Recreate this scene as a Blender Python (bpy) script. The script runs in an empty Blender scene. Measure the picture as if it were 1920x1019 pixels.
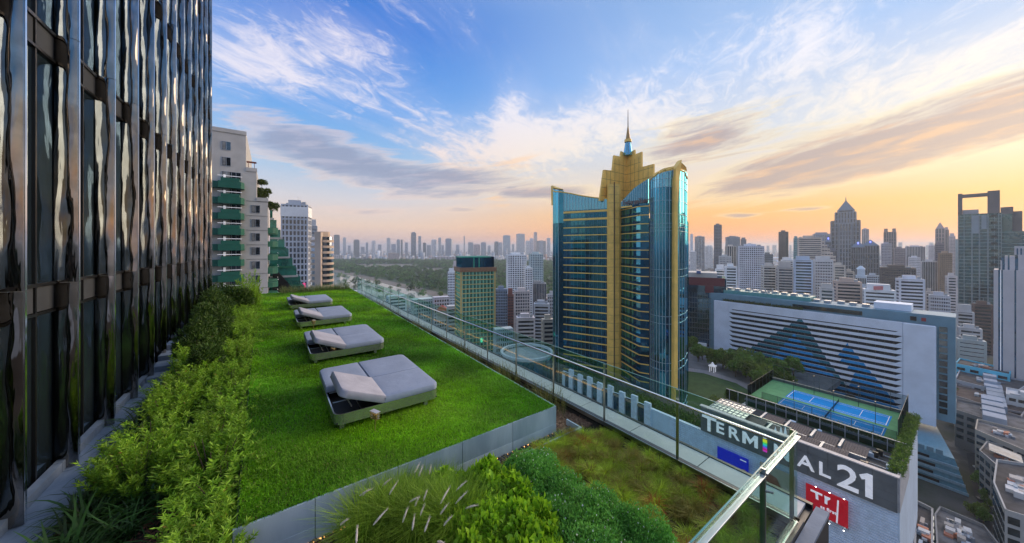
import bpy, math, random
import numpy as np
from mathutils import Vector, Matrix
R = math.radians
rng = np.random.default_rng(7)
random.seed(7)
S = bpy.context.scene
COL = S.collection

# ------------------------------------------------------------------ camera
H = 110.0                      # camera height above the street, metres
F, CX, HY, TH = 620.0, 960.0, 465.0, R(36)      # focal length and horizon of the photograph
CT, ST = math.cos(TH), math.sin(TH)
cam = bpy.data.objects.new('camera', bpy.data.cameras.new('camera'))
COL.objects.link(cam)
cam.data.sensor_width = 36.0
cam.data.lens = F / 1920 * 36
cam.data.shift_y = -(HY - 509.5) / 1920 * -1
cam.data.clip_start = 0.05
cam.data.clip_end = 60000
cam.location = (0, 0, H)
cam.rotation_euler = (R(90), 0, -TH)
S.camera = cam

# ------------------------------------------------------------------ shader helpers
class N:
    """tiny helper to write node maths"""
    def __init__(s, nt): s.nt = nt
    def node(s, t, **k):
        n = s.nt.nodes.new(t)
        for a, b in k.items(): setattr(n, a, b)
        return n
    def put(s, inp, v):
        if hasattr(v, 'is_output') or isinstance(v, bpy.types.NodeSocket): s.nt.links.new(v, inp)
        else: inp.default_value = v
    def m(s, op, a, b=None, c=None, clamp=False):
        n = s.node('ShaderNodeMath', operation=op, use_clamp=clamp)
        s.put(n.inputs[0], a)
        if b is not None: s.put(n.inputs[1], b)
        if c is not None: s.put(n.inputs[2], c)
        return n.outputs[0]
    def vm(s, op, a, b=None):
        n = s.node('ShaderNodeVectorMath', operation=op)
        s.put(n.inputs[0], a)
        if b is not None: s.put(n.inputs[1], b)
        return n.outputs[0]
    def sep(s, v):
        n = s.node('ShaderNodeSeparateXYZ'); s.put(n.inputs[0], v); return n.outputs
    def comb(s, x, y, z):
        n = s.node('ShaderNodeCombineXYZ')
        s.put(n.inputs[0], x); s.put(n.inputs[1], y); s.put(n.inputs[2], z); return n.outputs[0]
    def mapr(s, v, a, b, c=0.0, d=1.0, smooth=True):
        n = s.node('ShaderNodeMapRange', interpolation_type='SMOOTHSTEP' if smooth else 'LINEAR')
        s.put(n.inputs['Value'], v)
        for k, x in zip(('From Min', 'From Max', 'To Min', 'To Max'), (a, b, c, d)): s.put(n.inputs[k], x)
        return n.outputs[0]
    def noise(s, v, sc, det=4, rough=.55, dist=0.0, col=False):
        n = s.node('ShaderNodeTexNoise'); s.put(n.inputs['Vector'], v)
        n.inputs['Scale'].default_value = sc; n.inputs['Detail'].default_value = det
        n.inputs['Roughness'].default_value = rough; n.inputs['Distortion'].default_value = dist
        return n.outputs[1 if col else 0]
    def mix(s, f, a, b, blend='MIX'):
        n = s.node('ShaderNodeMix', data_type='RGBA', blend_type=blend)
        s.put(n.inputs[0], f)
        s.put(n.inputs[6], a if not isinstance(a, tuple) else tuple(a)[:3] + (1,))
        s.put(n.inputs[7], b if not isinstance(b, tuple) else tuple(b)[:3] + (1,))
        return n.outputs[2]
    def ramp(s, v, stops):
        n = s.node('ShaderNodeValToRGB'); s.put(n.inputs[0], v)
        el = n.color_ramp.elements
        while len(el) < len(stops): el.new(.5)
        for e, (p, c) in zip(el, stops): e.position = p; e.color = tuple(c)[:3] + (1,)
        return n.outputs[0]

def lin(r, g, b):
    f = lambda c: (c / 255 / 12.92) if c / 255 <= .04045 else ((c / 255 + .055) / 1.055) ** 2.4
    return (f(r), f(g), f(b))

# ------------------------------------------------------------------ sky: Nishita twilight under broken cloud
W = bpy.data.worlds.new('World'); S.world = W; W.use_nodes = True
def build_sky():
    nt = W.node_tree; nt.nodes.clear(); q = N(nt)
    out = q.node('ShaderNodeOutputWorld'); bg = q.node('ShaderNodeBackground')
    nt.links.new(bg.outputs[0], out.inputs[0])
    tc = q.node('ShaderNodeTexCoord').outputs['Generated']
    d = q.vm('NORMALIZE', tc)
    x, y, z = q.sep(d)
    az = q.m('MULTIPLY', q.m('ARCTAN2', x, y), 180 / math.pi)      # 0 = along the terrace, + = clockwise
    el = q.m('MULTIPLY', q.m('ARCSINE', z), 180 / math.pi)
    elc = q.m('MAXIMUM', el, 0.0)
    t = q.m('DIVIDE', elc, 90.0)
    L = q.ramp(t, [(0, lin(214, 180, 180)), (3.5/90, lin(236, 206, 186)), (7.5/90, lin(212, 208, 214)), (13/90, lin(158, 194, 228)),
                   (21/90, lin(92, 160, 232)), (32/90, lin(48, 122, 216)), (55/90, lin(58, 112, 190)), (1, lin(70, 118, 190))])
    Rr = q.ramp(t, [(0, lin(244, 152, 122)), (2.5/90, lin(255, 170, 92)), (5.5/90, lin(255, 190, 104)), (9.5/90, lin(246, 218, 184)),
                    (16/90, lin(206, 214, 228)), (26/90, lin(160, 194, 240)), (50/90, lin(120, 158, 210)), (1, lin(58, 104, 176))])
    dz = q.m('COSINE', q.m('MULTIPLY', q.m('SUBTRACT', az, 92.0), math.pi / 180))
    w = q.mapr(dz, 0.16, 1.0)
    base = q.mix(w, L, Rr)
    # cloud coordinates on a flat layer seen in perspective
    den = q.m('ADD', q.m('MAXIMUM', z, 0.0), 0.10)
    px, py = q.m('DIVIDE', x, den), q.m('DIVIDE', y, den)
    # rotate so the streaks run towards az 45
    a = R(62); u = q.m('ADD', q.m('MULTIPLY', px, math.sin(a)), q.m('MULTIPLY', py, math.cos(a)))
    v = q.m('SUBTRACT', q.m('MULTIPLY', px, math.cos(a)), q.m('MULTIPLY', py, math.sin(a)))
    P = q.comb(q.m('MULTIPLY', u, .45), v, 0.0)
    Pf = q.comb(u, q.m('MULTIPLY', v, 1.6), 3.0)
    n1 = q.noise(P, 1.5, 12, .66, .7)
    n2 = q.noise(Pf, 5.2, 12, .72, .9)
    nb = q.noise(q.comb(u, v, 7.3), .5, 3, .5)
    # helper bumps in azimuth and elevation for where the banks of cloud lie
    def bump(a0, e0, wa, we, slope=0.0):
        da = q.m('SUBTRACT', az, a0)
        de = q.m('SUBTRACT', q.m('SUBTRACT', el, e0), q.m('MULTIPLY', da, slope))
        r2 = q.m('ADD', q.m('POWER', q.m('ABSOLUTE', q.m('DIVIDE', da, wa)), 2.0), q.m('POWER', q.m('ABSOLUTE', q.m('DIVIDE', de, we)), 2.0))
        return q.m('EXPONENT', q.m('MULTIPLY', r2, -1.0))
    def s(*v):
        r = v[0]
        for k in v[1:]: r = q.m('ADD', r, k)
        return r
    # bright wisps
    hi = s(q.m('MULTIPLY', bump(11, 28, 12, 9, .2), .34), q.m('MULTIPLY', bump(-4, 24, 7, 4), .28), q.m('MULTIPLY', bump(24, 21, 9, 3.5), .20),
           q.m('MULTIPLY', bump(36, 23, 4, 5), .24), q.m('MULTIPLY', bump(46, 20, 13, 5.0, .1), .28), q.m('MULTIPLY', bump(34, 15.5, 14, 4.5), .36),
           q.m('MULTIPLY', bump(72, 25, 24, 10, .1), .27), q.m('MULTIPLY', bump(88, 18, 16, 4.0, .12), .34), q.m('MULTIPLY', bump(160, 35, 60, 16), .22),
           q.m('MULTIPLY', bump(-80, 30, 60, 15), .2))
    wis = q.m('MULTIPLY', q.m('ADD', q.m('MULTIPLY', n1, .52), q.m('MULTIPLY', n2, .48)), 1.0)
    c1 = q.mapr(q.m('ADD', q.m('MULTIPLY', q.m('SUBTRACT', wis, .5), 1.7), q.m('ADD', hi, .5)), .62, 1.0)
    veil = q.mapr(q.m('ADD', n1, q.m('MULTIPLY', hi, .9)), .50, .98, 0, .42)
    c1 = q.m('MAXIMUM', c1, veil)
    c1 = q.m('MULTIPLY', c1, q.mapr(el, 3.0, 12.0))
    wcol = q.mix(w, q.mix(q.mapr(el, 10, 24), lin(252, 222, 206), lin(244, 236, 244)), q.mix(q.mapr(el, 12, 26), lin(255, 240, 214), lin(246, 242, 248)))
    c = q.mix(q.m('MULTIPLY', c1, .88), base, wcol)
    # grey-mauve banks
    G = q.comb(q.m('MULTIPLY', az, .045), q.m('MULTIPLY', q.m('SUBTRACT', el, q.m('MULTIPLY', az, .12)), .30), 0.0)
    g1 = q.noise(G, 1.7, 12, .68, .7)
    gm = s(q.m('MULTIPLY', bump(5, 14.5, 12, 3.2, -.15), .56), q.m('MULTIPLY', bump(26, 11.2, 17, 3.2), .54), q.m('MULTIPLY', bump(44, 9, 8, 1.6), .40),
           q.m('MULTIPLY', bump(66, 15.8, 10, 3.4, .05), .58), q.m('MULTIPLY', bump(80, 10.8, 16, 3.2, .20), .64), q.m('MULTIPLY', bump(97, 13.5, 12, 2.6, .2), .60),
           q.m('MULTIPLY', bump(12, 5.6, 9, .9), .36), q.m('MULTIPLY', bump(27, 6.4, 5, .6), .28), q.m('MULTIPLY', bump(70.5, 4.6, 2.2, .34), .52), q.m('MULTIPLY', bump(78, 5.0, 3, .3), .40),
           q.m('MULTIPLY', bump(170, 12, 40, 3), .5), q.m('MULTIPLY', bump(-70, 12, 40, 3), .5))
    gsum = q.m('ADD', g1, gm)
    c2 = q.mapr(gsum, .74, 1.08)
    rim = q.m('SUBTRACT', q.mapr(gsum, .66, .86), c2, clamp=True)
    c = q.mix(q.m('MULTIPLY', rim, .55), c, q.mix(w, lin(250, 216, 196), lin(255, 232, 178)))
    gc = q.mix(w, lin(150, 156, 182), lin(176, 156, 152))
    gc = q.mix(q.mapr(q.noise(G, 3.2, 6, .6, .4), .45, .7), gc, q.mix(w, lin(184, 180, 198), lin(226, 180, 140)))
    c = q.mix(q.m('MULTIPLY', c2, .86), c, gc)
    # soft warm patches lit from below
    om = q.m('MULTIPLY', q.mapr(q.m('ADD', q.noise(G, 2.4, 5, .55, .8), q.m('MULTIPLY', s(bump(38, 15, 7, 2.4), bump(57, 8.2, 9, 1.0), bump(33, 8, 6, 1.2)), .30)), .66, .86), .6)
    c = q.mix(q.m('MULTIPLY', om, q.mapr(el, 22, 12)), c, lin(255, 208, 160))
    # unseen cloud sheet overhead and in the east, added to light lawn and facades
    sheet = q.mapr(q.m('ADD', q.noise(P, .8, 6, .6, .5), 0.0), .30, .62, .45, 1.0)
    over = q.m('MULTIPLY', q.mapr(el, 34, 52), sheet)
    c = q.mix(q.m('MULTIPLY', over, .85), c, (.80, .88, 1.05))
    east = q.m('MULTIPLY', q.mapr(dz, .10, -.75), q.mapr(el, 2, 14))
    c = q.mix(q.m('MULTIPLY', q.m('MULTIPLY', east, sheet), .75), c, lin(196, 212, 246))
    # below the horizon: dim earth haze
    c = q.mix(q.mapr(el, 0.0, -3.0), c, lin(120, 112, 122))
    sky = q.node('ShaderNodeTexSky', sky_type='NISHITA', sun_disc=False)
    sky.sun_elevation = R(14); sky.sun_rotation = R(97)
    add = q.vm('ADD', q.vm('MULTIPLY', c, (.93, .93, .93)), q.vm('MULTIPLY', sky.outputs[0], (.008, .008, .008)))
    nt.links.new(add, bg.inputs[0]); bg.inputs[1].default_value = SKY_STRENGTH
SKY_STRENGTH = .50
build_sky()

# ------------------------------------------------------------------ sun, low in the west behind thin cloud
sun = bpy.data.objects.new('sun', bpy.data.lights.new('sun', 'SUN')); COL.objects.link(sun)
sun.data.energy = 2.2; sun.data.angle = R(58); sun.data.color = (1.0, .74, .50)
_az, _el = R(97), R(14)
sun.rotation_euler = Vector((-math.sin(_az) * math.cos(_el), -math.cos(_az) * math.cos(_el), -math.sin(_el))).to_track_quat('-Z', 'Y').to_euler()
sun.location = (60, 0, H + 80)

S.view_settings.view_transform = 'Standard'; S.view_settings.look = 'None'
S.view_settings.exposure = 1.15; S.view_settings.gamma = 1.0; S.view_settings.use_curve_mapping = False
S.render.engine = 'CYCLES'
S.cycles.use_denoising = True
S.cycles.max_bounces = 8; S.cycles.transparent_max_bounces = 24; S.cycles.volume_bounces = 0
S.cycles.caustics_reflective = False; S.cycles.caustics_refractive = False
S.cycles.sample_clamp_indirect = 4.0

# ------------------------------------------------------------------ placing: photograph point -> place
def at(u, v, t):      # point seen at (u, v), t metres away along the view axis
    xc = (u - CX) / F * t
    return Vector((xc * CT + t * ST, -xc * ST + t * CT, H + (HY - v) / F * t))
def onz(u, v, z):     # point on the level z (above the street)
    return at(u, v, (H - z) * F / (v - HY))
def onx(u, v, X):
    t = X / ((u - CX) / F * CT + ST); return at(u, v, t)

# ------------------------------------------------------------------ materials
MATS = {}
def mat(name, col, rough=.7, metal=0.0, var=.12, scale=1.0, col2=None, bump=0.0, bscale=None, spec=.5, det=5, attr=None, emit=None, stretch=None, trans=0.0):
    if name in MATS: return MATS[name]
    m = bpy.data.materials.new(name); m.use_nodes = True; nt = m.node_tree; q = N(nt)
    b = nt.nodes['Principled BSDF']
    pos = q.node('ShaderNodeNewGeometry').outputs['Position']
    if stretch: pos = q.vm('MULTIPLY', pos, stretch)
    nz = q.noise(pos, scale, det, .6)
    c0 = tuple(col)
    if attr:
        at_ = q.node('ShaderNodeAttribute', attribute_name=attr).outputs['Color']
        base = at_
        c = q.mix(1.0, base, q.mix(q.mapr(nz, .3, .7), tuple(1 - var for _ in range(3)), tuple(1 + var for _ in range(3))), 'MULTIPLY')
    else:
        lo = tuple(x * (1 - var) for x in c0) if col2 is None else c0
        hi = tuple(min(1, x * (1 + var)) for x in c0) if col2 is None else tuple(col2)
        c = q.mix(q.mapr(nz, .32, .68), lo, hi)
    nt.links.new(c, b.inputs['Base Color'])
    b.inputs['Roughness'].default_value = rough; b.inputs['Metallic'].default_value = metal
    b.inputs['Specular IOR Level'].default_value = spec
    if bump:
        bn = q.node('ShaderNodeBump'); bn.inputs['Strength'].default_value = bump; bn.inputs['Distance'].default_value = .02
        nt.links.new(q.noise(pos, bscale or scale * 8, 6, .6), bn.inputs['Height']); nt.links.new(bn.outputs[0], b.inputs['Normal'])
    if emit:
        b.inputs['Emission Color'].default_value = tuple(emit[0]) + (1,); b.inputs['Emission Strength'].default_value = emit[1]
    if trans:
        # thin leaves let some light through
        tr = q.node('ShaderNodeBsdfTranslucent'); nt.links.new(c, tr.inputs[0])
        mx = q.node('ShaderNodeMixShader'); mx.inputs[0].default_value = trans
        o = nt.nodes['Material Output']; nt.links.new(b.outputs[0], mx.inputs[1]); nt.links.new(tr.outputs[0], mx.inputs[2]); nt.links.new(mx.outputs[0], o.inputs[0])
    MATS[name] = m; return m

def leafmat(name, var=.15, rough=.5, trans=.35):
    return mat(name, (1, 1, 1), rough, attr='tint', var=var, scale=1.2, trans=trans, spec=.35)

def glassmat(name, tint, refl=.5, rough=.03, gloss=None, wav=0.0, wscale=.6, var=.3, vscale=.25, lit=0.0):
    """coated facade glass: dark body with a mirror coat, each part of the pane slightly uneven"""
    m = bpy.data.materials.new(name); m.use_nodes = True; nt = m.node_tree; q = N(nt); nt.nodes.clear()
    o = q.node('ShaderNodeOutputMaterial')
    pos = q.node('ShaderNodeNewGeometry').outputs['Position']
    bn = q.node('ShaderNodeBump'); bn.inputs['Strength'].default_value = wav; bn.inputs['Distance'].default_value = .1
    nt.links.new(q.noise(pos, wscale, 3, .5), bn.inputs['Height'])
    nz = q.mapr(q.noise(pos, vscale, 4, .6), .35, .65)
    d = q.node('ShaderNodeBsdfDiffuse')
    nt.links.new(q.mix(nz, tuple(x * (1 - var) * .55 for x in tint), tuple(x * (1 + var) * .55 for x in tint)), d.inputs[0])
    g = q.node('ShaderNodeBsdfGlossy'); g.inputs['Roughness'].default_value = rough
    g.inputs[0].default_value = tuple(gloss or (.62, .70, .76)) + (1,)
    lw = q.node('ShaderNodeFresnel'); lw.inputs[0].default_value = 1.6
    if wav: nt.links.new(bn.outputs[0], g.inputs['Normal'])
    f = q.m('ADD', q.m('MULTIPLY', lw.outputs[0], 1 - refl), refl, clamp=True)
    mx = q.node('ShaderNodeMixShader'); nt.links.new(f, mx.inputs[0]); nt.links.new(d.outputs[0], mx.inputs[1]); nt.links.new(g.outputs[0], mx.inputs[2])
    nt.links.new(mx.outputs[0], o.inputs[0])
    MATS[name] = m; return m

def clearglass(name, tint, refl=.06):
    m = bpy.data.materials.new(name); m.use_nodes = True; nt = m.node_tree; q = N(nt); nt.nodes.clear()
    o = q.node('ShaderNodeOutputMaterial')
    t = q.node('ShaderNodeBsdfTransparent'); t.inputs[0].default_value = tuple(tint) + (1,)
    g = q.node('ShaderNodeBsdfGlossy'); g.inputs['Roughness'].default_value = .01
    fr = q.node('ShaderNodeFresnel'); fr.inputs[0].default_value = 1.5
    mx = q.node('ShaderNodeMixShader'); nt.links.new(q.m('MINIMUM', q.m('MULTIPLY', fr.outputs[0], .45), .17), mx.inputs[0])
    nt.links.new(t.outputs[0], mx.inputs[1]); nt.links.new(g.outputs[0], mx.inputs[2]); nt.links.new(mx.outputs[0], o.inputs[0])
    MATS[name] = m; return m

def netmat(name, tint):
    m = bpy.data.materials.new(name); m.use_nodes = True; nt = m.node_tree; q = N(nt); nt.nodes.clear()
    t = q.node('ShaderNodeBsdfTransparent'); t.inputs[0].default_value = tuple(tint) + (1,)
    nt.links.new(t.outputs[0], q.node('ShaderNodeOutputMaterial').inputs[0]); MATS[name] = m; return m

def emitmat(name, col, st):
    m = bpy.data.materials.new(name); m.use_nodes = True; nt = m.node_tree; nt.nodes.clear(); q = N(nt)
    e = q.node('ShaderNodeEmission'); e.inputs[0].default_value = tuple(col) + (1,); e.inputs[1].default_value = st
    nt.links.new(e.outputs[0], q.node('ShaderNodeOutputMaterial').inputs[0]); MATS[name] = m; return m

# ------------------------------------------------------------------ geometry helpers
def mesh_np(name, verts, faces, m=None, tint=None, smooth=False):
    """verts (n,3); faces (k,3) or (k,4) array; tint: per-face colour (k,3)"""
    verts = np.asarray(verts, np.float32); faces = np.asarray(faces, np.int32)
    me = bpy.data.meshes.new(name); k = faces.shape[1]
    me.vertices.add(len(verts)); me.vertices.foreach_set('co', verts.ravel())
    me.loops.add(faces.size); me.loops.foreach_set('vertex_index', faces.ravel())
    me.polygons.add(len(faces)); me.polygons.foreach_set('loop_start', np.arange(0, faces.size, k, dtype=np.int32))
    try: me.polygons.foreach_set('loop_total', np.full(len(faces), k, np.int32))
    except Exception: pass
    if smooth: me.polygons.foreach_set('use_smooth', np.ones(len(faces), bool))
    if tint is not None:
        a = me.attributes.new('tint', 'FLOAT_COLOR', 'FACE')
        c = np.ones((len(faces), 4), np.float32); c[:, :3] = tint; a.data.foreach_set('color', c.ravel())
    me.update(calc_edges=True)
    if m: me.materials.append(m)
    return me

class MB:
    """collects boxes, prisms and tubes into one mesh"""
    def __init__(s): s.v = []; s.f = []; s.mi = []
    def add(s, vs, fs, mi=0):
        o = len(s.v); s.v += [tuple(p) for p in vs]; s.f += [tuple(i + o for i in f) for f in fs]; s.mi += [mi] * len(fs); return s
    def box(s, x0, x1, y0, y1, z0, z1, mi=0, rot=None, piv=None):
        vs = [Vector(p) for p in ((x0,y0,z0),(x1,y0,z0),(x1,y1,z0),(x0,y1,z0),(x0,y0,z1),(x1,y0,z1),(x1,y1,z1),(x0,y1,z1))]
        if rot is not None:
            pv = Vector(piv or ((x0+x1)/2, (y0+y1)/2, (z0+z1)/2)); vs = [rot @ (p - pv) + pv for p in vs]
        return s.add(vs, [(0,3,2,1),(4,5,6,7),(0,1,5,4),(1,2,6,5),(2,3,7,6),(3,0,4,7)], mi)
    def prism(s, pts, z0, z1, mi=0):        # pts: plan outline, counter-clockwise
        n = len(pts); z1s = z1 if isinstance(z1, (list, tuple)) else [z1] * n
        vs = [(p[0], p[1], z0) for p in pts] + [(p[0], p[1], z) for p, z in zip(pts, z1s)]
        return s.add(vs, [tuple(range(n - 1, -1, -1)), tuple(range(n, 2 * n))] + [(i, (i + 1) % n, n + (i + 1) % n, n + i) for i in range(n)], mi)
    def slab(s, pts, off, mi=0):            # any flat outline (3-D points) thickened by the vector off
        n = len(pts); off = Vector(off); vs = [Vector(p) for p in pts] + [Vector(p) + off for p in pts]
        return s.add(vs, [tuple(range(n - 1, -1, -1)), tuple(range(n, 2 * n))] + [(i, (i + 1) % n, n + (i + 1) % n, n + i) for i in range(n)], mi)
    def tube(s, a, b, r0, r1=None, n=8, mi=0):
        a, b = Vector(a), Vector(b); r1 = r0 if r1 is None else r1; d = (b - a).normalized()
        t = Vector((0, 0, 1)) if abs(d.z) < .9 else Vector((1, 0, 0)); x = d.cross(t).normalized(); y = d.cross(x)
        vs = [a + (x * math.cos(k * 2 * math.pi / n) + y * math.sin(k * 2 * math.pi / n)) * r0 for k in range(n)] + \
             [b + (x * math.cos(k * 2 * math.pi / n) + y * math.sin(k * 2 * math.pi / n)) * r1 for k in range(n)]
        return s.add(vs, [tuple(range(n)), tuple(range(2 * n - 1, n - 1, -1))] + [(k, n + k, n + (k + 1) % n, (k + 1) % n) for k in range(n)], mi)
    def mesh(s, name, mats):
        me = bpy.data.meshes.new(name); me.from_pydata(s.v, [], s.f)
        for m in (mats if isinstance(mats, (list, tuple)) else [mats]): me.materials.append(m)
        if any(s.mi): me.polygons.foreach_set('material_index', s.mi)
        me.update(); return me
    def build(s, name, mats, parent=None, loc=None, kind=None, bevel=0):
        return obj(name, s.mesh(name, mats), parent, loc, kind=kind, bevel=bevel)

def obj(name, me, parent=None, loc=None, rz=0.0, kind=None, scale=None, bevel=0):
    o = bpy.data.objects.new(name, me); COL.objects.link(o)
    if parent: o.parent = parent
    if loc is not None: o.location = loc
    if rz: o.rotation_euler = (0, 0, rz)
    if scale is not None: o.scale = scale
    if kind: o['kind'] = kind
    if bevel:
        b = o.modifiers.new('edge', 'BEVEL'); b.width = bevel; b.segments = 2; b.limit_method = 'ANGLE'
    return o
def tag(o, label, cat, group=None):
    o['label'] = label; o['category'] = cat
    if group: o['group'] = group
    return o
def thing(name, label, cat, loc=(0, 0, 0), rz=0.0, group=None):
    o = bpy.data.objects.new(name, None); COL.objects.link(o); o.empty_display_size = .2
    o.location = loc; o.rotation_euler = (0, 0, rz); return tag(o, label, cat, group)
def kids(o): return [c for c in bpy.data.objects if c.parent == o]
KIDS = {}
def copy_tree(src, loc, rz=None, label=None, group=None, scale=None):
    r = src.copy(); COL.objects.link(r); r.location = loc
    if rz is not None: r.rotation_euler = (0, 0, rz)
    if label: r['label'] = label
    if group: r['group'] = group
    if scale is not None: r.scale = scale
    if src.name not in KIDS: KIDS[src.name] = [(c, kids(c)) for c in kids(src)]
    for c, gs in KIDS[src.name]:
        d = c.copy(); COL.objects.link(d); d.parent = r
        for g in gs:
            e = g.copy(); COL.objects.link(e); e.parent = d
    return r
CUBES = {}
def piece(name, m, parent, c, size, rz=0.0):
    """a box-shaped piece; alike pieces share one unit mesh"""
    k = m.name
    if k not in CUBES: CUBES[k] = MB().box(-.5, .5, -.5, .5, -.5, .5).mesh('piece_' + k, m)
    return obj(name, CUBES[k], parent, c, rz, scale=size)

# foliage: many small leaves / blades as arrays
def leaves_mesh(name, P, D, ln, wd, tint, m, fold=.25):
    """P positions, D unit directions, ln/wd arrays; each leaf a folded kite of two triangles"""
    n = len(P); up = rng.normal(size=(n, 3)); side = np.cross(D, up); side /= np.linalg.norm(side, axis=1)[:, None] + 1e-9
    nn = np.cross(side, D)
    a = P; c = P + D * ln[:, None]; mid = P + D * (ln * .45)[:, None]
    b = mid + side * (wd * .5)[:, None] + nn * (wd * fold)[:, None]; d = mid - side * (wd * .5)[:, None] + nn * (wd * fold)[:, None]
    V = np.stack([a, b, c, d], 1).reshape(-1, 3); i = np.arange(n) * 4
    Fc = np.concatenate([np.stack([i, i + 1, i + 2], 1), np.stack([i, i + 2, i + 3], 1)])
    return mesh_np(name, V, Fc, m, np.concatenate([tint, tint]))
def blades_mesh(name, P, az, lean, h, w, tint, m, curve=.5):
    """grass-like blades of three triangles: base P, bending towards az"""
    n = len(P); dx = np.stack([np.cos(az), np.sin(az), np.zeros(n)], 1); sx = np.stack([-np.sin(az), np.cos(az), np.zeros(n)], 1)
    l1 = (lean * (1 - curve))[:, None]; l2 = lean[:, None]; hh = h[:, None]; z = np.array([[0, 0, 1.0]])
    p1 = P + dx * (l1 * hh * .5) + z * hh * .62; p2 = P + dx * (l2 * hh) + z * hh * (1 - .35 * np.minimum(lean, 2))[:, None]
    ws = (sx * (w * .5)[:, None])
    V = np.stack([P - ws, P + ws, p1 - ws * .8, p1 + ws * .8, p2], 1).reshape(-1, 3); i = np.arange(n) * 5
    Fc = np.concatenate([np.stack([i, i + 1, i + 3], 1), np.stack([i, i + 3, i + 2], 1), np.stack([i + 2, i + 3, i + 4], 1)])
    return mesh_np(name, V, Fc, m, np.concatenate([tint] * 3))
def tints(n, a, b, g=1.0):
    t = rng.random((n, 1)) ** g; return (np.array(a)[None] * (1 - t) + np.array(b)[None] * t) * (1 + rng.normal(0, .08, (n, 1))).clip(.6, 1.4)
def sph(n):
    v = rng.normal(size=(n, 3)); return v / np.linalg.norm(v, axis=1)[:, None]
HAZE = 0.00013
# =================================================================== TERRACE (levels measured from the camera height H)
LZ = H - 3.0                   # lawn
GZ = H - 3.52                  # planting beds and gravel
M_steel = mat('brushed_steel', (.42, .44, .46), .28, 1.0, .08, 6)
M_steel_dark = mat('dark_steel', (.05, .055, .06), .35, .7, .1, 5)
M_conc = mat('pale_concrete', (.40, .43, .45), .75, 0, .12, 2.5, bump=.15)
M_plinth = mat('zinc_grey_panel', (.24, .33, .40), .5, .1, .22, 1.2, col2=(.42, .52, .60), bump=.06, bscale=14, stretch=(1.6, 1, .35))
M_stone = mat('blue_grey_stone', (.14, .19, .26), .7, 0, .2, 2.2, col2=(.22, .28, .36), bump=.2)
M_soil = mat('dark_soil', (.035, .028, .02), .95, 0, .4, 9, bump=.8, bscale=40)
M_mulch = mat('mulch_bark', (1, 1, 1), .9, attr='tint', var=.2, scale=6)
M_peb = mat('pebble', (1, 1, 1), .45, attr='tint', var=.25, scale=30, spec=.5)
M_leaf = leafmat('leaf')
M_grass = leafmat('grass_blade', var=.22, rough=.55, trans=.42)
M_plume = mat('grass_plume', (.85, .78, .70), .9, var=.15, scale=40, trans=.3)
M_bark = mat('bark', (.11, .08, .05), .9, 0, .3, 12, bump=.4)
M_gold = mat('brass', (.55, .40, .20), .3, .9, .1, 10)
M_warm = emitmat('warm_light_strip', (1.0, .46, .14), 1.6)
M_lampglow = emitmat('lamp_glow', (1.0, .72, .38), .12)
M_fab = mat('grey_blue_fabric', (.27, .325, .43), .88, 0, .07, 1.5, bump=.5, bscale=7)
M_fab2 = mat('fabric_piping', (.12, .15, .21), .85, 0, .1, 8)
M_fab3 = mat('sun_toned_fabric', (.35, .355, .41), .9, 0, .12, 2, bump=.5, bscale=7)  # same fabric; low-sun brightening of the tilted top put into its colour
M_frame = mat('polished_bed_frame', (.52, .53, .50), .22, .85, .08, 3)
M_under = mat('black_underframe', (.02, .02, .022), .6)

terr = MB().box(-4.2, 5.28, -4.0, 28.2, H - 4.2, GZ - .0).build('terrace_floor', M_soil, kind='structure')
hotel = MB().box(-40, 5.25, -22, 28.1, 0, H - 4.205).build('hotel_block_below', mat('hotel_wall', (.30, .33, .36), .6), None)
tag(hotel, 'grey hotel block that carries the roof terrace', 'building')

# lawn: soil body, zinc panels round its edge, blades
def lawn_x1(y): return 4.34 + (y - 4.6) * .016
M_plinth2 = mat('pale_zinc', (.34, .43, .50), .55, .05, .3, 1.8, col2=(.50, .60, .66), stretch=(1.2, 1, .8))  # paler, mottled zinc for the lower part of the panels
lw = MB(); lw.prism([(-.32, 4.62), (4.34, 4.62), (4.70, 27.0), (-.75, 27.0)], GZ, LZ - .02)
lawn = lw.build('lawn', mat('lawn_thatch', (.025, .06, .008), .95, 0, .4, 14), kind='structure')
edge = thing('lawn_edging', 'zinc grey panel edging that holds the raised lawn above the gravel', 'planter edging', (0, 4.6, GZ))
xs = [-.34, .42, 1.40, 2.38, 3.34, 4.36]
for a, b in zip(xs[:-1], xs[1:]):
    piece('panel', M_plinth, edge, ((a + b) / 2, -.012, .255), (b - a - .008, .03, .53))
    piece('lower_band', M_plinth2, edge, ((a + b) / 2, -.028, .10), (b - a - .012, .003, .19))
ys = np.arange(4.6, 27, 1.9)
for a in ys:
    p = piece('side_panel', M_plinth, edge, (lawn_x1(a + .95) + .012, a + .95 - 4.6, .255), (.03, 1.885, .53), rz=-.016)
st = thing('edge_light_strip', 'warm lit strip tucked under the foot of the zinc lawn edging', 'strip light', (0, 4.6, GZ))
MB().box(.3, 4.36, -.034, -.029, .02, .034).build('front_strip', M_warm, st)
MB().box(0, .006, .1, 11, .30, .318).build('side_strip', M_warm, st, loc=(4.395, 0, 0)).rotation_euler = (0, 0, -.016)

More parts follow.
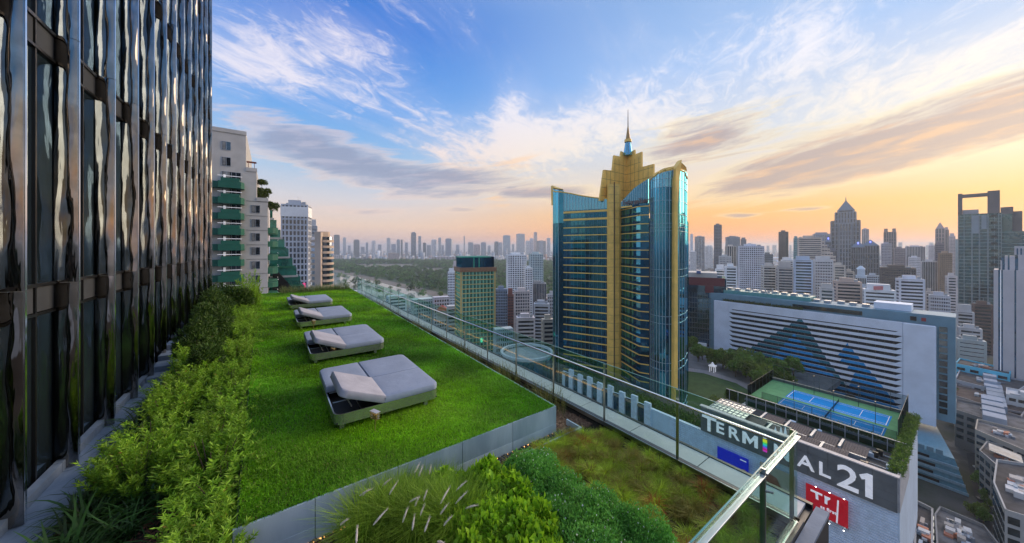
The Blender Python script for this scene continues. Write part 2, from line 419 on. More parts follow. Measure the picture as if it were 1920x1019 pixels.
# grass blades, denser where near
def lawn_blades():
    Ps = []
    for y0, y1, dens in ((4.58, 6.5, 7200), (6.5, 9.5, 4300), (9.5, 14, 2200), (14, 20, 1050), (20, 27, 650)):
        n = int((y1 - y0) * 5 * dens); y = rng.uniform(y0, y1, n); x0 = -.30 - (y - 4.6) * .019
        x = x0 + rng.random(n) * (4.33 + (y - 4.6) * .016 - x0); Ps.append(np.stack([x, y, np.full(n, LZ - .02)], 1))
    P = np.concatenate(Ps); n = len(P)
    big = np.sin(P[:, 0] * .9 + 1.3 * np.sin(P[:, 1] * .55)) * np.cos(P[:, 1] * .8 + P[:, 0] * .6)
    patch = .5 * big + np.sin(P[:, 0] * 2.1 + np.sin(P[:, 1] * 1.3) * 1.7) * np.sin(P[:, 1] * 1.9 + P[:, 0]) * .5 + .5
    clump = np.sin(P[:, 0] * 9 + np.sin(P[:, 1] * 7) * 2) * np.sin(P[:, 1] * 8 + np.cos(P[:, 0] * 6) * 2) * .5 + .5
    far = np.clip((P[:, 1] - 4.6) / 16, 0, 1)
    h = (.032 + .026 * rng.random(n) + .016 * clump) * (1 + .35 * far)
    edgeb = (P[:, 1] < 4.66); h[edgeb] *= 1.1
    w = (.0042 + .004 * rng.random(n)) * (1 + 2.4 * far)
    P[:, 2] += .006 * clump
    azm = 1.2 * np.sin(P[:, 0] * 3 + P[:, 1] * 2.3) + rng.normal(0, 1.4, n)
    g = tints(n, (.14, .36, .006), (.30, .68, .015)) * (.66 + .50 * patch[:, None]).clip(.45, 1.4) * np.stack([1 + .25 * big, np.ones(n), np.ones(n)], 1)
    dry = rng.random(n) < .035; g[dry] = tints(dry.sum(), (.22, .24, .05), (.30, .28, .09))
    return blades_mesh('lawn_grass', P, azm, rng.uniform(.25, 1.1, n), h, w, g, M_grass)
gr = obj('grass', lawn_blades(), kind='stuff'); tag(gr, 'short bright green lawn on the raised roof terrace', 'grass')

# tall wild blades at the far end and along the right-hand strip
def wild(n, xf, yf, hh, cols, lean=(.1, .5), w=.006, nm='tall_grass'):
    P = np.stack([xf(n), yf(n), np.full(n, GZ + .02)], 1)
    return blades_mesh(nm, P, rng.uniform(0, 6.28, n), rng.uniform(*lean, n), rng.uniform(*hh, n), np.full(n, w) * rng.uniform(.7, 1.3, n), tints(n, *cols), M_grass)
o = obj('tall_grass', wild(2600, lambda n: rng.uniform(.5, 4.6, n), lambda n: rng.normal(26.7, .35, n), (.7, 1.15), ((.05, .12, .02), (.30, .32, .12)), w=.014), kind='stuff')
tag(o, 'tall wispy grass at the far end of the lawn', 'grass')
def weedx(n): return rng.normal(4.95, .13, n)
def weedy(n): c = rng.choice(rng.uniform(5, 26, 60), n); return c + rng.normal(0, .10, n)
o = obj('weed_grass', wild(2600, weedx, weedy, (.15, .6), ((.06, .10, .02), (.26, .22, .08)), lean=(.1, .7), w=.007), kind='stuff')
tag(o, 'thin weeds growing in the mulch strip beside the glass balustrade', 'grass')

# mulch: little bark chips
def chips(n, fx, fy, z, L=(.03, .10), cols=((.10, .05, .03), (.30, .19, .12)), thick=.006):
    c = np.stack([fx(n), fy(n), z + rng.random(n) * .02], 1); a = rng.uniform(0, 6.28, n); l = rng.uniform(*L, n) / 2; w = rng.uniform(.004, .012, n); t = rng.normal(0, .25, n)
    d = np.stack([np.cos(a), np.sin(a), t], 1) * l[:, None]; s = np.stack([-np.sin(a), np.cos(a), np.zeros(n)], 1) * w[:, None]; u = np.array([[0, 0, thick]])
    V = np.stack([c - d - s, c - d + s, c + d + s, c + d - s, c + u - d * .9, c + u + d * .9], 1).reshape(-1, 3); i = np.arange(n) * 6
    Fc = np.concatenate([np.stack([i + k for k in f], 1) for f in ((0, 4, 5), (0, 5, 3), (1, 5, 4), (1, 2, 5), (0, 1, 4), (2, 3, 5))])
    return mesh_np('chips', V, Fc, M_mulch, np.concatenate([tints(n, *cols)] * 6))
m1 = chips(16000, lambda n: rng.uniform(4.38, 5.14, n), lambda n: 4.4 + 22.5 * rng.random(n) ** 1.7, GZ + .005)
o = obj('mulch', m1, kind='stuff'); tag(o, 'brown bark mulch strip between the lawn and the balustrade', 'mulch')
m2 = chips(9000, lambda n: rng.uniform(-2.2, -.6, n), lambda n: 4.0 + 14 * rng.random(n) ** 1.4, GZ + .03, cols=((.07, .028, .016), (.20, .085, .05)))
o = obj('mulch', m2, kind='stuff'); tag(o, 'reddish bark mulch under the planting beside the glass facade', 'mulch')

# pebbles
def pebbles(n, fx, fy, z, r, cols, name, label):
    b = bpy.data.meshes.new('t'); import bmesh; bm = bmesh.new(); bmesh.ops.create_icosphere(bm, subdivisions=1, radius=1); bm.to_mesh(b); bm.free()
    v = np.array([list(q.co) for q in b.vertices]); f = np.array([list(p.vertices) for p in b.polygons])
    c = np.stack([fx(n), fy(n), z + rng.random(n) * .03], 1); s = rng.uniform(*r, (n, 1, 1)) * rng.uniform([.7, .7, .45], [1.3, 1.0, .7], (n, 1, 3)) 
    a = rng.uniform(0, 6.28, n); V = v[None] * s * rng.uniform(.85, 1.15, (n, len(v), 1)); ca, sa = np.cos(a)[:, None], np.sin(a)[:, None]
    V = np.stack([V[..., 0] * ca - V[..., 1] * sa, V[..., 0] * sa + V[..., 1] * ca, V[..., 2]], -1) + c[:, None]
    Fc = (f[None] + (np.arange(n) * len(v))[:, None, None]).reshape(-1, 3)
    o = obj(name, mesh_np(name, V.reshape(-1, 3), Fc, M_peb, np.repeat(tints(n, *cols), len(f), 0), smooth=True), kind='stuff'); return tag(o, label, 'gravel')
pebbles(2600, lambda n: rng.uniform(1.9, 4.66, n), lambda n: rng.uniform(4.33, 4.56, n), GZ + .02, (.014, .03), ((.008, .010, .014), (.06, .07, .085)), 'gravel', 'black pebbles in the narrow strip at the foot of the lawn edging')
pebbles(2600, lambda n: rng.uniform(-.4, 2.2, n), lambda n: rng.uniform(3.7, 4.56, n), GZ + .02, (.014, .03), ((.03, .025, .02), (.22, .15, .09)), 'gravel', 'brown and grey pebbles beside the lawn edging near the fountain grass')
k = thing('planter_kerb', 'low zinc kerb boxing in the black pebbles', 'kerb', (0, 0, GZ))
MB().box(3.3, 4.74, 4.28, 4.31, 0, .13).build('front_panel', M_plinth, k); MB().box(4.71, 4.74, 4.313, 4.66, 0, .13).build('end_panel', M_plinth, k)

# ------------------------------------------------------------------ daybeds
def rounded(x0, x1, y0, y1, r, corners=(1, 1, 1, 1), n=5):
    P = []
    for i, (cx, cy, a0) in enumerate(((x1 - r, y0 + r, -90), (x1 - r, y1 - r, 0), (x0 + r, y1 - r, 90), (x0 + r, y0 + r, 180))):
        if corners[i]:
            for k in range(n + 1): a = R(a0 + 90 * k / n); P.append((cx + r * math.cos(a), cy + r * math.sin(a)))
        else: P.append(((x1, y0), (x1, y1), (x0, y1), (x0, y0))[i])
    return P
def cushion(x0, x1, y0, y1, z0, z1, corners, r=.13):
    """padded cushion: rounded plan, softened top edge, slightly domed"""
    mb = MB(); P = rounded(x0, x1, y0, y1, r, corners); n = len(P); cx, cy = (x0 + x1) / 2, (y0 + y1) / 2
    rings = []
    for z, ins in ((z0, .012), (z0 + .015, 0), (z1 - .03, 0), (z1 - .008, .012), (z1, .035), (z1 + .006, .12), (z1 + .009, .24)):
        ring = []
        for p in P:
            dx = max(-1, min(1, (p[0] - cx) / ((x1 - x0) / 2))); dy = max(-1, min(1, (p[1] - cy) / ((y1 - y0) / 2)))
            ring.append((p[0] - dx * min(ins, .8 * (x1 - x0) / 2), p[1] - dy * min(ins, .8 * (y1 - y0) / 2), z))
        rings.append(ring)
    vs = [v for r_ in rings for v in r_]; fs = [tuple(range(n - 1, -1, -1))]
    for k in range(len(rings) - 1):
        for i in range(n): fs.append((k * n + i, k * n + (i + 1) % n, (k + 1) * n + (i + 1) % n, (k + 1) * n + i))
    fs.append(tuple(range((len(rings) - 1) * n, len(rings) * n))); mb.add(vs, fs); return mb
def smooth(o, ang=40):
    for p in o.data.polygons: p.use_smooth = True
    m_ = o.modifiers.new('s', 'EDGE_SPLIT'); m_.split_angle = R(ang); return o
XM, YM, X0, X1, Y0, Y1 = .78, 1.06, 0.0, 1.80, 0.0, 2.20    # bed plan: origin at its near left corner
bed = thing('daybed', 'nearest large daybed with one half of its headrest propped up', 'daybed', (.82, 6.02, LZ), 0, 'grey double daybeds in a row on the lawn')
fr = MB(); Pf = rounded(X0, X1, Y0, Y1, .14); n = len(Pf)
Pi = rounded(X0 + .02, X1 - .02, Y0 + .02, Y1 - .02, .12)
vs = [(p[0], p[1], z) for z, Q in ((.10, Pf), (.27, Pf), (.27, Pi), (.10, Pi)) for p in Q]
fs = [(a * n + i, a * n + (i + 1) % n, ((a + 1) % 4) * n + (i + 1) % n, ((a + 1) % 4) * n + i) for a in range(4) for i in range(n)]
fr.add(vs, fs).build('frame', M_frame, bed)
MB().box(.03, X1 - .03, .03, Y1 - .03, .11, .13).build('base_board', M_under, bed)
for lx, ly in ((.12, .10), (1.55, .06), (.12, 2.05), (1.55, 2.10)):
    piece('leg', M_frame, bed, (lx, ly, .05), (.07, .07, .10))
sl = MB(); sl.tube((.05, .55, .265), (XM, .55, .265), .012); sl.tube((.06, YM, .25), (XM, YM, .25), .012); sl.tube((.42, .04, .24), (.42, YM, .24), .01)
sl.build('support_rail', M_steel, bed)
smooth(cushion(XM + .006, X1, Y0, YM - .003, .265, .385, (1, 0, 0, 0)).build('cushion', M_fab, bed))
smooth(cushion(XM + .006, X1, YM + .003, Y1, .265, .385, (0, 1, 0, 0)).build('cushion', M_fab, bed))
smooth(cushion(X0, XM - .006, YM + .003, Y1, .265, .385, (0, 0, 1, 0)).build('cushion', M_fab, bed))
hd = smooth(cushion(-XM + .006, -.006, Y0, YM - .02, 0, .135, (0, 0, 0, 1)).build('raised_headrest', M_fab3, bed, loc=(XM, 0, .262)))
hd.rotation_euler = (0, R(22), 0); hd['label'] = 'propped up quarter of the mattress, coloured paler as if sunlit'
for yy in (.25, .8):
    MB().tube((.30, yy, .25), (.22, yy, .42), .011).build('headrest_strut', M_steel, bed)
beds = [('second daybed from the front, with a small lamp beside it and its headrest propped up', (.80, 9.85, LZ), 0.0, None),
        ('third daybed from the front, between the second one and the farthest', (.76, 14.35, LZ), 0.01, None),
        ('farthest daybed, close to the end of the lawn', (.68, 18.9, LZ), 0.02, None)]
for lb, loc, rz, _ in beds:
    c_ = copy_tree(bed, loc, rz, lb); c_.scale = (1.02, 1.06, 1)

# garden lamps: brass post with a louvred box head
lamp = thing('garden_lamp', 'small brass louvred lamp on a stake before the nearest daybed', 'garden lamp', (1.36, 5.66, LZ), R(22), 'brass lamps on the lawn')
MB().tube((0, 0, 0), (0, 0, .22), .009).build('post', M_gold, lamp)
hb = MB().box(-.04, .04, -.085, .085, .335, .345)
hb.build('head_cap', mat('lamp_cap', (.62, .55, .50), .35, .5), lamp)
for z_ in (.225, .262, .298):
    MB().box(-.036, .036, -.08, .08, z_, z_ + .009).build('louvre', M_gold, lamp)
for sx in (-.030, .030):
    for sy in (-.072, .072): MB().tube((sx, sy, .22), (sx, sy, .336), .004, n=6).build('corner_rod', M_gold, lamp)
MB().box(-.02, .02, -.05, .05, .308, .33).build('glow_plate', M_lampglow, lamp)
for lb, u, v in (('small brass lamp on the lawn before the second daybed', 625, 675), ('small brass lamp on the lawn before the third daybed', 588, 618), ('small brass lamp on the lawn before the farthest daybed', 566, 576)):
    p = onz(u, v, LZ); copy_tree(lamp, (p.x, p.y, LZ), None, lb)

# ------------------------------------------------------------------ glass balustrade and its coping
M_pane = clearglass('balustrade_glass', (.80, .93, .92))
M_paneedge = mat('glass_edge', (.10, .32, .30), .2, 0, .1, 3)
M_tile = mat('coping_tile', (.44, .46, .47), .6, 0, .08, 1.5, col2=(.54, .55, .55), bump=.05)
bal = thing('glass_balustrade', 'long glass balustrade with steel posts and handrail along the lawn', 'balustrade', (5.20, 0, H - 3.38))
py_ = [1.27 + 1.42 * k for k in range(19)]
for y in py_:
    MB().box(-.022, -.008, y - .022, y + .022, 0, 1.14).build('post', M_steel, bal, bevel=.002)
for a, b in zip(py_[:-1], py_[1:]):
    piece('glass_pane', M_pane, bal, (.008, (a + b) / 2, .60), (.012, b - a - .012, 1.08))
    piece('pane_top_edge', M_paneedge, bal, (.008, (a + b) / 2, 1.143), (.014, b - a - .012, .006))
MB().tube((-.085, 1.32, .965), (-.085, 26.85, .965), .019, n=10).build('handrail', mat('polished_steel', (.75, .76, .78), .12, 1.0, .03), bal)
for y in py_: MB().tube((-.022, y, .92), (-.085, y, .95), .006, n=6).build('handrail_bracket', M_steel, bal)
MB().box(-.045, .05, 1.2, 26.9, -.05, .05).build('base_channel', M_steel_dark, bal, bevel=.004)
MB().box(-.06, -.047, 1.2, 26.9, -.02, .058).build('channel_trim', M_steel, bal)
cop = thing('coping', 'pale coping tiles on the parapet outside the long glass balustrade', 'coping', (5.28, 0, H - 3.40))
yy = 1.26
while yy < 28:
    piece('tile', M_tile, cop, (.24, yy + .6, -.02), (.46, 1.19, .04)); yy += 1.205
MB().box(0, .52, 1.2, 28.1, -.9, -.045).build('parapet_core', M_steel_dark, cop)
MB().box(.475, .53, 1.2, 28.1, -.06, .012).build('outer_gutter', M_steel_dark, cop)
# return of the balustrade towards the camera side
bal2 = thing('glass_balustrade', 'short glass balustrade with a broad steel top rail crossing the near corner', 'balustrade', (0, 1.22, H - 3.38))
px_ = [2.55, 4.02, 5.19]
MB().box(2.5, 5.16, -.012, .002, .05, .06).build('base_trim', M_steel, bal2)
for a, b in zip(px_[:-1], px_[1:]):
    piece('glass_pane', M_pane, bal2, ((a + b) / 2, 0, .60), (b - a - .03, .012, 1.08))
    MB().box(a + .02, b - .02, -.040, .01, 1.085, 1.10).build('top_rail', mat('pale_rail', (.48, .56, .58), .25, .6, .05), bal2, bevel=.003)
    piece('pane_top_edge', M_paneedge, bal2, ((a + b) / 2, .012, 1.146), (b - a - .03, .012, .008))
for x in px_[:2]: MB().box(x - .012, x + .012, -.03, .02, 0, 1.15).build('post', M_steel, bal2, bevel=.002)
MB().tube((4.02, -.02, .93), (4.02, -.09, .95), .012).build('rail_clamp', M_steel, bal2)
MB().box(2.5, 5.25, -.05, .05, -.05, .05).build('base_channel', M_steel_dark, bal2)
cop2 = thing('coping', 'grey stone coping of the dark parapet wall at the near corner', 'coping', (0, 1.10, H - 3.41))
for a, b in ((2.6, 3.7), (3.71, 4.8), (4.81, 5.78)):
    piece('tile', M_stone, cop2, ((a + b) / 2, .0, 0), (b - a - .006, .13, .04))
MB().box(2.5, 5.79, -.055, .055, -1.6, -.022).build('wall', mat('dark_parapet_wall', (.035, .038, .045), .5, .2), cop2)
dk = MB().box(2.5, 5.28, -3.9, .8, H - 4.1, H - 3.9).build('side_terrace_floor', M_conc, kind='structure')

# ------------------------------------------------------------------ curtain wall with polished fins
M_fglass = glassmat('tinted_facade_glass', (.045, .075, .10), refl=.60, gloss=(.46, .62, .78), rough=.008, wav=.015, wscale=.7, var=.2)
M_fin = None
def finmat():
    m = bpy.data.materials.new('polished_fin_steel'); m.use_nodes = True; nt = m.node_tree; q = N(nt); b = nt.nodes['Principled BSDF']
    b.inputs['Base Color'].default_value = (.58, .60, .62, 1); b.inputs['Metallic'].default_value = 1; b.inputs['Roughness'].default_value = .05
    pos = q.node('ShaderNodeNewGeometry').outputs['Position']; p = q.vm('MULTIPLY', pos, (9.0, 1.0, 1.3))
    bn = q.node('ShaderNodeBump'); bn.inputs['Strength'].default_value = .5; bn.inputs['Distance'].default_value = .022
    nt.links.new(q.noise(p, 1.0, 2, .45, .4), bn.inputs['Height']); nt.links.new(bn.outputs[0], b.inputs['Normal'])
    nt.links.new(q.mix(q.mapr(q.noise(pos, 3, 6), .4, .7), (.22, .205, .19), (.32, .30, .285)), b.inputs['Base Color'])
    return m
M_fin = finmat()
M_finb = mat('fin_return', (.10, .105, .11), .12, 1.0, .1, 2)
M_span = mat('grey_spandrel', (.045, .052, .062), .8, 0, .12, 1.5, spec=.1)
M_mull = mat('dark_mullion', (.018, .02, .022), .3, .6)
GX = -2.75
fac = thing('glass_tower', 'dark glass tower wall with polished wavy steel fins beside the hedge', 'building', (GX, 0, H))
MB().box(-12, -.08, 3.4, 23.2, -3.6, 32).build('wall_core', mat('core_dark', (.03, .03, .035), .7), fac)
fy = [4.22, 5.58, 6.94, 8.37, 9.86, 11.27, 12.55, 13.8, 15.0, 16.2, 17.45, 18.8, 20.1, 21.4, 22.9]
lv = [-3.45, -.54, 3.30, 7.14, 10.98, 14.82, 18.66, 22.5, 26.34, 30.2]
def fin_mesh(z0, z1, seed, last=False):
    """standing sheet, S-shaped in plan, softly dented up its height"""
    r_ = np.random.default_rng(seed); nu, nv = 12, 30; V = []; 
    a1, a2, a3 = r_.uniform(0, 6, 3)
    for j in range(nv + 1):
        z = z0 + .004 + (z1 - z0 - .008) * j / nv
        for i in range(nu + 1):
            s_ = i / nu; x = .25 * s_
            y = -.055 * math.sin(s_ * math.pi * .9) * (1 + .3 * math.sin(z * .9 + a1)) - .03 * s_
            y += (.006 * math.sin(z * 2.3 + a1 + s_ * 3) + .005 * math.sin(z * 4.9 + a2 - s_ * 5) + .0025 * math.sin(z * 9.1 + a3)) * math.sin(s_ * math.pi)
            V.append((x, y, z))
    n1 = len(V); V2 = [(x, y + .035, z) for x, y, z in V]; V += V2; Fs = []; w = nu + 1
    for j in range(nv):
        for i in range(nu):
            a = j * w + i; Fs.append((a, a + 1, a + w + 1, a + w)); Fs.append((n1 + a, n1 + a + w, n1 + a + w + 1, n1 + a + 1))
        a = j * w + nu; Fs.append((a, n1 + a, n1 + a + w, a + w))
    for i in range(nu): Fs.append((i, n1 + i, n1 + i + 1, i + 1)); a = nv * w + i; Fs.append((a, a + 1, n1 + a + 1, n1 + a))
    me = mesh_np('fin', np.array(V), np.array(Fs), M_fin, smooth=True); return me
finm = {}
for k, y in enumerate(fy):
    for j in range(len(lv) - 1):
        key = (j, (k * 3 + j) % 4)
        if key not in finm: finm[key] = fin_mesh(lv[j], lv[j + 1], key[0] * 7 + key[1])
        o = obj('fin', finm[key], fac, (0, y, 0)); e = o.modifiers.new('s', 'EDGE_SPLIT'); e.split_angle = R(50)
        piece('fin_edge', mat('fin_nose', (.80, .82, .84), .10, 1.0, .03), fac, (.255, y - .012, (lv[j] + lv[j + 1]) / 2), (.012, .036, lv[j + 1] - lv[j] - .01))
    piece('mullion', M_mull, fac, (.0, y + .06, 13.4), (.09, .05, 33.6))
for a, b in zip(fy[:-1], fy[1:]):
    for j in range(len(lv) - 1):
        z0, z1 = lv[j], lv[j + 1]; zs = z1 - .42
        w0, w1 = a + .09, b + .03
        ym = w0 + (w1 - w0) * .58
        for p0, p1 in ((w0, ym - .02), (ym + .02, w1)):
            piece('pane', M_fglass, fac, (-.02 + rng.normal(0, .002), (p0 + p1) / 2, (z0 + zs) / 2), (.02, p1 - p0, zs - z0 - .05), rz=rng.normal(0, .0035))
        piece('spandrel', M_span, fac, (-.012, (w0 + w1) / 2, (zs + z1) / 2), (.03, w1 - w0, .36))
        piece('transom', M_mull, fac, (.006, (w0 + w1) / 2, z1), (.05, w1 - w0, .05)); piece('transom', M_mull, fac, (.006, (w0 + w1) / 2, zs), (.05, w1 - w0, .04))
    for j in range(1):
        piece('thin_mullion', M_mull, fac, (.0, a + .09 + (b - a - .06) * .58, 13.4), (.05, .035, 33.6))
# stone ledge at the foot of the facade, with the block steps
led = thing('stone_ledge', 'blue grey stone ledge at the foot of the glass facade', 'ledge', (0, 0, H - 3.6))
y = 3.4
while y < 23:
    piece('stone', M_stone, led, (-2.42, y + .6, .10), (.56, 1.19, .09)); piece('riser', M_stone, led, (-2.66, y + .6, .20), (.10, 1.19, .18)); y += 1.2
bs = thing('stone_step', 'blue grey stone block steps between the facade and the dark bushes', 'step', (-2.4, 12.3, H - 3.5))
for i_, (yy, zz) in enumerate(((.0, .16), (.5, .30), (1.1, .44), (1.8, .58))): MB().box(-.2, .75, yy, yy + .62, 0, zz).build('step_block', M_stone, bs, bevel=.01)

# ------------------------------------------------------------------ planting
def bush_mesh(name, rx, rz, n, ln, wd, c0, c1, seed, lobes=9, up=.35, shell=.5, flowers=0):
    global rng
    rng = np.random.default_rng(seed)
    C = []; 
    for k in range(lobes):
        a = rng.uniform(0, 6.28); r = rx * .66 * rng.random() ** .5
        C.append((math.cos(a) * r, math.sin(a) * r, rz * rng.uniform(.25, .78), rng.uniform(.30, .50) * rx * 1.1))
    C = np.array(C); id_ = rng.integers(0, lobes, n); d = sph(n); d[:, 2] = np.abs(d[:, 2]) * 1.1 - .35; d /= np.linalg.norm(d, axis=1)[:, None]
    rad = C[id_, 3] * (shell + (1 - shell) * rng.random(n) ** .5)
    P = C[id_, :3] + d * rad[:, None] * np.array([1, 1, 1.25]); P[:, 2] = np.maximum(P[:, 2], .02)
    D = d * .5 + sph(n) * .75 + np.array([0, 0, up]); D /= np.linalg.norm(D, axis=1)[:, None]
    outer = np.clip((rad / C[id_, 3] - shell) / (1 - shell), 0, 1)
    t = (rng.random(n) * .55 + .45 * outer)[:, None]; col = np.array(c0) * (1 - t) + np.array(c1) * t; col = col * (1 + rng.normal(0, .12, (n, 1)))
    L = rng.uniform(.7, 1.3, n) * ln; Wd = rng.uniform(.8, 1.2, n) * wd
    if flowers:
        fl = (outer > .8) & (d[:, 2] > .1) & (rng.random(n) < flowers); col[fl] = (.78, .80, .80); Wd[fl] = ln * .7; L[fl] = ln * .6
    return leaves_mesh(name, P, D, L, Wd, col.clip(.004, .9), M_leaf)
def stem_mesh(rx, rz, n=7):
    mb = MB()
    for k in range(n):
        a = rng.uniform(0, 6.28); b = Vector((math.cos(a) * rx * .5, math.sin(a) * rx * .5, rz * .75)); mb.tube((b.x * .1, b.y * .1, -.05), b * .55, .012, .008, 5); mb.tube(b * .55, b, .008, .004, 5)
    return mb.mesh('stems', M_bark)
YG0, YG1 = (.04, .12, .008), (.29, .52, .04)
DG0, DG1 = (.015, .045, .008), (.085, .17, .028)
def spray_mesh(name, seed, shoots=95, per=85):
    """loose upright shrub: many arching shoots, narrow leaves set along each of them"""
    global rng
    rng = np.random.default_rng(seed); a = rng.uniform(0, 6.28, shoots); r0 = .30 * rng.random(shoots) ** .6; out = rng.uniform(.05, .34, shoots); top = rng.uniform(.45, 1.12, shoots) * (1 - .35 * r0 / .3)
    i = np.repeat(np.arange(shoots), per); n = len(i); s = rng.random(n) ** .75
    rad = r0[i] + out[i] * s ** 1.5; P = np.stack([np.cos(a[i]) * rad, np.sin(a[i]) * rad, top[i] * s + .03], 1)
    th = rng.uniform(0, 6.28, n); D = np.stack([np.cos(th), np.sin(th), rng.uniform(.25, 1.3, n)], 1) + np.stack([np.cos(a[i]), np.sin(a[i]), np.zeros(n)], 1) * .35
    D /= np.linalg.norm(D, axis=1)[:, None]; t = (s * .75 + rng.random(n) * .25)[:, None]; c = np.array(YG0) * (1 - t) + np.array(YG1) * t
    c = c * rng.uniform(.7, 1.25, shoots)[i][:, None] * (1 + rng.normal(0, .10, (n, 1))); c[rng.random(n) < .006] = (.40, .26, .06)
    return leaves_mesh(name, P, D, rng.uniform(.05, .095, n), rng.uniform(.013, .022, n), c.clip(.004, .9), M_leaf)
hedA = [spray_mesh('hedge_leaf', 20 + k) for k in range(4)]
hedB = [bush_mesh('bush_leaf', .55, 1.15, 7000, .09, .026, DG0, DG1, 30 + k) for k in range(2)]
stem_ = stem_mesh(.5, 1.0)
stem_low = stem_mesh(.32, .36)
def put_bush(meshes, i, x, y, s, hz, name, label, cat, group=None, z=GZ):
    t = thing(name, label, cat, (x, y, z), rng.uniform(0, 6.28), group)
    t.scale = (s, s, hz); obj('foliage', meshes[i % len(meshes)], t); obj('stem', stem_low if 'near bed' in (group or '') else stem_, t); return t
HL = 'bright green narrow-leaved shrub in the hedge between lawn and facade'
rr = np.random.default_rng(5)
k = 0
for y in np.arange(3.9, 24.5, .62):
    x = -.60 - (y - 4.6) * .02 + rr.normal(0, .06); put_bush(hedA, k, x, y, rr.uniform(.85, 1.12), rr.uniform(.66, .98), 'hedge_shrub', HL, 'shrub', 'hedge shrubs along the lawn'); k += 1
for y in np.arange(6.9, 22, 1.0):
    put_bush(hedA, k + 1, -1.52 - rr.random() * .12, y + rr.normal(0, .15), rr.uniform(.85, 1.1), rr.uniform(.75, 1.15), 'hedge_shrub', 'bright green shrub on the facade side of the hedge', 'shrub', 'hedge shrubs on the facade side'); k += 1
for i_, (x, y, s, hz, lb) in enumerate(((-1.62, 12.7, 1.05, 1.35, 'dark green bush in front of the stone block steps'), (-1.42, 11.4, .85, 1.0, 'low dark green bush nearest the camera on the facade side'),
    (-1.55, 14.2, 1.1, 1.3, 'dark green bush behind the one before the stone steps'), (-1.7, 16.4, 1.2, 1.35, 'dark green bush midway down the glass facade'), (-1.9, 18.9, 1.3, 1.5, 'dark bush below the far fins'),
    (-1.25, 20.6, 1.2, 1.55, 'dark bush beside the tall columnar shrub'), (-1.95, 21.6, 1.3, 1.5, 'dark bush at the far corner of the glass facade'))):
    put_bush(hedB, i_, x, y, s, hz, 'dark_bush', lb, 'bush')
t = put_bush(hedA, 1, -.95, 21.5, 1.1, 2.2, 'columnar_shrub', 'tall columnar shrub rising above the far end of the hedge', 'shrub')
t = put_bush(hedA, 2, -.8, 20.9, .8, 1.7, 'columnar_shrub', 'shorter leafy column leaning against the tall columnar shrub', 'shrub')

# strap-leaved plants at the foot of the ledge
def strap_mesh(seed):
    r_ = np.random.default_rng(seed); n = 60; P = np.zeros((n, 3)); P[:, :2] = r_.normal(0, .05, (n, 2)); a = r_.uniform(0, 6.28, n)
    V = []; Fs = []; T = []
    for i in range(n):
        L = r_.uniform(.30, .55); w = r_.uniform(.010, .017); ln = r_.uniform(.4, 1.5); c = np.array([math.cos(a[i]), math.sin(a[i])]); sd = np.array([-c[1], c[0]]); o_ = len(V)
        for j in range(6):
            s_ = j / 5; ang = ln * s_; rr_ = L * s_ * math.sin(min(1.6, .25 + ang)); z = L * s_ * math.cos(min(2.0, .25 + ang)) + .0; ww = w * (1 - s_ ** 2 * .95)
            p = P[i, :2] + c * rr_; V += [(p[0] - sd[0] * ww, p[1] - sd[1] * ww, z), (p[0] + sd[0] * ww, p[1] + sd[1] * ww, z)]
        for j in range(5): Fs.append((o_ + 2 * j, o_ + 2 * j + 1, o_ + 2 * j + 3, o_ + 2 * j + 2))
        T += [tuple(np.array((.022, .065, .012)) * r_.uniform(.6, 2.3))] * 5
    return mesh_np('strap_leaf', np.array(V), np.array(Fs), M_leaf, np.array(T))
sm = [strap_mesh(k) for k in range(3)]
for k in range(46):
    y = 3.6 + 8.2 * (k / 46); x = rr.uniform(-2.12, -1.75)
    if k % 2: x = rr.uniform(-1.7, -1.25)
    o = obj('strap_plant', sm[k % 3], None, (x, y, GZ), rr.uniform(0, 6.28), scale=[rr.uniform(1.0, 1.45)] * 3)
    tag(o, 'dark green strap-leaved plant in the bed beside the facade ledge', 'plant', 'strap-leaved plants along the ledge')
# low weeds along the lawn-hedge border
# fountain grass with pale plumes
def fountain(seed, n=1300, hh=(.45, .85), spread=.26):
    global rng
    rng = np.random.default_rng(seed); a = rng.uniform(0, 6.28, n); r = spread * rng.random(n) ** .6
    P = np.stack([np.cos(a) * r, np.sin(a) * r, np.zeros(n)], 1)
    return blades_mesh('fountain_blades', P, a + rng.normal(0, .5, n), rng.uniform(.1, .75, n), rng.uniform(*hh, n), rng.uniform(.004, .008, n), tints(n, (.09, .20, .012), (.36, .56, .06)), M_grass, curve=.6)
fm = [fountain(61), fountain(62), fountain(63, hh=(.3, .6))]
def plume(par, base, tip):
    d = (tip - base); m_ = MB(); m_.tube((0, 0, 0), base, .0022, .0015, 5); m_.build('stalk', M_grass_stalk, par)
    mb = MB(); n = 8; prof = [(0, .004), (.12, .009), (.4, .0105), (.75, .007), (1, .001)]; q = base
    for (s0, r0), (s1, r1) in zip(prof[:-1], prof[1:]): mb.tube(base + d * s0 + Vector((0, 0, -.03 * s0 * s0)), base + d * s1 + Vector((0, 0, -.03 * s1 * s1)), r0, r1, n)
    for i in range(150):
        s_ = random.random(); c = base + d * s_ + Vector((0, 0, -.03 * s_ * s_)); v_ = Vector(np.array(sph(1)[0])) * .012 + d.normalized() * .018
        w_ = v_.cross(Vector(np.array(sph(1)[0]))).normalized() * .0012; mb.add([c + v_ * .4, c + v_ + w_, c + v_ * 1.3], [(0, 1, 2)])
    mb.build('plume', M_plume, par)
M_grass_stalk = mat('grass_stalk', (.20, .24, .07), .7)
fg_spots = [(688, 1010, 0), (740, 985, 1), (790, 1000, 0), (842, 985, 1), (770, 950, 2), (815, 935, 2), (865, 1010, 0), (720, 930, 2), (905, 985, 2)]
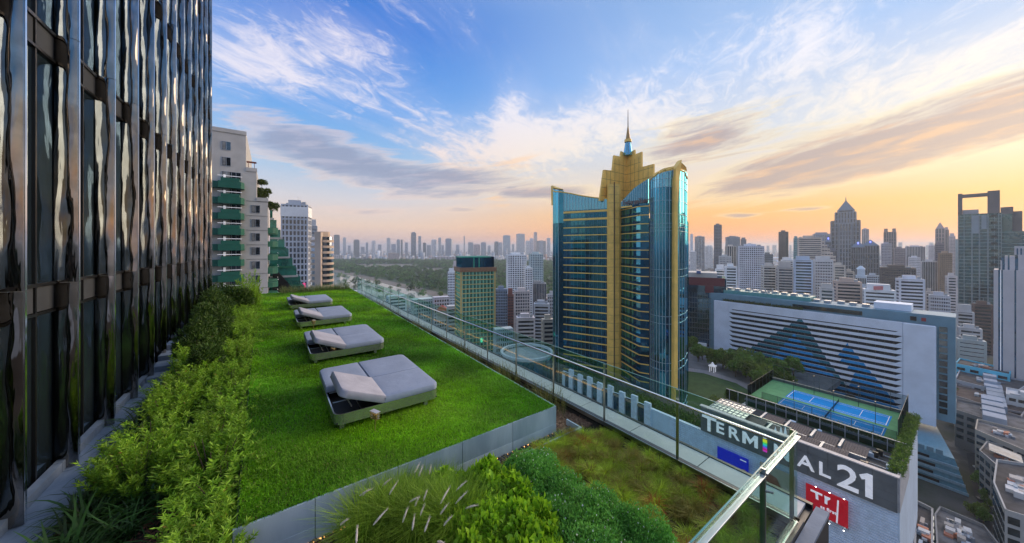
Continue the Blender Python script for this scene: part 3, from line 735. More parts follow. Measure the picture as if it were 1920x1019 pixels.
plu = [((700, 985), (728, 948)), ((668, 1019), (670, 985)), ((730, 928), (745, 900)), ((674, 930), (700, 911)), ((717, 912), (732, 895)), ((785, 895), (792, 872)), ((777, 888), (787, 865)), ((805, 890), (808, 872)),
       ((768, 942), (786, 928)), ((778, 950), (785, 930)), ((794, 940), (800, 918)), ((788, 968), (795, 945)), ((796, 998), (806, 966)), ((826, 945), (844, 908)), ((855, 921), (874, 899)), ((854, 945), (876, 918)), ((873, 954), (898, 942)),
       ((825, 966), (840, 941)), ((832, 986), (847, 964)), ((773, 995), (777, 965)), ((755, 980), (764, 950)), ((820, 1016), (834, 1014)), ((638, 985), (653, 969)), ((680, 930), (690, 915))]
fgs = []
for k, (u, v, i_) in enumerate(fg_spots):
    p = onz(u, v + 30, GZ); t = thing('fountain_grass', 'fountain grass clump with pale plumes in the near bed', 'ornamental grass', (p.x, p.y, GZ), 0, 'fountain grass clumps in the near bed')
    obj('blade_tuft', fm[i_], t); fgs.append((t, p))
for (b, e) in plu:
    # each plume stands over the clump nearest to it
    tt, pp = min(fgs, key=lambda q: abs(onz(b[0], b[1] + 60, GZ).x - q[1].x) + abs(onz(b[0], b[1] + 60, GZ).y - q[1].y))
    q0 = onz(b[0], b[1], GZ + .55); q1 = onz(e[0], e[1], GZ + .68); base = Vector((q0.x, q0.y, GZ + .55)) - pp; tip = Vector((q1.x, q1.y, GZ + .68)) - pp
    base.z = .55; tip.z = .68; d = tip - base
    if d.length > .2: tip = base + d.normalized() * .2
    elif d.length < .15: tip = base + d.normalized() * .15
    plume(tt, base, tip)
# broad-leaved yellow-green shrubs, white-flowered mound, feathery ground cover
brd = [bush_mesh('broad_leaf', .46, .52, 2100, .095, .074, (.05, .17, .006), (.42, .72, .035), 70 + k, lobes=9, up=.2, shell=.45) for k in range(3)]
whi = [bush_mesh('small_leaf', .50, .40, 8000, .042, .020, (.03, .15, .02), (.25, .60, .11), 80 + k, lobes=14, up=.3, shell=.6, flowers=.035) for k in range(3)]
k = 0
for (u, v) in ((850, 900), (905, 905), (955, 925), (880, 950), (925, 965), (985, 975), (950, 1010), (1010, 1019), (900, 1015), (1050, 1040), (870, 1000), (1000, 1060), (930, 1060)):
    p = onz(u, v, GZ + .35); put_bush(brd, k, p.x, p.y, rr.uniform(.62, .85), rr.uniform(.8, 1.05), 'broad_leaf_shrub', 'yellow-green broad-leaved shrub between the fountain grass and the white-flowered mound', 'shrub', 'broad-leaved shrubs in the near bed'); k += 1
for (u, v) in ((965, 878), (1012, 868), (1005, 892), (1050, 905), (1010, 930), (1065, 945), (1110, 935), (1050, 985), (1105, 985), (1150, 975), (1160, 1015), (1205, 1000), (1110, 1030), (1240, 1030), (1075, 1030), (1180, 1050), (1130, 1070), (1230, 1080)):
    p = onz(u, v, GZ + .30); put_bush(whi, k, p.x, p.y, rr.uniform(.62, .80), rr.uniform(.75, 1.0), 'flowering_shrub', 'low mounded shrub with tiny white flowers beside the feathery ground cover', 'shrub', 'white-flowered shrubs in the near bed'); k += 1
def feather():
    global rng
    rng = np.random.default_rng(91); tuft = 520
    tx = rng.uniform(2.2, 5.05, tuft); ty = rng.uniform(1.3, 4.35, tuft); keep = (tx > 1.5 + .62 * (4.35 - ty) * .75) & ((tx < 4.75) | (ty < 4.0)); tx, ty = tx[keep], ty[keep]; m_ = len(tx); per = 260
    wind = rng.normal(-.3, .5, m_); red = rng.random(m_); i = np.repeat(np.arange(m_), per); n = len(i)
    a = rng.uniform(0, 6.28, n); r = .07 * rng.random(n)
    P = np.stack([tx[i] + np.cos(a) * r, ty[i] + np.sin(a) * r, np.full(n, GZ)], 1)
    sz = rng.uniform(.7, 1.15, m_)
    c = tints(n, (.26, .40, .010), (.66, .78, .07)) * rng.uniform(.7, 1.2, m_)[i][:, None]; brown = (red > .55) & (red <= .97); rd = red > .965
    c = np.where(brown[i][:, None], tints(n, (.20, .20, .03), (.46, .34, .08)), c); hi = rng.random(n) < .75; c = np.where((rd[i] & hi)[:, None], tints(n, (.42, .06, .03), (.65, .14, .05)), c)
    return blades_mesh('feathery_cover', P, np.where(rng.random(n) < .75, a, wind[i] + rng.normal(0, .35, n)), rng.uniform(.2, 1.15, n), rng.uniform(.13, .25, n) * sz[i], rng.uniform(.003, .006, n), c, M_grass, curve=.55)
o = obj('feathery_ground_cover', feather(), kind='stuff'); tag(o, 'feathery olive green ground cover with reddish tips in the corner bed', 'ground cover')
o = obj('low_planting', wild(5000, lambda n: rng.uniform(2.5, 5.0, n), lambda n: rng.uniform(-1.2, .6, n), (.1, .5), ((.012, .035, .01), (.04, .09, .025)), lean=(.2, .9), w=.012), kind='stuff')
o.location.z = -.55
tag(o, 'dark green planting below the glass at the near corner', 'plants')
# =================================================================== LANDMARKS
M_teal = glassmat('teal_tower_glass', (.003, .17, .25), refl=.30, gloss=(.12, .50, .66), rough=.04, wav=.25, wscale=.35, var=.55, vscale=.09)
M_teal_hi = glassmat('pale_teal_glass', (.04, .28, .36), refl=.40, gloss=(.28, .68, .80), rough=.05, wav=.2, wscale=.4, var=.3, vscale=.12)
M_tdark = glassmat('dark_teal_glass', (.002, .05, .11), refl=.24, gloss=(.06, .32, .48), rough=.04, wav=.3, wscale=.3, var=.6, vscale=.12)
M_goldp = mat('gold_cladding', (.90, .60, .14), .5, .1, .10, .25)
M_goldd = mat('gold_joint', (.12, .08, .03), .6)
M_mul = mat('pale_mullion', (.35, .48, .52), .4, .4)
M_white = mat('white_render', (.72, .80, .90), .75, 0, .06, .15)
M_dwin = glassmat('dark_window_glass', (.02, .03, .04), refl=.14, rough=.08, gloss=(.5, .6, .7), var=.6, vscale=.3)
M_asph = mat('asphalt', (.045, .047, .05), .9, 0, .25, .3)
M_rail2 = mat('galvanised_frame', (.34, .38, .42), .4, .3)

def wp(xc, t):       # plan point: lateral offset and distance along the view axis
    return Vector((xc * CT + t * ST, -xc * ST + t * CT, 0))
def up(u, t): return wp((u - CX) / F * t, t)
def zz(v, t): return H + (HY - v) / F * t

def canopy_mesh(name, n, half, c0, c1, ln, wd, seed, lumps=0):
    global rng
    rng = np.random.default_rng(seed); P = rng.uniform(-1, 1, (n, 3)) * np.array(half)
    P[:, 2] *= .6 + .4 * np.sin(P[:, 0] * 1.3) * np.cos(P[:, 1] * 2)
    D = sph(n); D[:, 2] += .3; t = rng.random((n, 1)); return leaves_mesh(name, P, D, rng.uniform(.6, 1.4, n) * ln, np.full(n, wd), (np.array(c0) * (1 - t) + np.array(c1) * t), M_leaf)
# ------------------------------------------------------------------ gold and teal tower
tw = thing('glass_tower', 'tall teal glass tower with gold cladding, stepped gold crown and spire', 'skyscraper')
PL = [up(1037, 196), up(1041, 193), up(1047, 191), up(1057, 190)]     # left rounded end, outward
A = up(1057, 190); B = up(1139, 178); C_ = up(1163, 178); D_ = up(1199, 161); D2 = up(1217, 159)
bay = [up(1219, 157), up(1226, 154), up(1236, 151.5), up(1248, 150), up(1262, 150.5), up(1274, 153), up(1284, 158), up(1288.5, 166)]
back = [up(1291, 190), up(1285, 225), up(1060, 232), up(1036.5, 205)]
zc = lambda v, t: zz(v, t)
ZT_L = zz(397, 190)
def band_along(par, name, m, pts, z, h, out, mi=0):
    """horizontal band standing proud of the wall along a line of plan points"""
    mb = MB()
    for a, b in zip(pts[:-1], pts[1:]):
        d = (b - a); d.z = 0; nrm = Vector((d.y, -d.x, 0)).normalized()
        if nrm.dot(-((a + b) / 2)) < 0: nrm = -nrm
        mb.slab([a + Vector((0, 0, z)), b + Vector((0, 0, z)), b + Vector((0, 0, z + h)), a + Vector((0, 0, z + h))], nrm * out)
    return mb.build(name, m, par)
def wall(par, name, m, a, b, z0, z1a, z1b=None, th=1.0):
    z1b = z1a if z1b is None else z1b; d = b - a; nrm = Vector((d.y, -d.x, 0)).normalized()
    if nrm.dot(-((a + b) / 2)) > 0: nrm = -nrm
    return MB().slab([(a.x, a.y, z0), (b.x, b.y, z0), (b.x, b.y, z1b), (a.x, a.y, z1a)], nrm * th).build(name, m, par)
# left wing with sloping screen on top
vl = {1037: 352, 1041: 356, 1047: 357, 1057: 359, 1090: 366, 1125: 374, 1139: 377}
core = MB(); outl = PL + [up(1139, 179.5), up(1163, 179.5)]
ZTOP = zz(397, 185)
core.prism([(p.x, p.y) for p in reversed([*PL, up(1139.5, 178.6), up(1163, 178.6), up(1199, 161.8), up(1216, 160), up(1289, 175), *back])], 0, ZTOP - 6)
core.build('tower_core', M_tdark, tw)
lw_ = [wp(0, 0)] 
for a, b, va, vb in ((PL[0], PL[1], 352, 356), (PL[1], PL[2], 356, 357), (PL[2], PL[3], 357, 359)):
    wall(tw, 'glass_bay', M_teal, a, b, 0, zz(va, 192), zz(vb, 192), .6)
def lerp(a, b, s): return a * (1 - s) + b * s
wing = [lerp(A, B, s) for s in np.linspace(0, 1, 7)]
wv = [359, 362, 366, 369.5, 372.5, 375, 377]
for a, b, va, vb in zip(wing[:-1], wing[1:], wv[:-1], wv[1:]):
    wall(tw, 'top_screen', M_teal_hi, a, b, zz(397, 184), zz(va, 184), zz(vb, 184), .4)
    wall(tw, 'glass_bay', M_tdark if rng.random() < .55 else M_teal, a, b, 0, zz(397.5, 184), None, .5)
mb = MB(); ptsL = PL + wing[1:]; vv = [352, 356, 357, 359] + wv[1:]
for a, b, va, vb in zip(ptsL[:-1], ptsL[1:], vv[:-1], vv[1:]): mb.tube((a.x, a.y, zz(va, 186)), (b.x, b.y, zz(vb, 186)), .35, n=5)
mb.build('parapet_rail', M_goldp, tw)
for s in np.linspace(0, 1, 15):
    p = lerp(A, B, s); v = np.interp(s, np.linspace(0, 1, 7), wv); dn = -p.normalized() * .15
    MB().tube((p.x + dn.x, p.y + dn.y, zz(397, 184)), (p.x + dn.x, p.y + dn.y, zz(v, 184)), .14, n=4).build('screen_post', M_mul, tw)
for p in PL[:3]:
    MB().tube((p.x, p.y, 0), (p.x, p.y, zz(356, 192)), .16, n=4).build('mullion', M_mul, tw)
tipp = up(1036, 197)
MB().slab([(PL[0].x, PL[0].y, zz(352, 196)), (PL[1].x, PL[1].y, zz(353, 193)), (PL[3].x, PL[3].y, zz(356, 191)), (tipp.x, tipp.y, zz(348, 197))], Vector((2, 3, 0))).build('gold_horn', M_goldp, tw)
MB().slab([(tipp.x, tipp.y, zz(348, 197)), (PL[0].x, PL[0].y, zz(352, 196)), (PL[0].x, PL[0].y, zz(385, 196))], Vector((.5, 2, 0))).build('gold_horn', M_goldp, tw)
# gold floor bands: pitch measured down the spine
zb = ZTOP; pitch = 14.62 * 180 / F
zs_ = [zz(399, 184) - k * pitch for k in range(30)]
rightL = [C_, lerp(C_, D_, .5), D_, D2]
for k, z in enumerate(zs_):
    if z < 4: break
    band_along(tw, 'gold_band', M_goldp, [A, B], z, .5 if k > 1 else 1.1, .55)
    band_along(tw, 'gold_band', M_goldp, rightL, z + .3, .4, .5)
    band_along(tw, 'spandrel_glass', M_tdark, rightL, z + .9, 1.0, .3)
    band_along(tw, 'spandrel_glass', M_tdark, [lerp(A, B, .0), B], z + .8, .8, .25)
for s0, s1 in ((0, .33), (.33, .68), (.68, .82), (.82, 1)):
    pts = [C_, D_, D2]; 
    def rp(s): return lerp(C_, D_, s / .8) if s < .8 else lerp(D_, D2, (s - .8) / .2)
    wall(tw, 'glass_bay', M_teal if s0 in (.68,) else M_tdark, rp(s0), rp(s1), 0, zz(389, 170), None, .4)
for s in np.linspace(.06, .96, 11):
    p = lerp(A, B, s) * .9975; MB().tube((p.x, p.y, 0), (p.x, p.y, ZTOP - 1), .09, n=4).build('mullion', mat('teal_mullion', (.05, .18, .24), .4), tw)
for s in (.12, .3, .48, .66):
    p = lerp(C_, D_, s) * .9975; MB().tube((p.x, p.y, 0), (p.x, p.y, ZTOP + 2), .09, n=4).build('mullion', MATS['teal_mullion'], tw)
# spine
sp = [up(1138, 177.4), up(1141, 175.5), up(1152, 174.8), up(1161, 175.5), up(1165, 177)]
mb = MB(); mb.prism([(p.x, p.y) for p in sp] + [(p.x * 1.03, p.y * 1.03) for p in reversed(sp)], 0, zz(346, 176)); mb.build('gold_spine', M_goldp, tw)
g = up(1151.8, 174.6)
MB().tube((g.x, g.y, 0), (g.x, g.y, zz(343, 176)), .35, n=5).build('spine_groove', M_goldd, tw)
for k in range(26):
    z_ = 6 + k * 4.25 + 30; 
    if z_ < zz(350, 175): MB().slab([(sp[1].x * .9996, sp[1].y * .9996, z_), (sp[2].x * .9996, sp[2].y * .9996, z_), (sp[3].x * .9996, sp[3].y * .9996, z_), (sp[3].x * .9996, sp[3].y * .9996, z_ + .09), (sp[2].x * .9996, sp[2].y * .9996, z_ + .09), (sp[1].x * .9996, sp[1].y * .9996, z_ + .09)], Vector((.1, .1, 0))).build('panel_joint', M_goldd, tw)
# crown: two faces meeting in a valley, stepped top
CRl, CRm, CRr = up(1124.5, 177), up(1175.5, 190), up(1226, 172)
def crown_face(uv, P0, P1, u0, u1):
    pts = []
    for u, v in uv:
        s = (u - u0) / (u1 - u0); p = lerp(P0, P1, s); t = p.x * ST + p.y * CT; pts.append((p.x, p.y, zz(v, t)))
    d = P1 - P0; nrm = Vector((d.y, -d.x, 0)).normalized()
    if nrm.dot(P0) < 0: nrm = -nrm
    return MB().slab(pts, nrm * .9).build('crown_panel', M_goldp, tw)
crown_face([(1124.5, 377), (1124.5, 376), (1132, 318.7), (1147.6, 320), (1150.7, 291.4), (1163, 294), (1164.5, 283.7), (1175.5, 290), (1175.5, 377)], CRl, CRm, 1124.5, 1175.5)
crown_face([(1175.5, 377), (1175.5, 290), (1190.5, 281), (1191.5, 290), (1204, 284.7), (1204.3, 313.6), (1225.2, 307.7), (1226, 400), (1175.5, 400)], CRm, CRr, 1175.5, 1226)
for v in (306, 322, 338, 354, 369):       # recessed-looking joints: thin darker strips laid over the panels
    for P0, P1, u0, u1 in ((CRl, CRm, 1124.5, 1175.5), (CRm, CRr, 1175.5, 1226)):
        ua, ub = (max(u0, 1129 + (322 - v) * -.0 + (2 if v < 330 else -2)), u1) if u0 < 1150 else (u0, 1203 if v < 312 else 1225)
        if u0 < 1150 and v < 318: ua = 1149
        a_ = lerp(P0, P1, (ua - u0) / (u1 - u0)); b_ = lerp(P0, P1, (ub - u0) / (u1 - u0))
        ta, tb = a_.x * ST + a_.y * CT, b_.x * ST + b_.y * CT
        z_ = zz(v, 182); n_ = -((a_ + b_) / 2).normalized() * .05
        MB().slab([(a_.x, a_.y, z_), (b_.x, b_.y, z_), (b_.x, b_.y, z_ + .14), (a_.x, a_.y, z_ + .14)], n_).build('panel_joint', M_goldd, tw)
for u in (1137, 1144, 1152, 1160, 1168, 1183, 1191, 1199, 1207, 1216):
    P0, P1, u0, u1 = (CRl, CRm, 1124.5, 1175.5) if u < 1175 else (CRm, CRr, 1175.5, 1226)
    p = lerp(P0, P1, (u - u0) / (u1 - u0)); vt = 322 if (u < 1148) else (315 if u > 1204 else 296)
    q0 = p * .9995; MB().tube((q0.x, q0.y, zz(372, 182)), (q0.x, q0.y, zz(vt, 182)), .07, n=4).build('panel_joint', M_goldd, tw)
c0 = up(1177.5, 188)
def cone(name, m, v0, v1, r0, r1, n=12):
    MB().tube((c0.x, c0.y, zz(v0, 188)), (c0.x, c0.y, zz(v1, 188)), r0, r1, n).build(name, m, tw)
cone('spire_glass', M_teal_hi, 292, 266, 2.5, 1.3); cone('spire_collar', M_goldp, 267, 262, 2.0, 1.9); cone('spire_cone', mat('bronze_cone', (.40, .24, .08), .4, .3), 262, 240, 1.3, .4); cone('spire_mast', M_goldd, 240, 206, .32, .12, 6)
for k in range(8):
    a = k * math.pi / 4; MB().tube((c0.x + 2.53 * math.cos(a), c0.y + 2.53 * math.sin(a), zz(292, 188)), (c0.x + 1.33 * math.cos(a), c0.y + 1.33 * math.sin(a), zz(266, 188)), .12, n=4).build('spire_rib', M_mul, tw)
# rounded bay with a sloping top
bu = [1219, 1226, 1236, 1248, 1262, 1274, 1284, 1288.5]; bv = [334, 330.5, 326, 322, 319, 318, 320, 326]
for i in range(7):
    a, b = bay[i], bay[i + 1]; t_ = (a.x * ST + a.y * CT)
    zt, zt2 = zz(bv[i], t_), zz(bv[i + 1], b.x * ST + b.y * CT)
    zm = zz(352, 152)
    wall(tw, 'glass_bay', M_teal if i % 3 else M_tdark, a, b, 0, zm, None, .6)
    wall(tw, 'top_screen', M_teal_hi if i in (1, 2, 3, 4) else M_teal, a, b, zm + .01, zt, zt2, .3)
    for p in (a, lerp(a, b, .5)):
        q0 = p * .9985; MB().tube((q0.x, q0.y, 0), (q0.x, q0.y, zt), .13, n=4).build('mullion', M_mul, tw)
for v0 in (337, 352, 377, 402, 427):
    band_along(tw, 'bay_ring', M_mul, bay, zz(v0, 152), .12, .18)
for z in [zs_[k] for k in range(2, 28, 5)] + [zs_[k] - 3.4 for k in range(2, 28, 5)]:
    if z > 3: band_along(tw, 'bay_ring', M_mul, bay, z, .12, .18)
mb = MB()
for i in range(7): mb.tube((bay[i].x, bay[i].y, zz(bv[i], 152)), (bay[i + 1].x, bay[i + 1].y, zz(bv[i + 1], 155)), .4, n=5)
mb.build('parapet_rail', M_goldp, tw)
# gold fin of the bay
f0, f1 = up(1263.5, 148.6), up(1271, 149.2)
mb = MB(); nn_ = Vector((.8, 2.4, 0))
mb.slab([(f0.x, f0.y, 0), (f1.x, f1.y, 0), (f1.x, f1.y, zz(385, 149)), (up(1275, 150).x, up(1275, 150).y, zz(330, 150)), (up(1278.5, 150).x, up(1278.5, 150).y, zz(299.5, 150)), (up(1267, 149).x, up(1267, 149).y, zz(316, 149)), (up(1265, 149).x, up(1265, 149).y, zz(345, 149))], nn_)
mb.build('gold_fin', M_goldp, tw)
gb = [(1226, 331, 156), (1234, 322, 156), (1246, 315.5, 156), (1258, 313, 156), (1268, 311, 156), (1279, 306, 157), (1287, 314, 162), (1288, 321, 165), (1284, 324, 160), (1262, 322, 156), (1240, 328, 156)]
MB().slab([(up(u, t).x, up(u, t).y, zz(v, t)) for u, v, t in gb], Vector((1.5, 2.5, 0))).build('gold_hood', M_goldp, tw)
# slanted vertical-rib screen between spine and bay, carrying the sign
r0, r1 = up(1166, 172), up(1218, 160.5)
nrib = 15
for i in range(nrib + 1):
    s = i / nrib; p = lerp(r0, r1, s); t_ = p.x * ST + p.y * CT; v = np.interp(s, [0, .3, .6, 1], [378, 362, 347, 334])
    MB().tube((p.x, p.y, zz(388 - 5 * s, t_)), (p.x, p.y, zz(v, t_)), .22, n=4).build('screen_rib', M_mul, tw)
wall(tw, 'top_screen', M_teal, lerp(r0, r1, 0), lerp(r0, r1, .5), zz(389, 168), zz(378, 170), zz(352, 166), .4).location = (.8, 1.2, 0)
wall(tw, 'top_screen', M_teal, lerp(r0, r1, .5), lerp(r0, r1, 1), zz(387, 164), zz(352, 166), zz(335, 161), .4).location = (.8, 1.2, 0)
band_along(tw, 'gold_band', M_goldp, [r0, r1], zz(388, 166), .7, .9)
def text(body, size, m, par, loc, rz, name='letter', ext=.1, bold=.0, align='LEFT', tilt=90, sx=1.0):
    cu = bpy.data.curves.new(name, 'FONT'); cu.body = body; cu.size = size; cu.extrude = ext; cu.offset = bold; cu.align_x = align; cu.materials.append(m); cu.resolution_u = 3
    tmp = bpy.data.objects.new('tmp', cu); me = bpy.data.meshes.new_from_object(tmp); bpy.data.objects.remove(tmp)
    if not me.materials: me.materials.append(m)
    o = obj(name, me, par, loc); o.rotation_euler = (R(tilt), 0, rz); o.scale = (sx, 1, 1); return o
dr = r1 - r0; ang = math.atan2(dr.y, dr.x)
for k, ch in enumerate('ExchangeTower'):
    p = lerp(r0, r1, .03 + k * .072) * .994; text(ch, 3.5, mat('sign_letter_dark', (.16, .10, .09), .5), tw, (p.x, p.y, zz(385 - k * .4, p.x * ST + p.y * CT)), ang, 'sign_letter', .12, .03)
# ------------------------------------------------------------------ mall building with its big lettering
T21 = thing('shopping_mall', 'long mall block with big TERMINAL 21 lettering on a grey band under its rooftop', 'shopping mall', (110, 0, 0))
M_louv = mat('pale_blue_cladding', (.60, .73, .84), .6, 0, .06, .2)
M_louv2 = mat('pale_blue_rib', (.68, .78, .88), .55)
M_band = mat('grey_sign_panel', (.125, .14, .145), .7, 0, .15, .3)
M_bandj = mat('grey_panel_joint', (.05, .056, .058), .8)
M_let = mat('sign_letter_white', (.85, .86, .88), .5, emit=((.9, .92, 1), .12))  # faint glow added to whiten the letters and the trim sharing it
zT, zB, zW = H - 50, H - 57.6, H - 57.6
YA, YB = 8.9, 49.5
body = MB().box(.6, 20, YA, YB, 0, zT - 8).box(.6, 1.7, YB + .01, 112, 0, zT - 8).box(1.71, 20, YB + .01, 112, 0, zT - 12).box(.6, 44, 8.6, YA - .01, 0, zT - 3).box(20.01, 50, YA, 50, 0, zT - 9)
body.build('building_body', M_louv, T21)
# ribbed lower wall
n_ = 46
for k in range(n_): piece('wall_rib', M_louv2, T21, (.45, (YA + 60) / 2, zW - .4 - k * .62), (.28, 60 - YA, .30))
# sign band in panels
ny = 11
for r in range(4):
    for c in range(ny):
        w = (YB - YA) / ny; piece('sign_panel', M_band, T21, (.1, YA + w * (c + .5), zB + 1.9 * (r + .5)), (.9, w - .07, 1.9 - .06))
piece('sign_band_core', M_bandj, T21, (.28, (YA + YB) / 2, (zT + zB) / 2), (.9, YB - YA - .1, 7.5))
piece('parapet_cap', mat('pale_parapet_cap', (.55, .52, .50), .6), T21, (.3, (YA + YB) / 2, zT + .12), (1.3, YB - YA + .6, .25))
word = [('T', 1311, 742, 5.6), ('E', 1346.5, 766, 3.9), ('R', 1369, 775, 3.9), ('M', 1396, 786, 3.9), ('N', 1453, 806, 3.9), ('A', 1498, 0, 3.9), ('L', 1535, 0, 3.9), ('2', 1571.5, 0, 6.0), ('1', 1611, 0, 6.0)]
M_let_pos = {}
def yof(u): return onx(u, 700, 110).y
for ch, u, v, sz in [('T', 1318, 0, 6.3), ('E', 1343, 0, 4.6), ('R', 1366, 0, 4.6), ('N', 1450, 0, 4.6), ('A', 1496, 0, 4.6), ('L', 1534, 0, 4.6), ('2', 1568.5, 0, 7.4)]:
    yL = yof(u); lo = zB + (1.65 if sz < 5 else .95)
    text(ch, sz, M_let, T21, (-.52, yL, lo), R(-90), 'sign_letter', .14, .05 if sz < 5 else .10, sx=1.06)
mm = MB(); ym_ = yof(1393.5); zm_ = zB + 1.65; hM, wM, tM = 3.25, 3.7, .8
for pts_ in ([(0, 0), (tM, 0), (tM, hM), (0, hM)], [(wM - tM, 0), (wM, 0), (wM, hM), (wM - tM, hM)], [(tM + .002, hM), (tM + .002, hM - 1.25), (wM / 2, .35), (wM / 2, 1.6)], [(wM / 2 + .002, 1.6), (wM / 2 + .002, .35), (wM - tM - .002, hM - 1.25), (wM - tM - .002, hM)]): mm.slab([(-.36, ym_ - a_, zm_ + b_) for a_, b_ in pts_], (-.28, 0, 0))
mm.build('sign_letter', M_let, T21)
one = MB(); y1_ = yof(1637); zb1 = zB + .95
one.slab([(-.36, y1_, zb1), (-.36, y1_ + 1.15, zb1), (-.36, y1_ + 1.15, zb1 + 3.9), (-.36, y1_ + 1.7, zb1 + 3.6), (-.36, y1_ + 2.1, zb1 + 4.4), (-.36, y1_ + .9, zb1 + 5.3), (-.36, y1_, zb1 + 5.3)], (-.28, 0, 0)); one.build('sign_letter', M_let, T21)
rb = [(.80, .05, .55), (.80, .02, .18), (.45, .05, .60), (.03, .25, .75), (.03, .60, .55), (.10, .70, .15), (.70, .80, .04), (.90, .72, .03)]
yi = (yof(1431) + yof(1440)) / 2
for k, c in enumerate(rb): piece('letter_block', mat('rainbow_%d' % k, c, .5, emit=(c, .25)), T21, (-.5, yi, zB + 1.65 + .2 + k * .42), (.22, .95, .40))
dot = MB().tube((-.36, yi, zB + 1.65 + 4.2), (-.62, yi, zB + 1.65 + 4.2), .62, n=16).build('letter_dot', M_let, T21)
# end parapet, roof pit, timber decks, white fence
zR = zT - 3.2
MB().box(.3, 20, YA - .35, YA + .1, zT - 7.6, zT + .22).build('end_parapet', mat('pale_end_wall', (.46, .48, .50), .6), T21)
for k in range(22): piece('cap_slot', M_mull, T21, (1.4 + k * .82, YA - .13, zT + .235), (.5, .34, .03))
MB().box(.8, 19.6, YA + .2, YB, zR - .2, zR).build('roof_deck', mat('dark_roof_deck', (.05, .055, .06), .8, 0, .25, .5), T21)
M_wood = mat('weathered_timber', (.13, .105, .095), .8, 0, .3, 1.5, stretch=(1, 8, 1))
dz = [(5.5, 37), (5.2, 31), (5, 25.3), (4.8, 19.8), (11.5, 34.2), (11.3, 28.3), (11, 22.6), (10.8, 17)]
for k, (x, y) in enumerate(dz):
    for s in range(9):
        o = piece('deck_slat', M_wood, T21, (x + .3, y - 2.2 + s * .5, zR + 1.6 + .03 * (s % 2)), (4.6, .44, .12)); o.rotation_euler = (0, R(-8), 0)
    MB().box(x - 2.4, x + 3.0, y + 2.2, y + 2.7, zR, zR + 2.1).build('canopy_frame', M_rail2, T21)
    MB().box(x - 2.8, x - 2.3, y - 2.4, y + 2.4, zR, zR + 1.5).build('canopy_frame', M_rail2, T21)
for k in range(16):
    x, y = random.uniform(1.6, 17.5), random.uniform(10, 37); s_ = random.uniform(.4, 1.1)
    MB().box(x, x + s_, y, y + s_ * 1.4, zR, zR + random.uniform(.6, 1.7)).build('roof_unit', random.choice((M_rail2, M_louv, M_steel_dark)), T21)
for k in range(5):
    MB().tube((1.5 + k * 3.6, 10, zR + .4), (1.5 + k * 3.6, 37, zR + .4), .14, n=6).build('roof_pipe', M_rail2, T21)
# glazed skylight and white sails at the far end
sk = MB()
for k in range(9): sk.box(1.2, 12, 38.6 + k * 1.2, 38.72 + k * 1.2, zT - .5, zT - .38)
for k in range(7): sk.box(1.2 + k * 1.8, 1.32 + k * 1.8, 38.6, 48.3, zT - .5, zT - .38)
sk.build('skylight_frame', M_rail2, T21); MB().box(1.2, 12, 38.6, 48.3, zT - .62, zT - .56).build('skylight_glass', glassmat('skylight_glass', (.22, .28, .30), refl=.25, rough=.15, var=.3, vscale=1.2), T21)
for k, (x, y) in enumerate(((4.5, 29.4), (4.6, 30.4), (4.4, 31.6))):
    MB().add([(x, y - .7, zR), (x, y + .7, zR), (x + .5, y, zR), (x + .2, y + .1, zR + 4.0 - k * .5)], [(0, 1, 3), (1, 2, 3), (2, 0, 3), (0, 2, 1)]).build('white_sail', M_let, T21)
xf = 18.6
for y in np.arange(YA + .6, YB, 2.6): piece('fence_post', M_rail2, T21, (xf, y, zT - .9), (.16, .16, 3.4))
MB().box(xf - .1, xf + .1, YA, YB, zT + .72, zT + .9).build('fence_rail', M_rail2, T21)
M_net = netmat('fence_net', (.50, .54, .54))
MB().box(xf - .02, xf + .02, YA, YB, zT - 2.6, zT + .7).build('fence_mesh', M_net, T21)
# pillars and dark openings of the curved rear part
def wallz(y): return zW + .4 - .02 * (y - 50)
for k in range(8):
    y = 68 + k * 5.4; piece('dark_opening', M_tdark, T21, (.45, y + 2.6, 30), (.5, 2.7, 44.5))
    piece('pillar', M_louv2, T21, (.2, y, 31 + (k % 2) * .6), (1.0, 2.4, 46))
piece('beige_lintel', mat('beige_lintel', (.34, .26, .17), .6), T21, (.4, 90, 51.6), (.6, 44, .9))
MB().box(1.72, 19.9, YB + .2, 111.8, zT - 11.99, zT - 11.9).build('rear_roof', M_asph, T21)
obj('roof_planting', canopy_mesh('roof_leaves', 6000, (4.5, 28, 1.4), (.03, .08, .015), (.12, .22, .04), .9, .4, 104), T21, (9, 82, zT - 10.6))
# round roof garden terrace behind it
rg = thing('roof_garden', 'round roof garden with a white curved rim behind the glass balustrade', 'roof garden', (118, 148, 0))
def ring(par, name, m, r0, r1, z0, z1, a0=0, a1=360, n=36):
    mb = MB(); 
    for k in range(n):
        a, b = R(a0 + (a1 - a0) * k / n), R(a0 + (a1 - a0) * (k + 1) / n)
        mb.prism([(r0 * math.cos(a), r0 * math.sin(a)), (r1 * math.cos(a), r1 * math.sin(a)), (r1 * math.cos(b), r1 * math.sin(b)), (r0 * math.cos(b), r0 * math.sin(b))], z0, z1)
    return mb.build(name, m, par)
ring(rg, 'rim', mat('white_rim', (.62, .66, .66), .5), 13.6, 15, 50, 51.2)
MB().prism([(14.3 * math.cos(k * math.pi / 16), 14.3 * math.sin(k * math.pi / 16)) for k in range(32)], 0, 49).build('drum_wall', M_teal, rg)
MB().prism([(13.5 * math.cos(k * math.pi / 16), 13.5 * math.sin(k * math.pi / 16)) for k in range(32)], 49.01, 49.2).build('paving', mat('pale_paving', (.38, .40, .38), .8), rg)
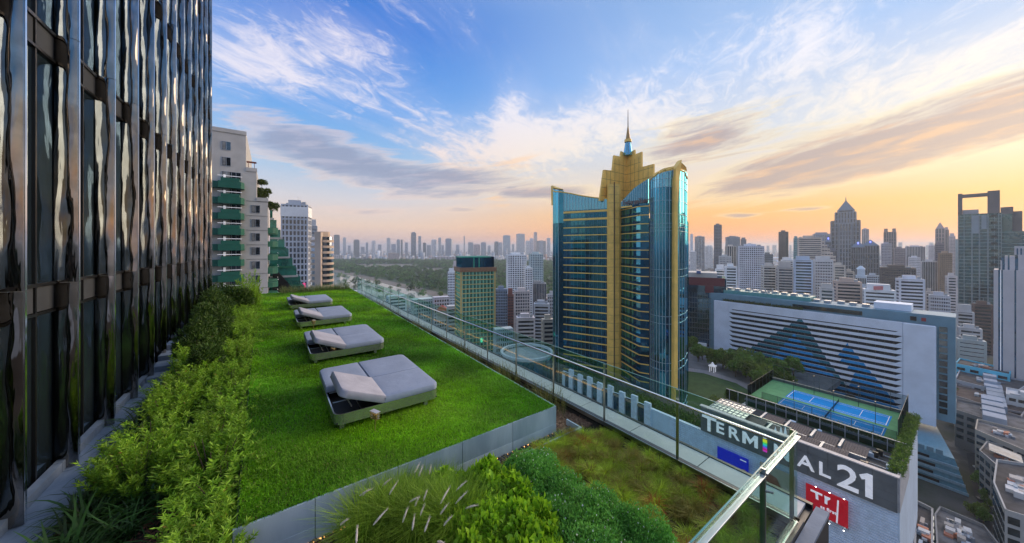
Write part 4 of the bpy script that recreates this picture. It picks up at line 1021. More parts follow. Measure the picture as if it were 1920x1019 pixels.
# planter along the right end of the block and the vent strip
pl = thing('leafy_planter', 'long leafy planter trailing along the mall roof edge beside the sports court', 'planter', (110, 9.3, zT))
MB().box(4, 44, -.6, .9, -2.0, -.9).build('trough', M_louv, pl)
obj('foliage', canopy_mesh('planter_leaves', 9000, (21, 1.15, 1.2), (.03, .08, .01), (.18, .32, .04), .55, .16, 101), pl, (23, 0, .1))
pl2 = thing('leafy_planter', 'low green planting strip between the timber roof decks and the blue sports court', 'planter', (132.8, 28, zT - 1.4))
MB().box(-1.2, 1.2, -18, 17, -.9, -.3).build('trough', M_louv, pl2)
obj('foliage', canopy_mesh('planter_leaves', 5000, (1.1, 17, .75), (.03, .07, .01), (.14, .24, .03), .5, .14, 102), pl2)
# ------------------------------------------------------------------ sports court
ct = thing('sports_court', 'rooftop sports court painted green with two bright blue tennis courts', 'sports court', (136, 11, H - 52.2))
MB().box(-2, 24.5, -.5, 34.5, -6, 0).build('court_base', mat('court_green', (.12, .32, .15), .9, 0, .1, .5, spec=.1), ct)
M_blue = mat('court_blue', (.008, .26, .66), .9, 0, .08, .6, spec=.05)
M_line = mat('court_line', (.75, .78, .80), .6)
for (x0, x1, y0, y1) in ((9.6, 19.2, 2.6, 26.5), (1.0, 8.0, 2.6, 26.5)):
    MB().box(x0, x1, y0, y1, .004, .02).build('blue_court', M_blue, ct)
    ln_ = MB()
    for a, b, c, d in ((x0 + .4, x1 - .4, y0 + .4, y0 + .55), (x0 + .4, x1 - .4, y1 - .55, y1 - .4), (x0 + .4, x0 + .52, y0 + .56, y1 - .56), (x1 - .52, x1 - .4, y0 + .56, y1 - .56), (x0 + 1.6, x0 + 1.72, y0 + .56, y1 - .56), (x1 - 1.72, x1 - 1.6, y0 + .56, y1 - .56), (x0 + 1.73, x1 - 1.73, y0 + 6, y0 + 6.12), (x0 + 1.73, x1 - 1.73, y1 - 6.12, y1 - 6)): ln_.box(a, b, c, d, .024, .03)
    ln_.build('court_lines', M_line, ct)
    mb = MB()
    for s in range(2): mb.tube((x0 - .3 + s * (x1 - x0 + .6), (y0 + y1) / 2, 0), (x0 - .3 + s * (x1 - x0 + .6), (y0 + y1) / 2, 1.1), .06, n=5)
    mb.build('net_post', M_steel_dark, ct); MB().box(x0 - .3, x1 + .3, (y0 + y1) / 2 - .02, (y0 + y1) / 2 + .02, .1, .95).build('tennis_net', M_net, ct)
M_dpost = mat('dark_green_post', (.03, .06, .06), .5)
fence = thing('court_fence', 'tall dark net fence round the rooftop sports court', 'fence', (136, 11, H - 52.2))
def fence_run(a, b, h, step=3.2):
    a, b = Vector(a), Vector(b); n = int((b - a).length / step)
    for k in range(n + 1):
        p = a.lerp(b, k / n); piece('post', M_dpost, fence, (p.x, p.y, h / 2), (.11, .11, h))
    d = (b - a).normalized() * .01; s_ = Vector((-d.y, d.x, 0))
    MB().slab([a, b, b + Vector((0, 0, h)), a + Vector((0, 0, h))], s_).build('net', M_netf, fence)
    MB().tube(a + Vector((0, 0, h)), b + Vector((0, 0, h)), .05, n=4).build('top_rail', M_dpost, fence)
M_netf = netmat('thin_net', (.70, .74, .74)); M_netd = netmat('dense_net', (.30, .35, .35))
fence_run((24.3, 0, 0), (24.3, 34, 0), 6.0)
fence_run((-1.2, 0, 0), (-1.2, 30, 0), 3.2, 4.2)
_k = M_netf; M_netf = M_netd
fence_run((-1.2, -.2, 0), (24.3, -.2, 0), 6.5); fence_run((-1.2, 34.2, 0), (24.3, 34.2, 0), 4.0)
M_netf = _k
for x, y in ((8.8, 5), (8.8, 14), (8.8, 24), (20, 10), (20, 21)):
    lp = thing('court_lamp_post', 'slim dark floodlight post standing on the sports court', 'lamp post', (136 + x, 11 + y, H - 52.2), 0, 'floodlight posts on the sports court')
    MB().tube((0, 0, 0), (0, 0, 6.5), .08, .05, 6).build('post', M_dpost, lp); MB().box(-.35, .35, -.12, .12, 6.5, 6.65).build('lamp_head', M_steel_dark, lp)
MB().box(24.6, 25.2, -.5, 34.5, -2, .9).build('court_kerb', mat('pale_kerb', (.42, .44, .42), .7), ct)
# billboards
def frame_yz(x, y0, y1, z0, z1): return MB().box(x, x + .3, min(y0, y1), max(y0, y1), z0, z1)
b1 = thing('billboard', 'lit deep blue billboard under the big mall lettering', 'billboard', (108.9, 0, 0))
yb0, yb1 = onx(1348, 850, 110).y, onx(1406, 880, 110).y
zb0, zb1 = onx(1348, 870, 109).z, onx(1348, 838, 109).z
frame_yz(0, yb0, yb1, zb0, zb1).build('panel', mat('deep_blue_print', (.008, .02, .36), .4, emit=((.01, .02, .7), .12)), b1)
sw_ = MB().slab([(-.03, lerp(Vector((0, yb1, 0)), Vector((0, yb0, 0)), s).y, zb0 + (zb1 - zb0) * (.38 - .9 * abs(s - .12))) for s in (0, .12, .3)] + [(-.03, yb0 + (yb1 - yb0) * .66, zb0 + .05), (-.03, yb1, zb0 + .05)], (-.02, 0, 0)); sw_.build('printed_shape', mat('tan_print', (.45, .22, .15), .5), b1)
MB().box(-.04, -.01, yb1 + .5, yb1 + 2.0, zb1 - 1.0, zb1 - .75).build('printed_line', M_let, b1)
b2 = thing('billboard', 'cream billboard with a brown swoosh seen through the near glass balustrade', 'billboard', (108.9, 0, 0))
y0, y1 = onx(1425, 900, 109).y, onx(1491, 930, 109).y; z1_, z0_ = onx(1430, 868, 109).z, onx(1430, 912, 109).z
frame_yz(0, y0, y1, z0_, z1_).build('panel', mat('cream_print', (.50, .42, .32), .5), b2)
MB().slab([(-.05, y0 - .2, z0_ + .3), (-.05, y0 - .2, z0_ + (z1_ - z0_) * .75), (-.05, (y0 + y1) / 2, z0_ + (z1_ - z0_) * .62), (-.05, y1 + 2.2, z0_ + .4)], (-.02, 0, 0)).build('printed_shape', mat('brown_print', (.30, .06, .03), .5), b2)
b3 = thing('billboard', 'lit red billboard reading ss first below the white number of the mall sign', 'billboard', (109.0, 0, 0))
y0, y1 = onx(1511, 920, 109).y, onx(1590, 960, 109).y; z1_, z0_ = onx(1511, 910, 109).z, onx(1590, 1000, 109).z + 1.0
z1_ = onx(1590, 941, 109).z
frame_yz(0, y0, y1, z0_, z1_).build('panel', mat('red_print', (.42, .008, .02), .4, emit=((.8, .01, .03), .08)), b3)
text('ss first', 1.1, M_let, b3, (-.06, onx(1538, 950, 109).y, z0_ + (z1_ - z0_) * .30), R(-90), 'printed_text', .02, .03)
wy = y0 - y1
MB().slab([(-.06, y1 + wy * .20, z1_ - .7), (-.06, y1 + wy * .24, z1_ - .7), (-.06, y1 + wy * .27, z0_ + .1), (-.06, y1 + wy * .23, z0_ + .1)], (-.03, 0, 0)).build('printed_stroke', M_let, b3)
lg = MB(); yq = y0 - wy * .12
lg.slab([(-.06, yq, z1_ - .9), (-.06, yq - 2.2, z1_ - .9), (-.06, yq - 2.2, z1_ - 1.4), (-.06, yq - 1.4, z1_ - 1.4), (-.06, yq - 1.5, z1_ - 2.8), (-.06, yq - 1.0, z1_ - 2.8), (-.06, yq - .9, z1_ - 1.4), (-.06, yq, z1_ - 1.4)], (-.03, 0, 0))
lg.slab([(-.06, yq - 2.5, z1_ - 1.0), (-.06, yq - 3.6, z1_ - 1.0), (-.06, yq - 3.6, z1_ - 1.4), (-.06, yq - 3.1, z1_ - 1.9), (-.06, yq - 3.1, z1_ - 2.9), (-.06, yq - 2.6, z1_ - 2.9), (-.06, yq - 2.6, z1_ - 1.5)], (-.03, 0, 0))
lg.build('printed_logo', M_let, b3)
MB().box(-.1, .4, y1 - .15, y0 + .15, z0_ - .25, z0_ - .02).build('lower_frame', M_rail2, b3)
M_spot = emitmat('spot_lamp', (1.0, .95, .85), 5)
for k in range(3):
    y = y1 + wy * (.08 + .33 * k)
    MB().box(-.5, -.1, y - .04, y + .04, z1_ + .45, z1_ + .52).build('lamp_arm', M_rail2, b3); MB().box(-.5, -.35, y - .12, y + .12, z1_ + .36, z1_ + .44).build('spot_lamp', M_spot, b3)
    MB().box(-.7, -.1, y - .04, y + .04, z0_ - .72, z0_ - .65).build('lamp_arm', M_rail2, b3); MB().box(-.7, -.55, y - .1, y + .1, z0_ - .6, z0_ - .52).build('spot_lamp', M_spot, b3)
# ------------------------------------------------------------------ banded hotel slab with the mountain mural
ws = thing('hotel_slab', 'broad white hotel slab with dark window strips and a blue mountain mural', 'hotel', (275, 0, 0))
XW = 275.; WY0, WY1 = 9.3, 114.5; WZ1, WZ0 = H - 40.3, H - 92
MB().box(.72, 4, WY0 + .2, WY1 - .2, WZ0, WZ1 - .3).build('wall_core', mat('black_strip_glass', (.012, .016, .02), .4, 0, .5, .2, spec=.15), ws)
fl0 = H - 46.3; fp = 3.36
by0, by1 = onx(1692, 650, XW).y, onx(1366, 600, XW).y
MB().box(0, 1.6, WY0, by0, WZ0, WZ1).build('white_wall', M_white, ws, bevel=.5)
MB().box(0, 1.6, by1, WY1, WZ0, WZ1).build('white_wall', M_white, ws, bevel=.3)
MB().box(.05, 1.6, by0, by1, fl0 + .9, WZ1 - .03).build('white_wall', M_white, ws)
M_md = mat('mural_dark_teal', (.03, .19, .26), .7, spec=.1); M_mb = mat('mural_blue', (.02, .30, .66), .7, spec=.1)
def mural(u):      # photograph column -> place along the facade
    return onx(u, 620, XW).y
def ypx(p, v): return None
def interval(poly, row_t):      # poly of (u, v) tops: returns y-interval on the row
    xs = []
    for (u0, v0), (u1, v1) in zip(poly, poly[1:] + poly[:1]):
        a, b = onx(u0, v0, XW), onx(u1, v1, XW)
        if (a.z - row_t) * (b.z - row_t) < 0: s = (row_t - a.z) / (b.z - a.z); xs.append(a.y + (b.y - a.y) * s)
    return (min(xs), max(xs)) if len(xs) >= 2 else None
m1_ = [(1501, 596), (1366, 676), (1366, 790), (1690, 800), (1600, 740), (1548, 668), (1512, 608)]
m2_ = [(1489, 624), (1440, 676), (1400, 790), (1660, 800), (1560, 700), (1510, 650)]
m3_ = [(1588, 642), (1568, 668), (1600, 700), (1560, 800), (1700, 800), (1686, 762), (1620, 680)]
for k in range(15):
    zt = fl0 - .62 - k * fp + .9; z0 = zt - 1.62
    if k > 13: z0 = WZ0
    piece('white_band', M_white, ws, (.36, (by0 + by1) / 2, (zt + z0) / 2), (.66, by1 - by0, zt - z0))
    # window strip ends are cut on a slant
    for ye, sg in ((by0, 1), (by1, -1)):
        MB().slab([(.12, ye, zt), (.12, ye, zt + fp - 1.62), (.12, ye + sg * 2.4, zt + (fp - 1.75) * 0)], (.55, 0, 0)).build('slanted_end', M_white, ws)
    zm = (zt + z0) / 2
    for poly, m_ in ((m1_, M_md), (m2_, M_mb), (m3_, M_mb)):
        iv = interval(poly, zm)
        if iv:
            o_ = {0: -.03, 1: -.06, 2: -.06}[0 if poly is m1_ else 1]; a_, b_ = max(iv[0], by0 + .5), min(iv[1], by1 - .5)
            if b_ - a_ > 1: MB().slab([(o_, a_, z0 + .02), (o_, b_, z0 + .02), (o_, b_ - .8, zt - .02), (o_, a_ + .8, zt - .02)], (.1 if poly is m1_ else .12, 0, 0)).build('mural_panel', m_, ws)
for k in range(14):      # window posts within the strips, the nearer third only stands out
    zt = fl0 - .62 - k * fp + .9
    mb = MB()
    for y in np.arange(by0 + 3, by1 - 2, 3.4): mb.box(.5, .75, y, y + .22, zt, zt + fp - 1.8)
    mb.build('window_posts', M_steel_dark, ws, kind='stuff')
M_slab = mat('blue_grey_render', (.15, .29, .37), .7, 0, .08, .1)
hs = MB().box(4.2, 22, 3.4, 123, WZ0 + 3, H - 35.2).build('rear_slab', M_slab, ws)
st_ = MB()
for k in range(13): piece('stair_window', M_dwin, ws, (4.1, 7.2, H - 42 - k * 3.5), (.3, 2.6, 2.6))
piece('roof_window', M_mull, ws, (4.1, 17, H - 38), (.3, 2.2, 2.2)); piece('red_roof_sign', mat('dull_red', (.30, .05, .05), .6), ws, (4.1, 13.5, H - 38), (.3, 1.6, 1.8))
MB().box(4.0, 4.5, 36, 68, H - 39.6, H - 37.2).build('upper_window_strip', M_dwin, ws)
MB().box(8, 22, 60, 120, H - 35.1, H - 32.5).build('teal_roof', mat('teal_roof', (.10, .32, .32), .5), ws)
MB().box(9, 20, 18, 32, H - 35.1, H - 31.5).build('white_roof_box', M_white, ws)
for k in range(14):
    y = 34 + k * 5.6; MB().box(10 + (k % 3) * 2, 14 + (k % 3) * 2, y, y + 3, H - 35.1 + (2.6 if y > 60 else 0), H - 33.6 + (2.6 if y > 60 else 0)).build('roof_plant', M_rail2, ws)
for k, ch in enumerate('WESTIN'):
    y = onx(1389.5 + k * 7.3, 550, XW + 9).y; text(ch, 4.2 if ch != 'I' else 4.0, mat('lit_white_letter', (.75, .72, .66), .5, emit=((1, .9, .75), .35)), ws, (9, y, H - 35.4 - (.0)), R(-90), 'sign_letter', .2, .1)
lgw = MB()
for s0, s1, zz0, zz1 in ((0, 1.2, 6.2, 0), (1.2, 2.4, 0, 4.6), (2.4, 3.6, 4.6, 0), (3.6, 4.8, 0, 6.2)):
    y = onx(1434, 550, XW + 9).y; lgw.tube((9, y - s0, H - 34.8 + zz0), (9, y - s1, H - 34.8 + zz1), .35, n=4)
lgw.build('logo_letter', mat('pale_grey_letter', (.5, .5, .5), .5), ws)
obj('roof_planting', canopy_mesh('roof_leaves', 2500, (.8, 23, 1.2), (.02, .05, .01), (.12, .16, .03), 1.0, .35, 103), ws, (2.6, 86, WZ1 + .4))
wp2 = thing('hotel_podium', 'blue grey louvred podium building below the white hotel slab', 'building')
q_ = [(1690, 812, 152), (1796, 865, 140), (1818, 953, 139)]
P0, P1, P2 = at(1712, 800, 165), at(1790, 861, 150), at(1817, 952, 146)
def podium():
    a, b = Vector((P0.x - 8, P0.y + 8, 0)), Vector((P1.x, P1.y, 0)); bk = Vector((60, 10, 0)); zt = P1.z
    b2 = Vector((P2.x, P2.y, 0))
    body = MB(); vs = [(a.x, a.y, 0), (b2.x, b2.y, 0), (b2.x + 60, b2.y + 10, 0), (a.x + 60, a.y + 10, 0), (a.x, a.y, zt), (b.x, b.y, zt), (b.x + 60, b.y + 10, zt), (a.x + 60, a.y + 10, zt)]
    body.add(vs, [(0, 3, 2, 1), (4, 5, 6, 7), (0, 1, 5, 4), (1, 2, 6, 5), (2, 3, 7, 6), (3, 0, 4, 7)]); body.build('building_body', mat('teal_grey_cladding', (.12, .30, .40), .5), wp2)
    n = (b - a); nv = Vector((n.y, -n.x, 0)).normalized() * -1
    if nv.dot(a) > 0: nv = -nv
    L = (b - a).length
    for k in range(7):
        z = zt - 4.2 - k * 3.3; s = 1 - z / zt * 0 
        bb = b.lerp(b2, 1 - z / zt)
        MB().slab([(a.x, a.y, z), (bb.x, bb.y, z), (bb.x, bb.y, z + 1.2), (a.x, a.y, z + 1.2)], nv * .5).build('louvre_band', mat('grey_blue_louvre', (.26, .42, .52), .5), wp2)
        c = a.lerp(bb, .12 + .08 * (k % 3)); d = a.lerp(bb, .62 + .05 * (k % 2))
        MB().slab([(c.x, c.y, z + 1.25), (d.x, d.y, z + 1.25), (d.x, d.y, z + 2.4), (c.x, c.y, z + 2.4)], nv * .3).build('dark_strip', M_mull, wp2)
    for k in range(4):
        c = a.lerp(b, .35 + k * .13); MB().slab([(c.x, c.y, zt + .02), (c.x + n.x * .1, c.y + n.y * .1, zt + .02), (c.x + n.x * .1, c.y + n.y * .1, zt + 2.0), (c.x, c.y, zt + 2.0)], -nv * 1.5).build('roof_box', M_slab, wp2)
podium()
# ------------------------------------------------------------------ garden deck between tower and hotel
DZ = H - 78
deck = MB().prism([(131, 51), (272, 44), (274, 122), (215, 160), (131, 150)], DZ - 3, DZ).build('garden_deck', mat('garden_paving', (.20, .21, .22), .8, 0, .15, .2), None)
tag(deck, 'planted garden deck between the gold tower and the white hotel slab', 'roof deck')
MB().prism([(150, 60), (205, 62), (216, 78), (217, 96), (207, 112), (160, 125)], DZ + .01, DZ + .1).build('garden_lawn', mat('mown_lawn', (.045, .10, .025), .9, 0, .2, .3), kind='structure')
MB().prism([(205.5, 61), (212, 60), (222, 78), (223.5, 97), (213, 116), (208, 112), (217.4, 96), (216.4, 78)], DZ + .01, DZ + .14).build('garden_path', mat('pale_path', (.34, .33, .34), .8), kind='structure')
gz = thing('garden_gazebo', 'small white gazebo beside the garden path', 'gazebo', (224, 94, DZ))
for sx in (-1, 1):
    for sy in (-1, 1): MB().tube((sx * 1.2, sy * 1.2, 0), (sx * 1.2, sy * 1.2, 3.6), .28, n=8).build('column', M_let, gz)
MB().box(-1.8, 1.8, -1.8, 1.8, 3.6, 4.2).build('entablature', M_let, gz); MB().tube((0, 0, 4.2), (0, 0, 6.2), 1.4, .2, 8).build('dome', M_let, gz)
# ------------------------------------------------------------------ white apartment block with green balconies
ap = thing('apartment_block', 'white apartment block with green balconies stepping down on its right side', 'apartment building')
YAp = 85.0
def ax(u, v=465, Y=YAp):
    a = (u - CX) / F; t = Y / (-a * ST + CT); return Vector((t * (a * CT + ST), Y, H + (HY - v) / F * t))
def ap_x(u): return ax(u).x
M_apw = mat('off_white_render', (.47, .47, .45), .8, 0, .08, .4)
M_green = mat('green_balcony', (.005, .105, .068), .6, 0, .08, .6)
x398, x461, x481, x502 = ap_x(380) - 6, ap_x(461), ap_x(481), ap_x(502)
zt1, zt2, zt3 = ax(461, 249).z, ax(481, 318).z, ax(502, 374).z
ap_b = MB(); ap_b.box(x398, x461, YAp + .3, YAp + 24, 0, zt1).box(x461 + .003, x481, YAp + .3, YAp + 24, 0, zt2).box(x481 + .003, x502, YAp + .3, YAp + 24, 0, zt3)
ap_b.build('building_body', M_apw, ap)
fh = 84 / 2 / 3.087 * 2 / F * 65.5    # storey height from the balcony spacing
fhz = (452 - 422.5) / F * 65
for x0, x1, z in ((x398, x461, zt1), (x461, x481, zt2), (x481, x502, zt3)):
    MB().box(x0 - .003, x1 + .1, YAp + .15, YAp + .29, z - .5, z + .25).build('parapet', M_apw, ap)
M_curt = mat('window_curtain', (.16, .17, .17), .6, 0, .4, .9)
def window(par, x0, x1, z0, z1, y, panes=2):
    f = MB().box(x0, x1, y - .06, y - .02, z0, z1).build('window', M_dwin, par)
    fr_ = MB().box(x0 - .06, x0, y - .1, y, z0 - .06, z1 + .06).box(x1, x1 + .06, y - .1, y, z0 - .06, z1 + .06).box(x0, x1, y - .1, y, z1, z1 + .06).box(x0, x1, y - .1, y, z0 - .06, z0)
    for k in range(1, panes): xx = x0 + (x1 - x0) * k / panes; fr_.box(xx - .03, xx + .03, y - .09, y - .061, z0, z1)
    fr_.build('frame', M_rail2, f)
    MB().box(x0 + .05, x0 + (x1 - x0) * .42, y - .075, y - .062, z0 + .05, z1 - .05).build('curtain', M_curt, f)
wx0, wx1 = ap_x(416), ap_x(432)
for v0, v1 in ((265, 280), (294.5, 310)): window(ap, wx0, wx1, ax(420, v1).z, ax(420, v0).z, YAp + .3)
k = 0
for i in range(9):
    vb = 355.5 + i * 28.6      # bottom of each balcony
    zb_ = ax(440, vb).z; zt_ = ax(440, vb - 19).z; hh_ = (zt_ - zb_)
    xL, xR = ap_x(396) - 1, ap_x(459.5)
    pl_ = [(xL, YAp + .3), (xL, YAp - 1.0), (ap_x(409), YAp - 1.0), (ap_x(411), YAp - 1.9), (ap_x(453), YAp - 1.9), (xR - .1, YAp - 1.0), (xR - .1, YAp + .3)]
    MB().prism(pl_, zb_, zb_ + hh_ * .62).build('balcony', M_green, ap)
    MB().prism([(ap_x(416), YAp - 1.85), (ap_x(450), YAp - 1.85), (ap_x(450), YAp + .3), (ap_x(416), YAp + .3)], zb_ + hh_ * .63, zb_ + hh_ * .95).build('balcony', M_green, ap)
    MB().tube((ap_x(410), YAp - 1.85, zb_ + hh_ * 1.12), (ap_x(455), YAp - 1.85, zb_ + hh_ * 1.12), .05, n=4).build('balcony_rail', M_let, ap)
    window(ap, ap_x(416), ap_x(451), zb_ + hh_ * .9, ax(440, vb - 31).z + .1, YAp + .3, 4)
    MB().box(ap_x(419), ap_x(423), YAp - .3, YAp + .2, zb_ + hh_ * .96, zb_ + hh_ * 1.35).build('air_conditioner', M_let, ap)
for i in range(8):
    v0 = 385.5 + i * 26.3
    window(ap, ap_x(471.5), ap_x(487), ax(480, v0 + 13.5).z, ax(480, v0).z, YAp + .3, 2)
for i in range(9):
    zj = zt3 - .6 - i * 2.95; MB().box(x461 + .05, x502 + .02, YAp + .24, YAp + .298, zj, zj + .07).build('string_course', M_curt, ap)
# rounded balconies on the right-hand flank
for i in range(8):
    z = ax(505, 437 + i * 26).z; c = Vector((x502 + .1, YAp + 3.5, 0))
    for j in range(3):
        mb = MB(); P_ = [(c.x - .1, c.y + j * 7 - 1.8)] + [(c.x + 1.7 * math.cos(a), c.y + j * 7 + 1.8 * math.sin(a)) for a in np.linspace(-1.5, 1.5, 9)] + [(c.x - .1, c.y + j * 7 + 1.8)]
        mb.prism(P_, z, z + 1.15); mb.build('round_balcony', M_green, ap)
        MB().tube((c.x + 1.7, c.y + j * 7 - .9, z + 1.5), (c.x + 1.7, c.y + j * 7 + .9, z + 1.5), .05, n=4).build('balcony_rail', M_let, ap)
for (u0, v0, w, n) in ((484, 362, 2.6, 3600), (483, 335, 1.4, 1200), (506, 385, 2.0, 1800)):
    p = ax(u0, v0); p.y += 4
    t = thing('terrace_shrub', 'shrub growing on the %s roof step of the white apartment block' % {484: 'middle', 483: 'upper', 506: 'lowest'}[u0], 'shrub', (p.x + .6, p.y, p.z - 1.0))
    obj('foliage', bush_mesh('terrace_leaf', w * .6, w * 1.0, n, .35, .13, (.02, .05, .01), (.12, .17, .03), u0, lobes=7), t)
    obj('stem', stem_mesh(w * .5, w * .8), t)
pg_ = thing('roof_pergola', 'small red-beamed pergola on the upper roof step of the white apartment block', 'pergola', tuple(ax(464, 316) + Vector((0, 2, 0))))
pg_.scale = (.62, .8, .8)
for sx in (0, 1.6): MB().box(sx, sx + .15, 0, .15, 0, 2.2).build('post', mat('red_brown', (.16, .05, .04), .7), pg_)
for k in range(4): MB().box(-.4, 2.2, k * .5, k * .5 + .12, 2.2, 2.35).build('beam', MATS['red_brown'], pg_)
# diagonal stepped green building below it
sg = thing('stepped_building', 'green glass building stepping down diagonally beside the white apartment block', 'building')
Yg = 100.
def gx(u): return ax(u, 465, Yg).x
def gz_(v, u=520): return ax(u, v, Yg).z
M_gglass = glassmat('green_glass', (.02, .17, .14), refl=.15, gloss=(.3, .7, .6), rough=.08, var=.5, vscale=.4)
for i in range(9):
    v0 = 395 + i * 18; xr = gx(511 + i * 7.5); z1 = gz_(v0); z0 = gz_(v0 + 18)
    MB().box(x502 + .3, xr, Yg, Yg + 16, z0 + .45, z1).build('storey_glass', M_gglass, sg); MB().box(x502 + .3, xr + .3, Yg - .4, Yg + 16.2, z0 + .003, z0 + .447).build('floor_slab', M_green if i % 2 else M_rail2, sg)
MB().box(x502 + .3, gx(575), Yg, Yg + 16, 0, gz_(557)).build('building_body', M_gglass, sg)
MB().slab([(gx(511), Yg - .5, gz_(500)), (gx(514), Yg - .5, gz_(500)), (gx(554), Yg - .5, gz_(549)), (gx(511), Yg - .5, gz_(560))], (0, -.4, 0)).build('diagonal_dark_wall', M_mull, sg)  # dark slab slanting down across the lower storeys
# =================================================================== CITY
GZC = 0.0
def groundmat():
    m = bpy.data.materials.new('city_ground'); m.use_nodes = True; nt = m.node_tree; q = N(nt); b = nt.nodes['Principled BSDF']
    pos = q.node('ShaderNodeNewGeometry').outputs['Position']
    a = q.noise(pos, .012, 6, .65); b2 = q.noise(pos, .06, 5, .6); 
    c = q.mix(q.mapr(a, .42, .58), (.030, .045, .022), (.085, .085, .085)); c = q.mix(q.mapr(b2, .55, .62), c, (.16, .155, .15))
    nt.links.new(c, b.inputs['Base Color']); b.inputs['Roughness'].default_value = .9; return m
gm_ = mesh_np('ground', [(-13000, -13000, 0), (13000, -13000, 0), (13000, 13000, 0), (-13000, 13000, 0)], [(0, 1, 2, 3)], groundmat())
obj('ground', gm_, kind='structure')
# lake and park
def poly_z(name, pts, z, m): return MB().prism([(p[0], p[1]) for p in pts], z - .4, z).build(name, m, kind='structure')
def gp(u, v): p = onz(u, v, 0); return (p.x, p.y)
M_water = mat('lake_water', (.14, .22, .20), .10, 0, .1, .01, spec=.8)
lake = [gp(470, 545), gp(560, 560), gp(700, 590), gp(790, 576), gp(835, 566), gp(815, 557), gp(760, 542), gp(700, 527), gp(650, 515), gp(612, 508), gp(540, 503), gp(480, 502)]
def area(P): return sum(a[0] * b[1] - b[0] * a[1] for a, b in zip(P, P[1:] + P[:1]))
def ccw(P): return P if area(P) > 0 else P[::-1]
poly_z('lake', ccw(lake), .6, M_water)
park = [gp(470, 562), gp(560, 562), gp(690, 590), gp(880, 592), gp(1060, 560), gp(1060, 506), gp(1060, 493), gp(860, 491), gp(600, 489), gp(440, 492)]
poly_z('park_ground', ccw(park), .15, mat('park_floor', (.02, .05, .012), .9, 0, .5, .01, col2=(.045, .075, .025)))
shore = [gp(540, 503), gp(612, 508), gp(650, 515), gp(700, 527), gp(760, 542), gp(815, 557), gp(835, 566), gp(850, 556), gp(780, 538), gp(700, 521), gp(640, 508), gp(560, 499)]
poly_z('shore_path', ccw(shore), .8, mat('shore_earth', (.17, .15, .12), .9, 0, .2, .03))
for P_, nm in (([gp(690, 505), gp(790, 502), gp(780, 496), gp(640, 496)], 'dry_field'), ([gp(775, 507), gp(830, 510), gp(835, 504), gp(785, 503)], 'dry_field'), ([gp(620, 497), gp(655, 499), gp(670, 496), gp(625, 494)], 'dry_field')):
    poly_z(nm, ccw(P_), .7, mat('dry_ground', (.16, .15, .12), .9, 0, .2, .02))
def inside(P, x, y):
    r = np.zeros(len(x), bool); n = len(P)
    for i in range(n):
        x0, y0 = P[i]; x1, y1 = P[(i + 1) % n]
        c = ((y0 > y) != (y1 > y)) & (x < (x1 - x0) * (y - y0) / (y1 - y0 + 1e-9) + x0); r ^= c
    return r
# tree crowns: lumpy clumps of leaf-size faces
def crown_mesh(name, r, h, n, c0, c1, seed, ln, wd):
    return bush_mesh(name, r, h, n, ln, wd, c0, c1, seed, lobes=10, up=.25, shell=.6)
crm = [crown_mesh('crown', 5.0, 9, 1500, (.035, .10, .012), (.20, .36, .05), 200 + k, 1.3, .75) for k in range(3)] + \
      [crown_mesh('crown', 5.0, 8, 1300, (.045, .10, .012), (.24, .34, .05), 210 + k, 1.3, .75) for k in range(2)]
tk = MB().tube((0, 0, -4), (0, 0, 4), .45, .25, 6).tube((0, 0, 2), (2, .6, 6), .22, .1, 5).tube((0, 0, 2.4), (-1.8, -.8, 6), .2, .1, 5).mesh('trunk', M_bark)
def tree(x, y, z, s, i, label, group=None, hz=None):
    t = thing('tree', label, 'tree', (x, y, z), rng.uniform(0, 6.28), group); t.scale = (s, s, hz or s)
    obj('crown', crm[i % 5], t, (0, 0, 2.2)); obj('trunk', tk, t); return t
rt = np.random.default_rng(17)
for k in range(26):
    x = rt.uniform(215, 262); y = rt.uniform(55, 96)
    if x < 226 and y > 75: x += 14
    tree(x, y, DZ, rt.uniform(.8, 1.15), k, 'broad tree in the grove between the garden path and the white hotel slab', 'trees in the garden deck grove')
for k in range(12):
    tree(rt.uniform(222, 262), rt.uniform(108, 142), DZ, rt.uniform(.7, 1.1), k, 'tree beyond the garden lawn beside the gold tower', 'trees beyond the garden lawn')
for k in range(16):
    tree(rt.uniform(140, 200), rt.uniform(56, 74) if k % 2 else rt.uniform(52, 62), DZ - 2, rt.uniform(.45, .7), k, 'low bushy tree along the near edge of the garden deck', 'low trees on the near edge of the garden deck')
# park woodland: beyond counting, one mass of crowns
def merged_crowns(name, pts, sizes, variants, n_each):
    Vs, Fs, Ts = [], [], []; o = 0
    base = []
    for vi in range(variants):
        me = crown_mesh('v', 5.0, 8, n_each, (.014, .055, .010), (.08, .18, .035), 300 + vi, 2.4, 1.7); v = np.zeros(len(me.vertices) * 3, np.float32); me.vertices.foreach_get('co', v)
        f = np.zeros(len(me.polygons) * 3, np.int32); me.polygons.foreach_get('vertices', f); t = np.zeros(len(me.polygons) * 4, np.float32); me.attributes['tint'].data.foreach_get('color', t)
        base.append((v.reshape(-1, 3), f.reshape(-1, 3), t.reshape(-1, 4)[:, :3]))
    r_ = np.random.default_rng(3)
    for (x, y, z), s in zip(pts, sizes):
        v, f, t = base[r_.integers(variants)]; a = r_.uniform(0, 6.28); ca, sa = math.cos(a), math.sin(a)
        w = np.stack([(v[:, 0] * ca - v[:, 1] * sa) * s + x, (v[:, 0] * sa + v[:, 1] * ca) * s + y, v[:, 2] * s + z], 1); Vs.append(w); Fs.append(f + o); o += len(v); Ts.append((t * r_.uniform(.5, 1.8) * np.array([r_.uniform(.9, 1.25), 1, 1])).clip(0, 1))
    return mesh_np(name, np.concatenate(Vs), np.concatenate(Fs), M_leaf, np.concatenate(Ts))
